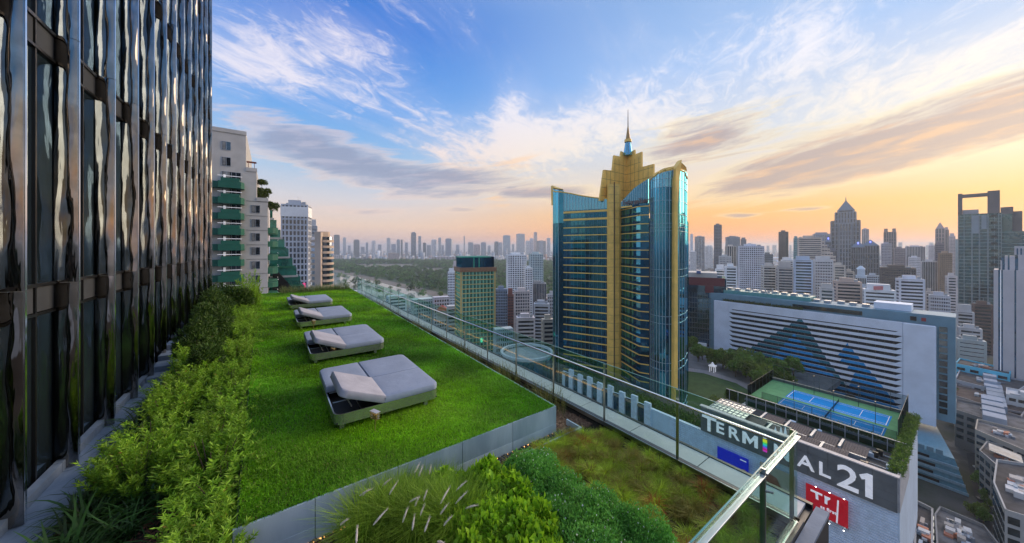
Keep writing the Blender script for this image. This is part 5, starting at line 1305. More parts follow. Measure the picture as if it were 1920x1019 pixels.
xs_, ys_ = [], []
P = np.array(park); bb0, bb1 = P.min(0), P.max(0)
cand = rt.uniform(bb0, bb1, (45000, 2)); dist = np.hypot(cand[:, 0], cand[:, 1])
ok = inside(park, cand[:, 0], cand[:, 1]) & ~inside(lake, cand[:, 0], cand[:, 1]) & ~inside(shore, cand[:, 0], cand[:, 1])
for fP in ([gp(690, 505), gp(790, 502), gp(780, 496), gp(640, 496)], [gp(775, 507), gp(830, 510), gp(835, 504), gp(785, 503)]): ok &= ~inside(fP, cand[:, 0], cand[:, 1])
ok &= ~inside([gp(540, 600), gp(730, 600), gp(850, 575), gp(815, 552), gp(700, 574), gp(640, 562), gp(540, 543)], cand[:, 0], cand[:, 1])
cand = cand[ok]; dist = dist[ok]; keepn = rt.random(len(cand)) < np.clip(1400 / dist, .25, 1); cand = cand[keepn][:5200]
o = obj('park_woodland', merged_crowns('park_woodland', [(x, y, 1.0) for x, y in cand], rt.uniform(.9, 1.75, len(cand)) * np.clip(np.hypot(cand[:, 0], cand[:, 1]) / 1500, .8, 1.5), 4, 90), kind='stuff')
tag(o, 'dense dark green woodland of the park beside the lake', 'woodland')

# ------------------------------------------------------------------ tower builder
PAL = {}
def wmat(c):
    c = tuple(min(.85, x * 1.22) for x in c)
    k = 'wall_%02x%02x%02x' % tuple(int(x * 255) for x in c)
    return mat(k, c, .75, 0, .10, .06)
GLS = {'dark': M_dwin, 'teal': glassmat('far_teal_glass', (.02, .13, .18), refl=.12, gloss=(.3,.6,.7), rough=.1, var=.45, vscale=.12), 'blue': glassmat('far_blue_glass', (.03, .07, .12), refl=.12, rough=.1, var=.45, vscale=.12),
       'green': glassmat('far_green_glass', (.13, .46, .30), refl=.12, gloss=(.45,.85,.65), rough=.1, var=.4, vscale=.3), 'grey': glassmat('far_grey_glass', (.07, .09, .11), refl=.10, rough=.12, var=.4, vscale=.12), 'brown': glassmat('far_brown_glass', (.05, .035, .03), refl=.08, rough=.12, var=.4, vscale=.2)}
FOOT = []
def tower(label, u0, u1, vt, dep, wall_=(.45, .45, .45), glass='dark', yaw=0., dp=.8, fl=3.6, band=.42, piers=8, style='grid', base=0.0, name='high_rise_building', cat='high-rise', roof=1, detail=None, top=None, solidL=False, group=None):
    """box tower fitted between two columns of the photograph at distance dep"""
    cxp = (u0 + u1) / 2; w = (u1 - u0) / F * dep; yw = -TH - .85 * math.atan((cxp - CX) / F) + R(yaw); cx_ = (cxp - CX) / F * dep; ctr = dep
    for _ in range(12):
        D = w * dp; c = wp(cx_, ctr + D / 2); us = []
        for sx in (-.5, .5):
            for sy in (-.5, .5):
                lx, ly = sx * w, sy * D; X = c.x + lx * math.cos(yw) - ly * math.sin(yw); Y = c.y + lx * math.sin(yw) + ly * math.cos(yw)
                t = X * ST + Y * CT; us.append(CX + F * (X * CT - Y * ST) / t)
        a, b = min(us), max(us); w *= (u1 - u0) / (b - a); cx_ += ((u0 + u1) / 2 - (a + b) / 2) / F * ctr
    D = w * dp; c = wp(cx_, ctr + D / 2); zt = H + (HY - vt) / F * dep
    FOOT.append((c.x, c.y, max(w, D) * .75))
    t = thing(name, label, cat, (c.x, c.y, base), yw, group); h = zt - base
    W_ = wmat(wall_); Gm = GLS[glass]; px = (u1 - u0)
    if detail is None: detail = px >= 34
    core = MB().box(-w / 2 + .35, w / 2 - .35, -D / 2 + .35, D / 2 - .35, 0, h - .5).build('glass_core', Gm, t)
    nf = max(3, int(h / fl)); fh_ = h / nf; z_vis0 = max(0, int((nf) * 0))
    if style in ('grid', 'band'):
        me = MB().box(-w / 2, w / 2, -D / 2, D / 2, 0, fh_ * band).mesh('floor_band', W_)
        if detail:
            for k in range(nf): obj('floor_band', me, t, (0, 0, k * fh_ + fh_ * .3))
        else:
            mb = MB()
            for k in range(nf): mb.box(-w / 2, w / 2, -D / 2, D / 2, k * fh_ + fh_ * .3, k * fh_ + fh_ * (.3 + band))
            mb.build('floor_bands', W_, t, kind='stuff')
    if style in ('grid', 'pier'):
        nx = max(2, piers); ny = max(2, int(piers * dp)); pw = w / nx * (.34 if style == 'grid' else .28); mb = MB(); o_ = .06
        for k in range(nx + 1):
            x = -w / 2 + w * k / nx
            for sy in (-1, 1):
                y = sy * D / 2
                if detail: piece('pier', W_, t, (max(-w / 2 + pw / 2, min(w / 2 - pw / 2, x)), y - sy * .12, h / 2), (pw, .5, h))
                else: mb.box(x - pw / 2, x + pw / 2, y - .25, y + .25, 0, h)
        for k in range(ny + 1):
            y = -D / 2 + D * k / ny
            for sx in (-1, 1):
                x = sx * w / 2
                if detail: piece('pier', W_, t, (x - sx * .12, max(-D / 2 + pw / 2, min(D / 2 - pw / 2, y)), h / 2), (.5, pw, h))
                else: mb.box(x - .25, x + .25, y - pw / 2, y + pw / 2, 0, h)
        if not detail: mb.build('piers', W_, t, kind='stuff')
    if style == 'band':
        for sx in (-1, 1):
            for sy in (-1, 1): piece('corner_pier', W_, t, (sx * (w / 2 - .5), sy * (D / 2 - .5), h / 2), (1.3, 1.3, h))
    if style == 'glass':
        mb = MB(); 
        for k in range(0, nf, 1): mb.box(-w / 2 + .2, w / 2 - .2, -D / 2 + .2, D / 2 - .2, k * fh_, k * fh_ + .45)
        for k in range(piers + 1):
            x = -w / 2 + .35 + (w - .7) * k / piers; mb.box(x - .15, x + .15, -D / 2 + .15, D / 2 - .15, 0, h)
        for k in range(int(piers * dp) + 1):
            y = -D / 2 + .35 + (D - .7) * k / max(1, int(piers * dp)); mb.box(-w / 2 + .15, w / 2 - .15, y - .15, y + .15, 0, h)
        mb.build('facade_frame', W_, t, kind='stuff')
    if solidL: piece('solid_wall', W_, t, (-w / 2 + w * .07, -.15, h / 2), (w * .14 + .4, D + .3, h))
    rf = MB().box(-w / 2 - .1, w / 2 + .1, -D / 2 - .1, D / 2 + .1, h - .5, h + .3); rf.build('roof', W_, t)
    if roof:
        MB().box(-w * .28, w * .2, -D * .25, D * .25, h + .31, h + 3.6).build('roof_room', W_, t)
        if (int(u0 * 7) % 3) == 0: MB().box(-w * .38, w * .34, -D * .36, D * .3, h + .31, h + 4.5 + (int(u0) % 4)).build('roof_setback', W_, t)
        if px > 26: MB().box(w * .24, w * .38, -D * .3, -D * .05, h + .31, h + 2.4).box(-w * .42, -w * .33, D * .1, D * .3, h + .31, h + 1.8).tube((w * .05, 0, h + 3.6), (w * .05, 0, h + 7), .12, n=4).build('roof_plant', M_rail2, t, kind='stuff')
    return t, w, D, h
T = tower
CR, WH, GY, DK, BE, PK = (.56, .53, .48), (.68, .70, .73), (.28, .30, .32), (.07, .08, .09), (.42, .33, .25), (.46, .36, .33)
# left of the gold tower
t, w, D, h = T('tall grey-white office tower with a pink band near its foot, left of the lake', 527, 584, 384, 235, (.40, .43, .47), 'dark', -8, .7, 4.0, .30, 7, 'grid')
piece('pink_sign_band', mat('pink_sign', (.55, .05, .20), .5, emit=((1, .1, .3), .3)), t, (w * .1, -D / 2 - .35, 83), (w * .62, .4, 3.4))
piece('pale_top_band', wmat(WH), t, (0, 0, h - 5), (w + .6, D + .6, 7))
t, w, D, h = T('small pale office block peeping out behind the round beige tower', 582, 595, 424, 330, (.40, .42, .44), 'dark')
# round beige tower
rb_ = thing('round_tower', 'round beige apartment tower with ringed balconies beside the lake', 'high-rise', tuple(wp((593 - CX) / F * 190, 196)))
rh = zz(444, 190)
MB().tube((0, 0, 0), (0, 0, rh), 5.6, 5.6, 20).build('glass_core', GLS['dark'], rb_)
mbr = MB().prism([(6.1 * math.cos(a), 6.1 * math.sin(a)) for a in np.linspace(0, 2 * math.pi, 21)[:-1]], 0, 1.35).mesh('ring_balcony', wmat(BE))
for k in range(int(rh / 3.3)): obj('ring_balcony', mbr, rb_, (0, 0, k * 3.3 + 1))
piece('lift_shaft', wmat((.45, .37, .30)), rb_, (-2.2, -4.9, rh / 2 + 1), (3.4, 2.4, rh + 3), -TH)
MB().prism([(4 * math.cos(a), 4 * math.sin(a)) for a in np.linspace(0, 2 * math.pi, 9)[:-1]], rh, rh + 3).build('roof_room', wmat(BE), rb_)
far = [  # label, u0, u1, vtop, distance, wall, glass, yaw, style, piers
 ('slim dark teal tower just right of the round beige tower', 609, 616, 449, 900, DK, 'teal', 0, 'glass', 3),
 ('dark teal tower with a pale right edge beyond the lake', 626, 637, 441, 1150, DK, 'teal', 10, 'glass', 4),
 ('small blue tower right of the dark teal tower with the pale edge', 643, 649, 446, 2100, GY, 'blue', 0, 'glass', 3),
 ('dark teal pair-like block on the skyline over the park', 663, 674, 451, 1500, DK, 'teal', 12, 'glass', 4),
 ('pale rounded block on the skyline left of the pale blue pair', 697, 704, 452, 2200, WH, 'dark', 0, 'grid', 5),
 ('blue-glass block on the skyline with a pale neighbour', 725, 732, 447, 2100, GY, 'teal', 8, 'glass', 4),
 ('slim grey tower left of the tall slender grey tower', 744, 750, 450, 1800, GY, 'blue', 0, 'grid', 4),
 ('slim teal tower hard by the slim grey one on the park skyline', 751.5, 755, 450, 1900, DK, 'teal', 0, 'glass', 3),
 ('tallest slender grey tower over the park woodland', 771, 780, 437, 1250, (.20, .22, .25), 'blue', 0, 'pier', 4),
 ('slim rounded grey tower right of the tallest slender one', 784.5, 789.5, 443, 1900, GY, 'blue', 0, 'grid', 4),
 ('short teal tower at the foot of the slim rounded grey tower', 793, 799, 456, 1400, DK, 'teal', 0, 'glass', 4),
 ('pale tower with a stepped top on the park skyline', 809, 818, 450, 1700, WH, 'dark', 0, 'grid', 5),
 ('slim pale tower with a pointed top left of the dark blue block', 822, 827, 446, 2300, (.36, .38, .40), 'blue', 0, 'grid', 3),
 ('dark blue block above the left side of the green tower', 835, 848, 448, 1500, (.18, .20, .24), 'blue', -14, 'glass', 5),
 ('needle-thin mast tower on the skyline above the green tower', 869.5, 871.5, 443, 2600, GY, 'blue', 0, 'grid', 2),
 ('low blue block on the skyline above the green tower', 878, 887, 455, 2000, GY, 'teal', 0, 'grid', 4),
 ('pinkish block on the skyline above the green tower', 888, 900, 459, 1600, PK, 'dark', 0, 'grid', 5),
 ('grey office block between the pinkish block and the slim grey one', 902, 911, 455, 1500, GY, 'blue', 0, 'grid', 4),
 ('slim grey block left of the tall pale grey tower', 927, 934, 454, 1500, (.2, .22, .24), 'blue', 0, 'pier', 3),
 ('tall pale grey tower behind the white high-rise pair', 943, 957, 442, 1500, (.25, .29, .32), 'grey', 12, 'glass', 6),
 ('bright blue glass tower with a golden right face', 968, 984, 439, 1600, GY, 'blue', 14, 'glass', 6),
 ('pale slab right of the bright blue glass tower', 986, 993, 452, 2000, WH, 'dark', 0, 'grid', 4),
 ('pale lilac block right of the pale slab on the skyline', 993.5, 1000, 448, 2100, (.42, .42, .48), 'dark', 0, 'grid', 4),
 ('tall slim tower with a square notch left of the gold tower', 1001, 1007, 436, 2200, PK, 'blue', 0, 'grid', 3),
 ('dark brown-grey slab close left of the gold tower', 1006, 1023, 452, 1700, (.18, .17, .18), 'blue', 6, 'grid', 6),
 ('pale spired tower close left of the gold tower', 1025.5, 1031.5, 447, 2100, (.38, .40, .43), 'blue', 0, 'grid', 3),
 # right of the gold tower
 ('slim pale blue tower touching the right edge of the gold tower', 1294, 1299.5, 440, 1900, (.36, .40, .45), 'blue', 0, 'glass', 3),
 ('hazy blue-grey round-shouldered tower right of the gold tower', 1303, 1321, 444, 1500, (.25, .28, .32), 'blue', 0, 'pier', 6),
 ('pale block below the hazy round-shouldered tower', 1294, 1305, 472, 1100, WH, 'dark', 0, 'grid', 5),
 ('pale cream block in the haze before the dark slender tower', 1322, 1336, 462, 1700, WH, 'dark', 0, 'grid', 5),
 ('dark slender tower with a notched top above the white window-grid slab', 1339, 1353, 422, 850, (.09, .10, .12), 'grey', -6, 'grid', 5),
 ('broad dark grey office block behind the dark slender tower', 1360, 1388, 445, 1000, (.14, .16, .18), 'grey', 8, 'glass', 7),
 ('dark grey stub tower right of the broad dark office block', 1389, 1399, 449, 1050, (.12, .13, .15), 'grey', 0, 'grid', 4),
 ('beige-cream twin slab before the broad dark office block', 1360, 1380, 462, 750, (.40, .37, .33), 'dark', 12, 'pier', 4),
 ('low grey office block at the foot of the dark slender tower', 1348, 1371, 481, 700, (.33, .34, .34), 'dark', 0, 'grid', 8),
 ('dark low block behind the right shoulder of the window-grid slab', 1430, 1449, 477, 700, (.10, .12, .13), 'grey', 0, 'grid', 5),
 ('round-cornered dark brown tower standing alone against the orange sky', 1460, 1478, 435, 780, (.085, .08, .09), 'brown', 0, 'pier', 7),
 ('teal-sided slab left of the cream stepped block', 1488, 1496, 447, 720, (.12, .25, .26), 'teal', 0, 'grid', 3),
 ('grey block behind the cream stepped block', 1524, 1556, 439, 900, (.24, .25, .28), 'grey', 0, 'grid', 9),
 ('dark ribbed tower with a blue-lit peak left of the great pointed tower', 1540, 1560, 462, 640, (.12, .14, .18), 'grey', 0, 'pier', 7),
 ('dark ribbed tower between the great pointed tower and its left neighbour', 1556, 1570, 470, 560, (.11, .13, .17), 'grey', 0, 'pier', 5),
 ('slim lilac tower right of the great pointed tower', 1616, 1629, 430, 1200, (.30, .28, .34), 'grey', -6, 'pier', 4),
 ('low lilac office block below the two-horned tower', 1652, 1672, 457, 820, (.26, .26, .30), 'grey', 0, 'grid', 7),
 ('grey office block below the right horn', 1676, 1697, 466, 720, (.20, .18, .20), 'grey', 0, 'grid', 7),
 ('broad pale grey slab right of the two-horned tower', 1697, 1735, 463, 900, (.36, .36, .40), 'grey', 0, 'pier', 12),
 ('white gridded block in front of the broad pale grey slab', 1703, 1726, 483, 780, (.46, .46, .48), 'dark', 0, 'grid', 9),
 ('pale slab between the broad grey slab and the rose spire tower', 1741, 1755, 461, 1050, (.36, .34, .36), 'grey', 0, 'grid', 5),
 ('dark lower block at the foot of the rose spire tower', 1753, 1770, 457, 620, (.12, .10, .12), 'grey', 0, 'grid', 6),
 ('rose-grey slab leaning out right of the spire tower', 1770, 1779, 431, 830, (.34, .28, .28), 'grey', 0, 'pier', 3),
 ('pale rose tower between the spire tower and the great frame tower', 1779, 1791, 443, 880, (.36, .31, .31), 'grey', 0, 'grid', 4),
 ('teal sliver of a tower touching the great frame tower', 1791, 1796, 449, 800, (.14, .2, .22), 'teal', 0, 'glass', 2),
]
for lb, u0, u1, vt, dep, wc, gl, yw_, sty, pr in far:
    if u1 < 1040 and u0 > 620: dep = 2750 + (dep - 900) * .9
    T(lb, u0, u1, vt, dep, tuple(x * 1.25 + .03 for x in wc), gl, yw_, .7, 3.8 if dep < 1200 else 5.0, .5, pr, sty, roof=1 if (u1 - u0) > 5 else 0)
mid = [
 ('white slab with rows of small windows left of the green tower', 840, 854, 510, 430, WH, 'dark', 0, 'grid', 5, .5),
 ('slim white balcony tower hidden partly by the green tower', 849, 858, 497, 460, (.5, .46, .44), 'dark', 0, 'band', 3, .5),
 ('white high-rise with close rows of windows right of the green tower', 949, 987, 478, 520, WH, 'dark', 10, 'grid', 8, .42),
 ('white stepped wing on the right of the white high-rise', 985, 998, 503, 510, WH, 'dark', 0, 'grid', 3, .42),
 ('pale teal high-rise behind the white high-rise', 992, 1018, 476, 640, (.44, .52, .52), 'teal', 14, 'grid', 7, .36),
 ('dark blue-grey apartment block at the foot of the white high-rise', 929, 951, 543, 390, (.20, .25, .32), 'blue', 0, 'grid', 7, .35),
 ('red-brown block beside the dark blue-grey apartments', 951, 963, 553, 400, (.20, .08, .06), 'dark', 0, 'grid', 4, .4),
 ('pinkish white block with a blank end wall below the white high-rise', 964, 993, 547, 360, (.50, .45, .43), 'dark', 10, 'grid', 6, .4),
 ('white terraced block with a small pyramid roof', 968, 1003, 597, 300, (.52, .50, .52), 'dark', 6, 'band', 6, .46),
 ('pale block with a light blue roof left of the gold tower', 1001, 1030, 571, 330, (.44, .47, .50), 'dark', 0, 'band', 6, .42),
 ('slim pale block close to the left foot of the gold tower', 1027, 1042, 553, 340, (.5, .5, .5), 'dark', 0, 'grid', 4, .42),
 ('cream block with a blank wall at the left foot of the gold tower', 1015, 1040, 600, 260, (.42, .40, .34), 'dark', 14, 'band', 5, .42),
 ('dark low office block right of the pale teal high-rise', 994, 1024, 532, 520, (.28, .29, .30), 'dark', 0, 'pier', 10, .4),
 ('white hotel slab with a dense grid of small square windows', 1384, 1433, 462, 520, (.55, .57, .62), 'dark', 0, 'grid', 12, .40),
 ('white block with deep balcony bands left of the window-grid slab', 1358, 1382, 500, 400, WH, 'dark', 8, 'band', 5, .45),
 ('white low wing left of the deep balcony bands', 1341, 1360, 505, 420, WH, 'dark', 0, 'band', 5, .45),
 ('cream white tower with a rounded pale shaft behind the hotel letters', 1427, 1456, 499, 420, (.48, .47, .44), 'dark', 10, 'band', 5, .44),
 ('grey-beige balcony slab right of the hotel letters', 1455, 1488, 502, 400, (.42, .40, .38), 'dark', 6, 'band', 6, .42),
 ('white low block behind the grey-beige balcony slab', 1464, 1488, 488, 520, WH, 'dark', 0, 'band', 6, .42),
 ('pale blue apartment tower with curved balconies', 1488, 1524, 488, 370, (.42, .49, .58), 'dark', 0, 'band', 6, .44),
 ('white apartment tower with rows of tiny windows', 1524, 1562, 488, 380, (.50, .50, .50), 'dark', 6, 'grid', 7, .55),
 ('beige banded block stepping down behind the tiny-windowed tower', 1562, 1585, 498, 430, (.46, .43, .38), 'dark', 0, 'band', 5, .42),
 ('lower beige banded wing behind the pink-beige balcony block', 1583, 1602, 510, 430, (.46, .43, .38), 'dark', 0, 'band', 5, .42),
 ('pinkish balcony block above the hotel roof', 1562, 1616, 529, 330, (.46, .36, .30), 'dark', 8, 'band', 8, .46),
 ('white low terraced block left of the pinkish balcony block', 1536, 1564, 541, 320, (.52, .49, .46), 'dark', 0, 'band', 6, .45),
 ('white long block with three round openings and a pink roof sign', 1617, 1680, 545, 310, WH, 'dark', 0, 'band', 5, .55),
 ('brown office block with a close grid of square windows', 1649, 1718, 503, 430, (.11, .095, .085), 'dark', 0, 'grid', 14, .45),
 ('white banded office block with a small red roof', 1679, 1734, 524, 330, (.56, .58, .63), 'dark', 10, 'band', 7, .48),
 ('white slab with a louvred face before the great frame tower', 1772, 1795, 518, 400, (.52, .48, .46), 'dark', 14, 'band', 5, .5),
 ('white many-windowed block below the louvred white slab', 1741, 1782, 555, 330, (.46, .48, .52), 'dark', 0, 'grid', 9, .45),
 ('pale block with a warm roof left of the many-windowed block', 1733, 1752, 548, 350, (.40, .37, .35), 'dark', 0, 'band', 6, .45),
 ('golden-beige gridded block at the foot of the rose spire tower', 1759, 1785, 475, 560, (.36, .25, .17), 'brown', 8, 'grid', 6, .3),
 ('white classical-looking block with columns before the broad grey slab', 1727, 1758, 491, 580, (.54, .54, .56), 'dark', 0, 'pier', 9, .4),
 ('white small tower beside the ornate domed building', 1624, 1649, 517, 520, (.42, .46, .50), 'dark', 0, 'grid', 6, .4),
 ('low grey garage block right of the hotel slab', 1791, 1827, 586, 330, (.40, .41, .42), 'dark', 0, 'band', 4, .42),
 ('dark brown low block left of the white and blue tower', 1822, 1862, 572, 340, (.11, .07, .06), 'dark', 0, 'band', 6, .4),
 ('green-roofed warehouse behind the cyan building', 1792, 1850, 640, 270, (.34, .38, .38), 'dark', 0, 'band', 5, .8),
 ('white long low block with rooftop tanks right of the hotel slab', 1795, 1842, 617, 300, (.44, .44, .44), 'dark', 0, 'band', 5, .5),
]
for lb, u0, u1, vt, dep, wc, gl, yw_, sty, pr, bd in mid:
    T(lb, u0, u1, vt, dep, wc, gl, yw_, .55, 3.3, bd, pr, sty)
# stepped cream block: three boxes stepping down to the right read as one building
t, w, D, h = T('cream apartment block with dark balcony recesses stepping down to the right', 1495, 1541, 446, 560, (.50, .44, .38), 'dark', 0, .5, 3.4, .5, 5, 'band')
for k in range(5):
    x0 = w / 2 + k * 3.4; MB().box(x0, x0 + 3.38, -D / 2 + 1, D / 2 - 1, 0, h - 6 - k * 6.2).build('stepped_wing', wmat((.50, .44, .38)), t)
    for j in range(4):
        piece('balcony_recess', M_dwin, t, (x0 + 1.8, -D / 2 + .9, h - 9.5 - k * 6.2 - j * 6.2), (2.6, .4, 1.6))
# pyramid roof of the terraced block, pink roof sign etc.
p = at(985, 596, 306); q_ = thing('pyramid_roof', 'small white pyramid-roofed pavilion on the white terraced block', 'pavilion', tuple(p))
MB().add([(-4, -4, 0), (4, -4, 0), (4, 4, 0), (-4, 4, 0), (0, 0, 5)], [(0, 3, 2, 1), (0, 1, 4), (1, 2, 4), (2, 3, 4), (3, 0, 4)]).build('roof', mat('pale_roof', (.5, .52, .55), .7), q_); MB().box(-3.4, 3.4, -3.4, 3.4, -2, -.02).build('wall', wmat(WH), q_)
p = at(1652, 545, 311); q_ = thing('roof_sign', 'pink sign board on the roof of the white block with round openings', 'sign', tuple(p), -TH)
MB().box(-6.5, 6.5, 0, .6, .5, 4).build('board', mat('pink_board', (.62, .20, .20), .6), q_); MB().box(-5, -4.7, .2, .5, -.2, .5).box(4.7, 5, .2, .5, -.2, .5).build('support', M_rail2, q_)
# great pointed tower
def px_box(par, name, m, u0, u1, v0, v1, t, D):
    """box on par (whose frame is turned to face the view) between columns and rows at distance t"""
    x0, x1 = fx(par, u0, t), fx(par, u1, t); z0, z1 = zz(v0, t), zz(v1, t)
    return MB().box(x0, x1, t - par['_t'], t - par['_t'] + D, z0, z1).build(name, m, par)
def fx(par, u, t):      # column of the photograph -> sideways offset on the face of a building turned towards the terrace
    ph = math.atan((par['_u'] - CX) / F); return t / math.cos(ph) * math.tan(math.atan((u - CX) / F) - ph)
def faced(name, label, cat, u, t):
    o = thing(name, label, cat, tuple(wp((u - CX) / F * t, t)), -TH - math.atan((u - CX) / F)); o['_u'] = float(u); o['_t'] = float(t); return o
M_pt = mat('grey_blue_stone_cladding', (.26, .29, .33), .6, 0, .08, .05); M_ptg = GLS['grey']
pt = faced('pointed_tower', 'great grey-blue tower with stepped shoulders and a pyramid top against the sunset', 'skyscraper', 1586, 700)
def ribbed(par, u0, u1, vtop, t, D, n, mw, mg, v1=600):
    x0, x1 = fx(par, u0, t), fx(par, u1, t); y0 = t - par['_t']; zt = zz(vtop, t)
    MB().box(x0, x1, y0, y0 + D, 0, zt).build('glass_core', mg, par)
    for k in range(n + 1):
        x = x0 + (x1 - x0) * k / n; pw = (x1 - x0) / n * .42
        piece('rib', mw, par, (x, y0 - .2, zt / 2), (pw, 1.2, zt)); 
    m_ = MB()
    for k in range(int(zt / 9)): m_.box(x0 - .3, x1 + .3, y0 - .4, y0 + D + .3, k * 9, k * 9 + 1.4)
    m_.build('floor_bands', mw, par, kind='stuff')
    MB().box(x0 - .5, x1 + .5, y0 - .7, y0 + D + .5, zt, zt + 1.2).build('parapet', mw, par)
ribbed(pt, 1558.5, 1612, 415, 715, 40, 7, M_pt, M_ptg); ribbed(pt, 1566, 1605, 399, 705, 44, 7, M_pt, M_ptg); ribbed(pt, 1574, 1596, 420, 697, 20, 4, M_pt, M_ptg)
x_ = lambda u: fx(pt, u, 712)
zb_, za_ = zz(396, 712), zz(378, 725)
xa, xb, xm = x_(1570), x_(1602.5), x_(1586)
for x in (xa, xb - 3): 
    for yy_ in (0, 36): MB().box(x, x + 3, 12 + yy_, 15 + yy_, zz(399, 705), zb_ + 3).build('corner_turret', M_pt, pt)
MB().box(xa + 2, xb - 2, 14, 46, zz(399, 705) + 1.2, zb_ + 1).build('attic', M_ptg, pt)
MB().add([(xa, 12, zb_ + 1.2), (xb, 12, zb_ + 1.2), (xb, 48, zb_ + 1.2), (xa, 48, zb_ + 1.2), (xm, 30, za_ + 2)], [(0, 3, 2, 1), (0, 1, 4), (1, 2, 4), (2, 3, 4), (3, 0, 4)]).build('pyramid_roof', mat('slate_blue_roof', (.16, .20, .24), .5), pt)
MB().tube((xm, 30, za_), (xm, 30, za_ + 10), 1.2, .3, 6).build('finial', M_pt, pt)
# blue-lit towers at its feet
for lb, u0, u1, v, t in (('dark ribbed tower with a pitched top by the left foot of the great tower', 1548, 1558, 455, 650), ('cluster tower with a small lit peak right of the great pointed tower', 1616, 1648, 462, 600), ('brown-grey ribbed tower before the right foot of the great pointed tower', 1596, 1622, 465, 560)):
    o = faced('ribbed_tower', lb, 'high-rise', (u0 + u1) / 2, t); ribbed(o, u0, u1, v, t, 22, 6, mat('dark_grey_rib', (.15, .165, .19), .6), M_ptg)
    xx0, xx1 = fx(o, u0, t), fx(o, u1, t); z = zz(v, t) + 1.3
    MB().add([(xx0, 0, z), (xx1, 0, z), (xx1, 22, z), (xx0, 22, z), (0, 11, z + 11)], [(0, 3, 2, 1), (0, 1, 4), (1, 2, 4), (2, 3, 4), (3, 0, 4)]).build('peaked_roof', mat('slate_blue_roof', (.16, .2, .24), .5), o)
    MB().box(-.8, .8, -.2, .4, z + 5, z + 8).build('blue_light', emitmat('blue_crown_light', (.12, .15, 1.0), 2.2) if 'blue_crown_light' not in MATS else MATS['blue_crown_light'], o)
# two-horned tower
th_ = faced('two_horned_tower', 'rose-grey tower with two square horns at its top', 'high-rise', 1669, 900)
M_th = mat('rose_grey_render', (.24, .19, .19), .7, 0, .08, .05)
ribbed(th_, 1657.5, 1680, 436, 900, 22, 5, M_th, GLS['grey'])
for a, b in ((1657.5, 1664.5), (1673, 1680)): px_box(th_, 'horn', M_th, a, b, 436, 429, 900, 20)
# rose spire tower
rs = faced('spire_tower', 'rose-grey tower with a sharp pyramid spire left of the great frame tower', 'skyscraper', 1763, 820)
ribbed(rs, 1754.5, 1771, 430, 820, 22, 3, mat('rose_render', (.38, .30, .29), .7, 0, .08, .05), GLS['grey'])
k_ = fx(rs, 1754.5, 820); k2 = fx(rs, 1771, 820); z = zz(430, 820) + 1.3
MB().add([(k_, 0, z), (k2, 0, z), (k2, 22, z), (k_, 22, z), ((k_ + k2) / 2, 11, zz(417, 830))], [(0, 3, 2, 1), (0, 1, 4), (1, 2, 4), (2, 3, 4), (3, 0, 4)]).build('spire', MATS['rose_render'], rs)
# ornate domed building
od = faced('domed_building', 'small white-blue building with a rounded dome below the ribbed cluster tower', 'building', 1614, 470)
M_od = wmat((.46, .54, .60)); px_box(od, 'lower_wall', M_od, 1604, 1625, 600, 517, 470, 14); px_box(od, 'upper_wall', M_od, 1607, 1622, 517, 505, 472, 10)
MB().tube((0, 7, zz(505, 472)), (0, 7, zz(499, 472)), 5, 1.2, 12).build('dome', M_od, od)
for k in range(5): px_box(od, 'window', M_dwin, 1605 + k * 4, 1607.5 + k * 4, 532, 522, 469.7, .2)
# great frame tower at the right
ft = faced('frame_tower', 'great dark glass tower topped by an open rectangular frame', 'skyscraper', 1835, 420)
M_ft = mat('brown_grey_frame', (.15, .135, .135), .6, 0, .1, .05); M_ftg = glassmat('frame_tower_glass', (.025, .085, .105), refl=.15, gloss=(.3,.55,.62), rough=.07, var=.6, vscale=.12)
px_box(ft, 'glass_core', M_ftg, 1796, 1878, 620, 401, 420, 26)
px_box(ft, 'frame_post', M_ft, 1796, 1804.5, 402, 361, 420, 7); px_box(ft, 'frame_post', M_ft, 1851.5, 1875, 402, 360, 420, 7)
fb = px_box(ft, 'frame_beam', M_ft, 1804.6, 1851.4, 369, 363, 420, 7)
px_box(ft, 'roof_room', wmat((.3, .3, .31)), 1805, 1835, 401, 393, 422, 12)
nfl = 30; 
for k in range(nfl):
    v = 404 + k * 6.4
    px_box(ft, 'floor_line', wmat((.15, .21, .22)), 1795.8, 1878.4, v + 1.0, v, 419.5, 26.6)
for k, u in enumerate((1796.5, 1807, 1821, 1822.5, 1835, 1836.5, 1851, 1852.5, 1864, 1872, 1877)): px_box(ft, 'facade_rib', mat('pale_grey_rib', (.20, .25, .27), .6), u, u + 1.3, 620, 402, 419.2, 1)
px_box(ft, 'pale_bay', wmat((.22, .27, .30)), 1822, 1835, 438, 404, 419.0, 1); px_box(ft, 'pale_bay', wmat((.22, .27, .30)), 1840, 1850, 430, 405, 419.0, 1)
for k in range(12): px_box(ft, 'dark_balcony', M_mull, 1858, 1870, 408 + k * 12.8, 404 + k * 12.8, 419.0, 1)
t2 = faced('side_tower', 'dark stepped glass tower joined to the right of the great frame tower', 'skyscraper', 1900, 440)
px_box(t2, 'glass_core', M_ftg, 1873, 1960, 620, 434, 436, 22); px_box(t2, 'upper_block', M_ftg, 1876, 1898, 434, 401, 440, 18); px_box(t2, 'stepped_block', M_ft, 1876, 1900, 401, 388, 442, 12); px_box(t2, 'stepped_block', M_ft, 1898, 1917, 434, 397, 444, 12)
for k in range(24): px_box(t2, 'floor_line', wmat((.15, .21, .22)), 1872.8, 1960.5, 436 + k * 7.2, 435 + k * 7.2, 435.5, 22.6)
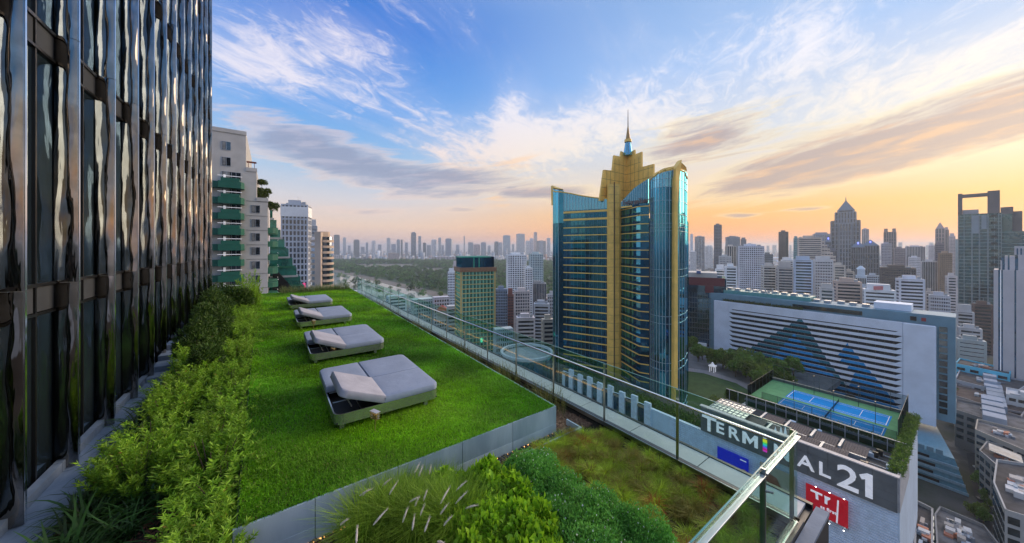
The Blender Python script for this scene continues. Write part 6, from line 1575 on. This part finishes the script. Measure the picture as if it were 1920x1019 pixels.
# white and blue tower at the right edge
wb = faced('white_blue_tower', 'white tower with blue vertical glass strips at the right edge of the view', 'skyscraper', 1895, 225)
M_wb = mat('pinkish_white_render', (.55, .52, .53), .7, 0, .05, .08); M_wbg = glassmat('blue_strip_glass', (.02, .12, .26), refl=.2, gloss=(.2,.45,.75), rough=.06, var=.4, vscale=.4)
px_box(wb, 'glass_core', M_wbg, 1865, 1975, 770, 509, 226, 22)
for a, b in ((1863, 1871.5), (1880.5, 1902), (1905.5, 1975)): px_box(wb, 'white_pier', M_wb, a, b, 780, 507, 225, 23)
px_box(wb, 'side_wall', M_wb, 1863, 1871.4, 780, 507, 226, 24)
for a, b in ((1875.5, 1877),): px_box(wb, 'white_fin', M_let, a, b, 780, 507, 225.2, 1)
for (a, b, v0, v1) in ((1876, 1879, 507, 489), (1884, 1889.5, 507, 480), (1893, 1903, 507, 480), (1909, 1975, 507, 478)): px_box(wb, 'upper_pier', M_wb, a, b, v0, v1, 228, 14)
px_box(wb, 'upper_glass', M_wbg, 1877, 1975, 507, 484, 228.6, 12); px_box(wb, 'crown', M_wb, 1902, 1975, 478, 462, 230, 8)
for k in range(5): px_box(wb, 'crown_window', M_wbg, 1906 + k * 7, 1909 + k * 7, 478, 466, 229.8, .4)
# dark red and glass office block behind the gold tower
rd = faced('red_glass_building', 'dark glass office block with a deep red upper facade right of the gold tower', 'office building', 1325, 260)
px_box(rd, 'glass_core', glassmat('navy_glass', (.015, .05, .085), refl=.18, gloss=(.25,.5,.75), rough=.05, wav=.3, wscale=.2, var=.6, vscale=.15), 1286, 1362, 650, 522, 262, 30)
px_box(rd, 'red_panel', mat('deep_red_cladding', (.14, .025, .035), .5), 1292, 1359, 536, 521, 261.5, .6); px_box(rd, 'red_panel', MATS['deep_red_cladding'], 1322, 1338, 549, 536.1, 261.5, .6)
for k in range(16): px_box(rd, 'mullion', mat('grey_green_mullion', (.10, .14, .14), .5), 1288 + k * 4.8, 1288.5 + k * 4.8, 650, 549.5, 261.6, .4)
for k in range(9): px_box(rd, 'floor_line', MATS['grey_green_mullion'], 1286, 1362, 560 + k * 9.6, 559.3 + k * 9.6, 261.3, .3)
px_box(rd, 'roof_shell', wmat((.45, .44, .40)), 1290, 1345, 520.8, 512, 266, 22); px_box(rd, 'roof_tank', mat('blue_tank', (.05, .12, .3), .5), 1306, 1314, 514, 509, 264, 2)
px_box(rd, 'base_band', wmat(WH), 1296, 1325, 651, 646, 258, 3)
# green hotel tower with gold floor lines
gt, gw, gD, gh = T('green glass hotel tower with gold floor lines and a dark glazed top', 853, 929, 503, 250, (.46, .38, .15), 'green', 16, .75, 3.35, .20, 9, 'band', roof=0)
for k in range(10):
    x = -gw / 2 + gw * (k + .5) / 10
    piece('window_pier', mat('pale_green_pier', (.24, .55, .38), .6), gt, (x, -gD / 2 + .25, gh / 2 - 1), (gw * .032, .3, gh - 3)); piece('dark_window_bay', M_dwin, gt, (x + gw * .035, -gD / 2 + .32, gh / 2 - 1), (gw * .014, .12, gh - 3))
piece('top_fascia', mat('brown_fascia', (.26, .15, .08), .6), gt, (0, 0, gh - 1.2), (gw + 1.4, gD + 1.4, 3.2))
piece('penthouse', M_tdark, gt, (0, 0, gh + 4.5), (gw * .94, gD * .9, 8.0)); piece('green_roof_rim', mat('jade_rim', (.02, .30, .20), .5), gt, (-gw * .06, -.2, gh + 8.3), (gw * .86, gD * .94, .9))
piece('jade_frame', MATS['jade_rim'], gt, (-gw * .12, -gD * .46, gh + 3.8), (.9, .6, 8)); piece('jade_frame', MATS['jade_rim'], gt, (gw * .03, -gD * .46, gh + 3.8), (.9, .6, 8))
piece('lit_sign', emitmat('green_sign_light', (.1, 1.0, .55), .35), gt, (gw * .09, -gD / 2 - .2, gh - 55), (1.6, .3, 3.2))
# near apartment rows left of the green tower, behind the balustrade
near = [
 ('white terraced apartment row with pale blue shade behind the balustrade, leftmost', 724, 762, 556, 330, (.44, .52, .55), 'teal', 20, 'band', 6, .5),
 ('pale green apartment row with balconies in the middle of the park edge', 770, 812, 562, 300, (.40, .50, .48), 'teal', 20, 'grid', 8, .4),
 ('white apartment row with red awnings beside the green tower', 812, 842, 558, 300, (.50, .50, .54), 'dark', 12, 'grid', 6, .45),
 ('white low block at the left foot of the green tower', 838, 860, 575, 270, (.52, .52, .52), 'dark', 0, 'band', 5, .45),
 ('pale apartment block behind the balustrade at the right foot of the green tower', 925, 962, 618, 215, (.42, .50, .50), 'dark', 18, 'grid', 8, .4),
]
for lb, u0, u1, vt, dep, wc, gl, yw_, sty, pr, bd in near: T(lb, u0, u1, vt, dep, wc, gl, yw_, .5, 3.2, bd, pr, sty, roof=0)
rf = faced('red_roofed_house', 'house with a red tiled hipped roof below the green tower', 'house', 829, 280)
px_box(rf, 'wall', wmat((.4, .36, .3)), 820, 838, 600, 583, 280, 9); k_ = 8.1
MB().add([(-4.6, -.8, zz(583, 280)), (4.6, -.8, zz(583, 280)), (4.6, 9.8, zz(583, 280)), (-4.6, 9.8, zz(583, 280)), (-1, 4.5, zz(573, 284)), (1, 4.5, zz(573, 284))], [(0, 3, 2, 1), (0, 1, 5, 4), (1, 2, 5), (2, 3, 4, 5), (3, 0, 4)]).build('roof', mat('red_roof_tile', (.34, .07, .04), .7, 0, .2, 1), rf)
# long white hospital-like slab and others at the park's edge
for lb, u0, u1, vt, dep, wc in (('long low white building on the far edge of the park', 610, 642, 479, 1250, (.52, .47, .46)), ('brown and white square block standing in the far park', 728, 748, 475, 1150, (.52, .42, .38)), ('long pinkish white office row behind the park, right', 808, 858, 482, 1350, (.50, .44, .44)), ('long pale row behind the park, above the green tower', 925, 948, 484, 1200, (.46, .42, .42)), ('red-brown long row right of the pale teal high-rise', 1018, 1040, 483, 1100, (.24, .10, .09))):
    T(lb, u0, u1, vt, 2650, wc, 'dark', 0, .25, 5, .5, 9, 'grid', name='long_building', cat='building')

# ------------------------------------------------------------------ low rise around and far skyline
def lr_mesh(seed):
    r_ = random.Random(seed); mb = MB(); h = r_.choice((.6, .8, 1.0, 1.3)); mb.box(-.5, .5, -.5, .5, 0, h, 0)
    nf = max(2, int(h * 5))
    for k in range(nf):
        z = h * (k + .35) / nf; z1 = z + h / nf * .42
        for i in range(5):
            a = -.46 + i * .188
            for s in (-1, 1):
                mb.box(a, a + .14, s * .5 - .004, s * .5 + .004, z, z1, 1); mb.box(s * .5 - .004, s * .5 + .004, a, a + .14, z, z1, 1)
    mb.box(-.5, .5, -.5, -.48, h, h + .05, 0).box(-.5, .5, .48, .5, h, h + .05, 0).box(-.5, -.48, -.48, .48, h, h + .05, 0).box(.48, .5, -.48, .48, h, h + .05, 0)
    mb.box(-.3, 0, -.2, .2, h, h + .15, 0).box(.1, .3, .05, .25, h, h + .08, 2).box(-.44, -.36, .2, .42, h, h + .07, 2)
    if r_.random() < .35: mb.add([(-.53, -.53, h + .05), (.53, -.53, h + .05), (.53, .53, h + .05), (-.53, .53, h + .05), (-.2, 0, h + .3), (.2, 0, h + .3)], [(0, 3, 2, 1), (0, 1, 5, 4), (1, 2, 5), (2, 3, 4, 5), (3, 0, 4)], 3)
    return mb
wc_ = [(.50, .50, .50), (.44, .40, .35), (.36, .37, .39), (.52, .48, .44), (.28, .27, .27), (.40, .44, .50), (.46, .38, .34)]
rc_ = [(.20, .08, .05), (.22, .22, .22), (.12, .14, .15)]
lrm = []
for k in range(14): lrm.append(lr_mesh(k).mesh('low_rise', [wmat(wc_[k % 7]), M_dwin, M_rail2, wmat(rc_[k % 3])]))
keepout = [(0, 0, 75), (20, 70, 80), (60, 10, 70), (115, 60, 90), (125, 10, 60), (190, 60, 80), (215, 100, 95), (290, 60, 75), (150, 130, 70), (288, 10, 38)]
def blocked(x, y, pad=10):
    if any(math.hypot(x - a, y - b) < r for a, b, r in keepout): return True
    return any(math.hypot(x - a, y - b) < r + pad for a, b, r in FOOT)
GA = R(-12)
cnt = 0; tries = 0; LRP = []
while cnt < 300 and tries < 60000:
    tries += 1
    u = rt.uniform(640, 1915); dd = 150 + 620 * rt.random() ** 1.4; p = wp((u - CX) / F * dd, dd)
    gx_, gy_ = round(p.x / 22) * 22 + rt.normal(0, 1.5), round(p.y / 21) * 21 + rt.normal(0, 1.5)
    if blocked(gx_, gy_, 8) or inside(park, np.array([gx_]), np.array([gy_]))[0] or inside(lake, np.array([gx_]), np.array([gy_]))[0]: continue
    if any(abs(gx_ - a) < 18 and abs(gy_ - b) < 16 for a, b in LRP): continue
    t_ = gx_ * ST + gy_ * CT
    if t_ < 120: continue
    LRP.append((gx_, gy_)); s = rt.uniform(13, 19); hz = rt.uniform(8, 20) * (1.0 if rt.random() < .85 else 1.6)
    o = obj('low_rise_building', lrm[cnt % 14], None, (gx_, gy_, 0), rt.normal(0, .04), scale=(s, s * rt.uniform(.7, 1), hz))
    tag(o, 'low pale city building among many others between the high-rises', 'building', 'low-rise buildings between the towers'); cnt += 1
# street trees between them
cnt = 0
for k in range(4000):
    if cnt >= 240: break
    u = rt.uniform(640, 1915); dd = 140 + 650 * rt.random() ** 1.5; p = wp((u - CX) / F * dd, dd)
    if blocked(p.x, p.y, -2) or any(abs(p.x - a) < 12 and abs(p.y - b) < 11 for a, b in LRP) or inside(lake, np.array([p.x]), np.array([p.y]))[0]: continue
    s = rt.uniform(.7, 1.4); o = obj('tree', crm[k % 5], None, (p.x, p.y, .5), rt.uniform(0, 6), scale=(s, s, s)); tag(o, 'street tree crown between the low city buildings', 'tree', 'street trees between the buildings'); cnt += 1
# the far city: more than anyone could count, one body of blocks and towers
def far_city(n, d0, d1, pw, hr, talls):
    u = rt.uniform(-700, 2600, n); d = d0 + (d1 - d0) * rt.random(n) ** pw; xc = (u - CX) / F * d; x = xc * CT + d * ST; y = -xc * ST + d * CT
    ok = ~inside(park, x, y) & ~inside(lake, x, y)
    for a, b, r in FOOT + keepout: ok &= np.hypot(x - a, y - b) > r + 14
    x, y, d = x[ok], y[ok], d[ok]; n = len(x)
    w = rt.uniform(12, 34, n); l = rt.uniform(10, 30, n); h = rt.uniform(*hr, n); tl = rt.random(n) < talls; h[tl] *= rt.uniform(1.8, 3.2, tl.sum()); h = np.minimum(h, rt.uniform(60, 104, n)); w[tl] = rt.uniform(16, 30, tl.sum())
    a = rt.normal(-.2, .25, n); ca, sa = np.cos(a), np.sin(a)
    cs = np.array([(-.5, -.5), (.5, -.5), (.5, .5), (-.5, .5)]); lx = cs[:, 0][None] * w[:, None]; ly = cs[:, 1][None] * l[:, None]
    X = x[:, None] + lx * ca[:, None] - ly * sa[:, None]; Y = y[:, None] + lx * sa[:, None] + ly * ca[:, None]
    V = np.concatenate([np.stack([X, Y, np.zeros_like(X)], -1), np.stack([X, Y, np.repeat(h[:, None], 4, 1)], -1)], 1).reshape(-1, 3)
    i = np.arange(n) * 8; Fc = np.concatenate([np.stack([i + k for k in f], 1) for f in ((4, 5, 6, 7), (0, 1, 5, 4), (1, 2, 6, 5), (2, 3, 7, 6), (3, 0, 4, 7))])
    pal = np.array(wc_ + [(.54, .52, .50), (.56, .58, .60), (.30, .20, .17), (.20, .25, .30), (.16, .18, .20)]); c = pal[rt.integers(0, len(pal), n)] * rt.uniform(.5, 1.9, (n, 1)); rfc = c * .8
    rr_ = rt.random(n) < .12; rfc[rr_] = (.22, .08, .05)
    return V, Fc, np.concatenate([rfc, c, c, c, c]).clip(0, 1)
def citymat():
    m = bpy.data.materials.new('far_city_walls'); m.use_nodes = True; nt = m.node_tree; q = N(nt); b = nt.nodes['Principled BSDF']
    g = q.node('ShaderNodeNewGeometry'); x, y, z = q.sep(g.outputs['Position']); nx, ny, nz = q.sep(g.outputs['Normal'])
    at_ = q.node('ShaderNodeAttribute', attribute_name='tint').outputs['Color']
    fl_ = q.m('FRACT', q.m('DIVIDE', z, 3.6)); s_ = q.m('ADD', q.m('MULTIPLY', x, q.m('ABSOLUTE', ny)), q.m('MULTIPLY', y, q.m('ABSOLUTE', nx))); wn = q.m('FRACT', q.m('DIVIDE', s_, 4.2))
    win = q.m('MULTIPLY', q.m('MULTIPLY', q.m('GREATER_THAN', fl_, .5), q.m('GREATER_THAN', wn, .4)), q.m('LESS_THAN', q.m('ABSOLUTE', nz), .5))
    nt.links.new(q.mix(q.m('MULTIPLY', win, .5), at_, (.035, .045, .055)), b.inputs['Base Color']); b.inputs['Roughness'].default_value = .7; return m
V1, F1, C1 = far_city(7500, 380, 2600, 1.1, (8, 20), 0); V2, F2, C2 = far_city(17000, 2500, 11500, 1.6, (12, 40), .035)
o = obj('far_city', mesh_np('far_city', np.concatenate([V1, V2]), np.concatenate([F1, F2 + len(V1)]), citymat(), np.concatenate([C1, C2])), kind='stuff')
tag(o, 'endless far city of low blocks and distant towers fading into haze', 'city')
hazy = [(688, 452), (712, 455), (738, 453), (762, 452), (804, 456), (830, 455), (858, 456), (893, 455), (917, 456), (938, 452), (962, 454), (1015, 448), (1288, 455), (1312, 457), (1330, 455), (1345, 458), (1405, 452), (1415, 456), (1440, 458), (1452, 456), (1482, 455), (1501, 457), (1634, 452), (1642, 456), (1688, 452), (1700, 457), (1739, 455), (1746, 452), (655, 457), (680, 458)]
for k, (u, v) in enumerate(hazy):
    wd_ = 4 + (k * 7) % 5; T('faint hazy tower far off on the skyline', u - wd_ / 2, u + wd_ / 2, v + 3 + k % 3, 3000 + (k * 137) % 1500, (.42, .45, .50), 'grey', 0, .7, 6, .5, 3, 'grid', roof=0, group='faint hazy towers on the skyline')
# far tree belts
tb = [(wp((u - CX) / F * d, d), d) for u, d in zip(rt.uniform(300, 1920, 700), rt.uniform(500, 2600, 700))]
tb = [(p.x, p.y) for p, d in tb if not blocked(p.x, p.y, 0)]
o = obj('city_treetops', merged_crowns('city_treetops', [(x, y, .5) for x, y in tb], rt.uniform(1.0, 2.4, len(tb)), 3, 60), kind='stuff'); tag(o, 'scattered green treetops among the far city blocks', 'trees')

# ------------------------------------------------------------------ near buildings at the lower right
def spot(L_):
    w = rs_.random(len(L_)) + .35; w /= w.sum(); return float(sum(a * p[0] for a, p in zip(w, L_))), float(sum(a * p[1] for a, p in zip(w, L_)))
rs_ = np.random.default_rng(3)
def lowblock(label, pts, z1, wc, z0=0, name='building', auto=True):
    """block with a plan given by points (u, v) seen on its roof level"""
    P_ = [onz(u, v, z1) for u, v in pts]; P_ = [(p.x, p.y) for p in P_]; P_ = ccw(P_); c = np.mean(P_, 0)
    t = thing(name, label, 'building', (c[0], c[1], 0)); L_ = [(x - c[0], y - c[1]) for x, y in P_]; m_ = wmat(wc)
    MB().prism(L_, z0, z1 - .8).build('building_body', m_, t)
    n = len(L_)
    mb = MB()
    for i in range(n):
        a, b = Vector((*L_[i], 0)), Vector((*L_[(i + 1) % n], 0)); d = (b - a); nn = Vector((-d.y, d.x, 0)).normalized() * .4
        mb.slab([a + Vector((0, 0, z1 - .79)), b + Vector((0, 0, z1 - .79)), b + Vector((0, 0, z1 + .3)), a + Vector((0, 0, z1 + .3))], nn)
    mb.build('parapet', m_, t)
    MB().prism([(x * .97, y * .97) for x, y in L_], z1 - .79, z1 - .74).build('roof_sheet', mat(('dark_roof_felt', 'brown_roof_felt', 'grey_roof_felt')[len(label) % 3], ((.06, .06, .065), (.09, .065, .055), (.13, .13, .135))[len(label) % 3], .9, 0, .4, .25), t)
    for k in range(22):
        x, y = spot(L_); a, b, h_ = rs_.uniform(.6, 3.2), rs_.uniform(.6, 2.4), rs_.uniform(.3, 1.7)
        piece(('roof_unit', 'water_tank', 'roof_vent')[k % 3], wmat(((.5, .5, .5), (.15, .17, .2), (.34, .3, .27), (.3, .36, .42), (.4, .16, .1))[k % 5]), t, (x, y, z1 - .74 + h_ / 2), (a, b, h_), rs_.uniform(-.1, .1))
    if auto:
        for k in range(n):
            a, b = L_[k], L_[(k + 1) % n]
            if Vector((b[1] - a[1], a[0] - b[0], 0)).dot(-t.location) > 0 and math.dist(a, b) > 7: facade_windows(t, a, b, max(1, z1 - 16), z1 - .9, 4, max(3, int(math.dist(a, b) / 3.4)), M_dwin, .66, .5)
    return t, L_, z1
def facade_windows(t, a, b, z0, z1, nf, nc, m, wfrac=.62, hfrac=.5, frame=None):
    """rows of windows on the wall from a to b (local plan points)"""
    a, b = Vector((*a, 0)), Vector((*b, 0)); d = b - a; ang = math.atan2(d.y, d.x); L = d.length; n = Vector((d.y, -d.x, 0)).normalized()
    me = None
    for i in range(nf):
        for j in range(nc):
            c = a + d * ((j + .5) / nc) + n * .06; z = z0 + (z1 - z0) * (i + .5) / nf
            piece('window', m, t, (c.x, c.y, z), (L / nc * wfrac, .14, (z1 - z0) / nf * hfrac), ang)
    return n
cy, L_, z1 = lowblock('bright cyan low building with roof planting beside the foot of the white and blue tower', [(1790, 682), (1894, 703), (1896, 693), (1800, 672)], 26, (.10, .46, .62), auto=False)
for k in range(len(L_)):
    a, b = L_[k], L_[(k + 1) % len(L_)]
    if Vector((b[1] - a[1], a[0] - b[0], 0)).dot(-cy.location) > 0 and math.dist(a, b) > 8: facade_windows(cy, a, b, 14, 25, 3, max(3, int(math.dist(a, b) / 5)), M_dwin)
t, L_, z1 = lowblock('grey slab-roofed row with white parapets, upper of the three long roofs at the right', [(1790, 712), (1900, 740), (1935, 716), (1800, 692)], 22, (.34, .35, .38))
for k in range(5): MB().box(-22 + k * 10, -16 + k * 10, -3, 2, z1 - .8, z1 + 1.6 + (k % 3)).build('roof_box', wmat((.30, .34, .40)), t)
t, L_, z1 = lowblock('brown-roofed row with pale wall, middle of the three long roofs at the right', [(1790, 742), (1915, 782), (1940, 748), (1792, 720)], 20, (.28, .26, .26))
for k in range(5): MB().box(-24 + k * 10, -15 + k * 10, -5, 1, z1 - .8, z1 + 3).build('roof_box', wmat((.22, .27, .33)), t)
t, L_, z1 = lowblock('dark-roofed row with pale parapets, nearest of the three long roofs at the right', [(1790, 768), (1925, 812), (1945, 780), (1792, 748)], 20, (.24, .22, .22))
for k in range(4): MB().box(-20 + k * 11, -12 + k * 11, -4, 3, z1 - .8, z1 + 4).build('roof_box', wmat((.24, .29, .36)), t)
t, L_, z1 = lowblock('beige apartment block with grey balconies below the long roofs', [(1828, 806), (1932, 850), (1950, 815), (1832, 786)], 22, (.36, .33, .28), auto=False)
for k in range(len(L_)):
    a, b = L_[k], L_[(k + 1) % len(L_)]
    if Vector((b[1] - a[1], a[0] - b[0], 0)).dot(-t.location) > 0 and math.dist(a, b) > 6: facade_windows(t, a, b, 2, 21, 6, max(3, int(math.dist(a, b) / 4)), M_dwin, .7, .45)
t, L_, z1 = lowblock('pale block with a sloped metal roof at the right edge', [(1836, 845), (1870, 875), (1935, 890), (1940, 850), (1850, 828)], 20, (.30, .29, .27))
MB().slab([(-4, -4, z1 + .5), (5, -4, z1 + .5), (5, 4, z1 + 2), (-4, 4, z1 + 2)], (0, 0, .3)).build('metal_roof', mat('weathered_metal_roof', (.22, .26, .28), .5, 0, .3, .4), t)
t, L_, z1 = lowblock('grey block with a grid of square windows at the lower right corner', [(1862, 905), (1884, 957), (1990, 990), (1990, 880), (1868, 862)], 26, (.34, .34, .33), auto=False)
for k in range(len(L_)):
    a, b = L_[k], L_[(k + 1) % len(L_)]
    if Vector((b[1] - a[1], a[0] - b[0], 0)).dot(-t.location) > 0 and math.dist(a, b) > 5: facade_windows(t, a, b, 1, 25, 7, max(3, int(math.dist(a, b) / 2.6)), M_dwin, .68, .66)
for k in range(12):
    x, y = spot(L_); MB().box(x, x + rs_.uniform(1, 3.5), y, y + rs_.uniform(1, 3), z1 - .8, z1 + rs_.uniform(.3, 1.8)).build('roof_plant', wmat(((.5, .5, .5), (.2, .22, .25), (.36, .34, .32))[k % 3]), t)
t, L_, z1 = lowblock('grey flat-roofed block with cars parked on its roof at the bottom right', [(1762, 950), (1845, 985), (1905, 1060), (1760, 1080), (1752, 965)], 14, (.22, .22, .22))
for k in range(10): x, y = spot(L_); MB().box(x, x + rs_.uniform(1, 5), y, y + rs_.uniform(.8, 2.5), z1 - .8, z1 + rs_.uniform(0, 1.2)).build('roof_plant', wmat(((.42, .42, .42), (.12, .13, .15), (.3, .28, .26))[k % 3]), t)
t, L_, z1 = lowblock('blank grey block between the planter wall and the car-roofed block', [(1716, 938), (1750, 955), (1750, 1060), (1712, 1060)], 30, (.26, .27, .28))
def car(x, y, z, rz, c, label):
    t = thing('parked_car', label, 'car', (x, y, z), rz)
    MB().prism([(-2.1, -.85), (2.1, -.85), (2.2, 0), (2.1, .85), (-2.1, .85), (-2.15, 0)], .3, .85).build('body', mat('car_paint_%d' % int(c[0] * 99), c, .3), t, bevel=.08)
    MB().add([(-1.5, -.75, .86), (1.2, -.75, .86), (1.2, .75, .86), (-1.5, .75, .86), (-1.1, -.62, 1.4), (.5, -.62, 1.4), (.5, .62, 1.4), (-1.1, .62, 1.4)], [(0, 3, 2, 1), (4, 5, 6, 7), (0, 1, 5, 4), (1, 2, 6, 5), (2, 3, 7, 6), (3, 0, 4, 7)]).build('cabin', M_dwin, t)
    for sx in (-1.3, 1.3):
        for sy in (-.8, .8): MB().tube((sx, sy - .1, .32), (sx, sy + .1, .32), .32, n=10).build('wheel', M_mull, t)
for u, v, rz, c, lb in ((1786, 985, .3, (.6, .6, .6), 'white car parked on the grey flat roof, farther of the two'), (1803, 1003, .3, (.62, .62, .63), 'white car parked on the grey flat roof, nearer of the two')):
    p = onz(u, v, 13.2); car(p.x, p.y, 13.21, rz, c, lb)
for u, v, rz, c, lb in ((1838, 880, 1.9, (.5, .5, .5), 'silver car on the street right of the louvred podium'), (1846, 940, 1.9, (.12, .12, .13), 'dark car on the street right of the louvred podium'), (1852, 965, 1.9, (.55, .55, .55), 'white car on the street before the block with square windows')):
    p = onz(u, v, 0); car(p.x, p.y, .06, rz, c, lb)
rdp = [gp(1812, 850), gp(1838, 850), gp(1862, 1015), gp(1842, 1015)]
MB().prism(ccw(rdp), 0, .05).build('road', M_asph, kind='structure')
for k in range(14):
    u, v = rs_.uniform(1826, 1862), rs_.uniform(800, 985); p = onz(u, v, 0); tree(p.x, p.y, 0, rs_.uniform(.35, .65), k, 'small street tree in the lane right of the louvred podium', 'trees along the lane at the right')
tree(*onz(1812, 765, 8)[:2], 8, 1.0, 3, 'broad tree right below the foot of the white hotel slab')
# ------------------------------------------------------------------ haze over the whole city
hz_ = MB().box(-14000, 14000, -14000, 14000, -2, H + 130).mesh('haze', [])
hm = bpy.data.materials.new('haze'); hm.use_nodes = True; nt = hm.node_tree; nt.nodes.clear(); q = N(nt)
pv = q.node('ShaderNodeVolumePrincipled'); pv.inputs['Color'].default_value = (.76, .88, 1.0, 1); pv.inputs['Density'].default_value = HAZE; pv.inputs['Anisotropy'].default_value = .3
nt.links.new(pv.outputs[0], q.node('ShaderNodeOutputMaterial').inputs['Volume']); hz_.materials.append(hm)
if HAZE > 0:
    o = obj('haze', hz_, kind='stuff'); tag(o, 'pale evening haze lying over the whole city', 'haze')
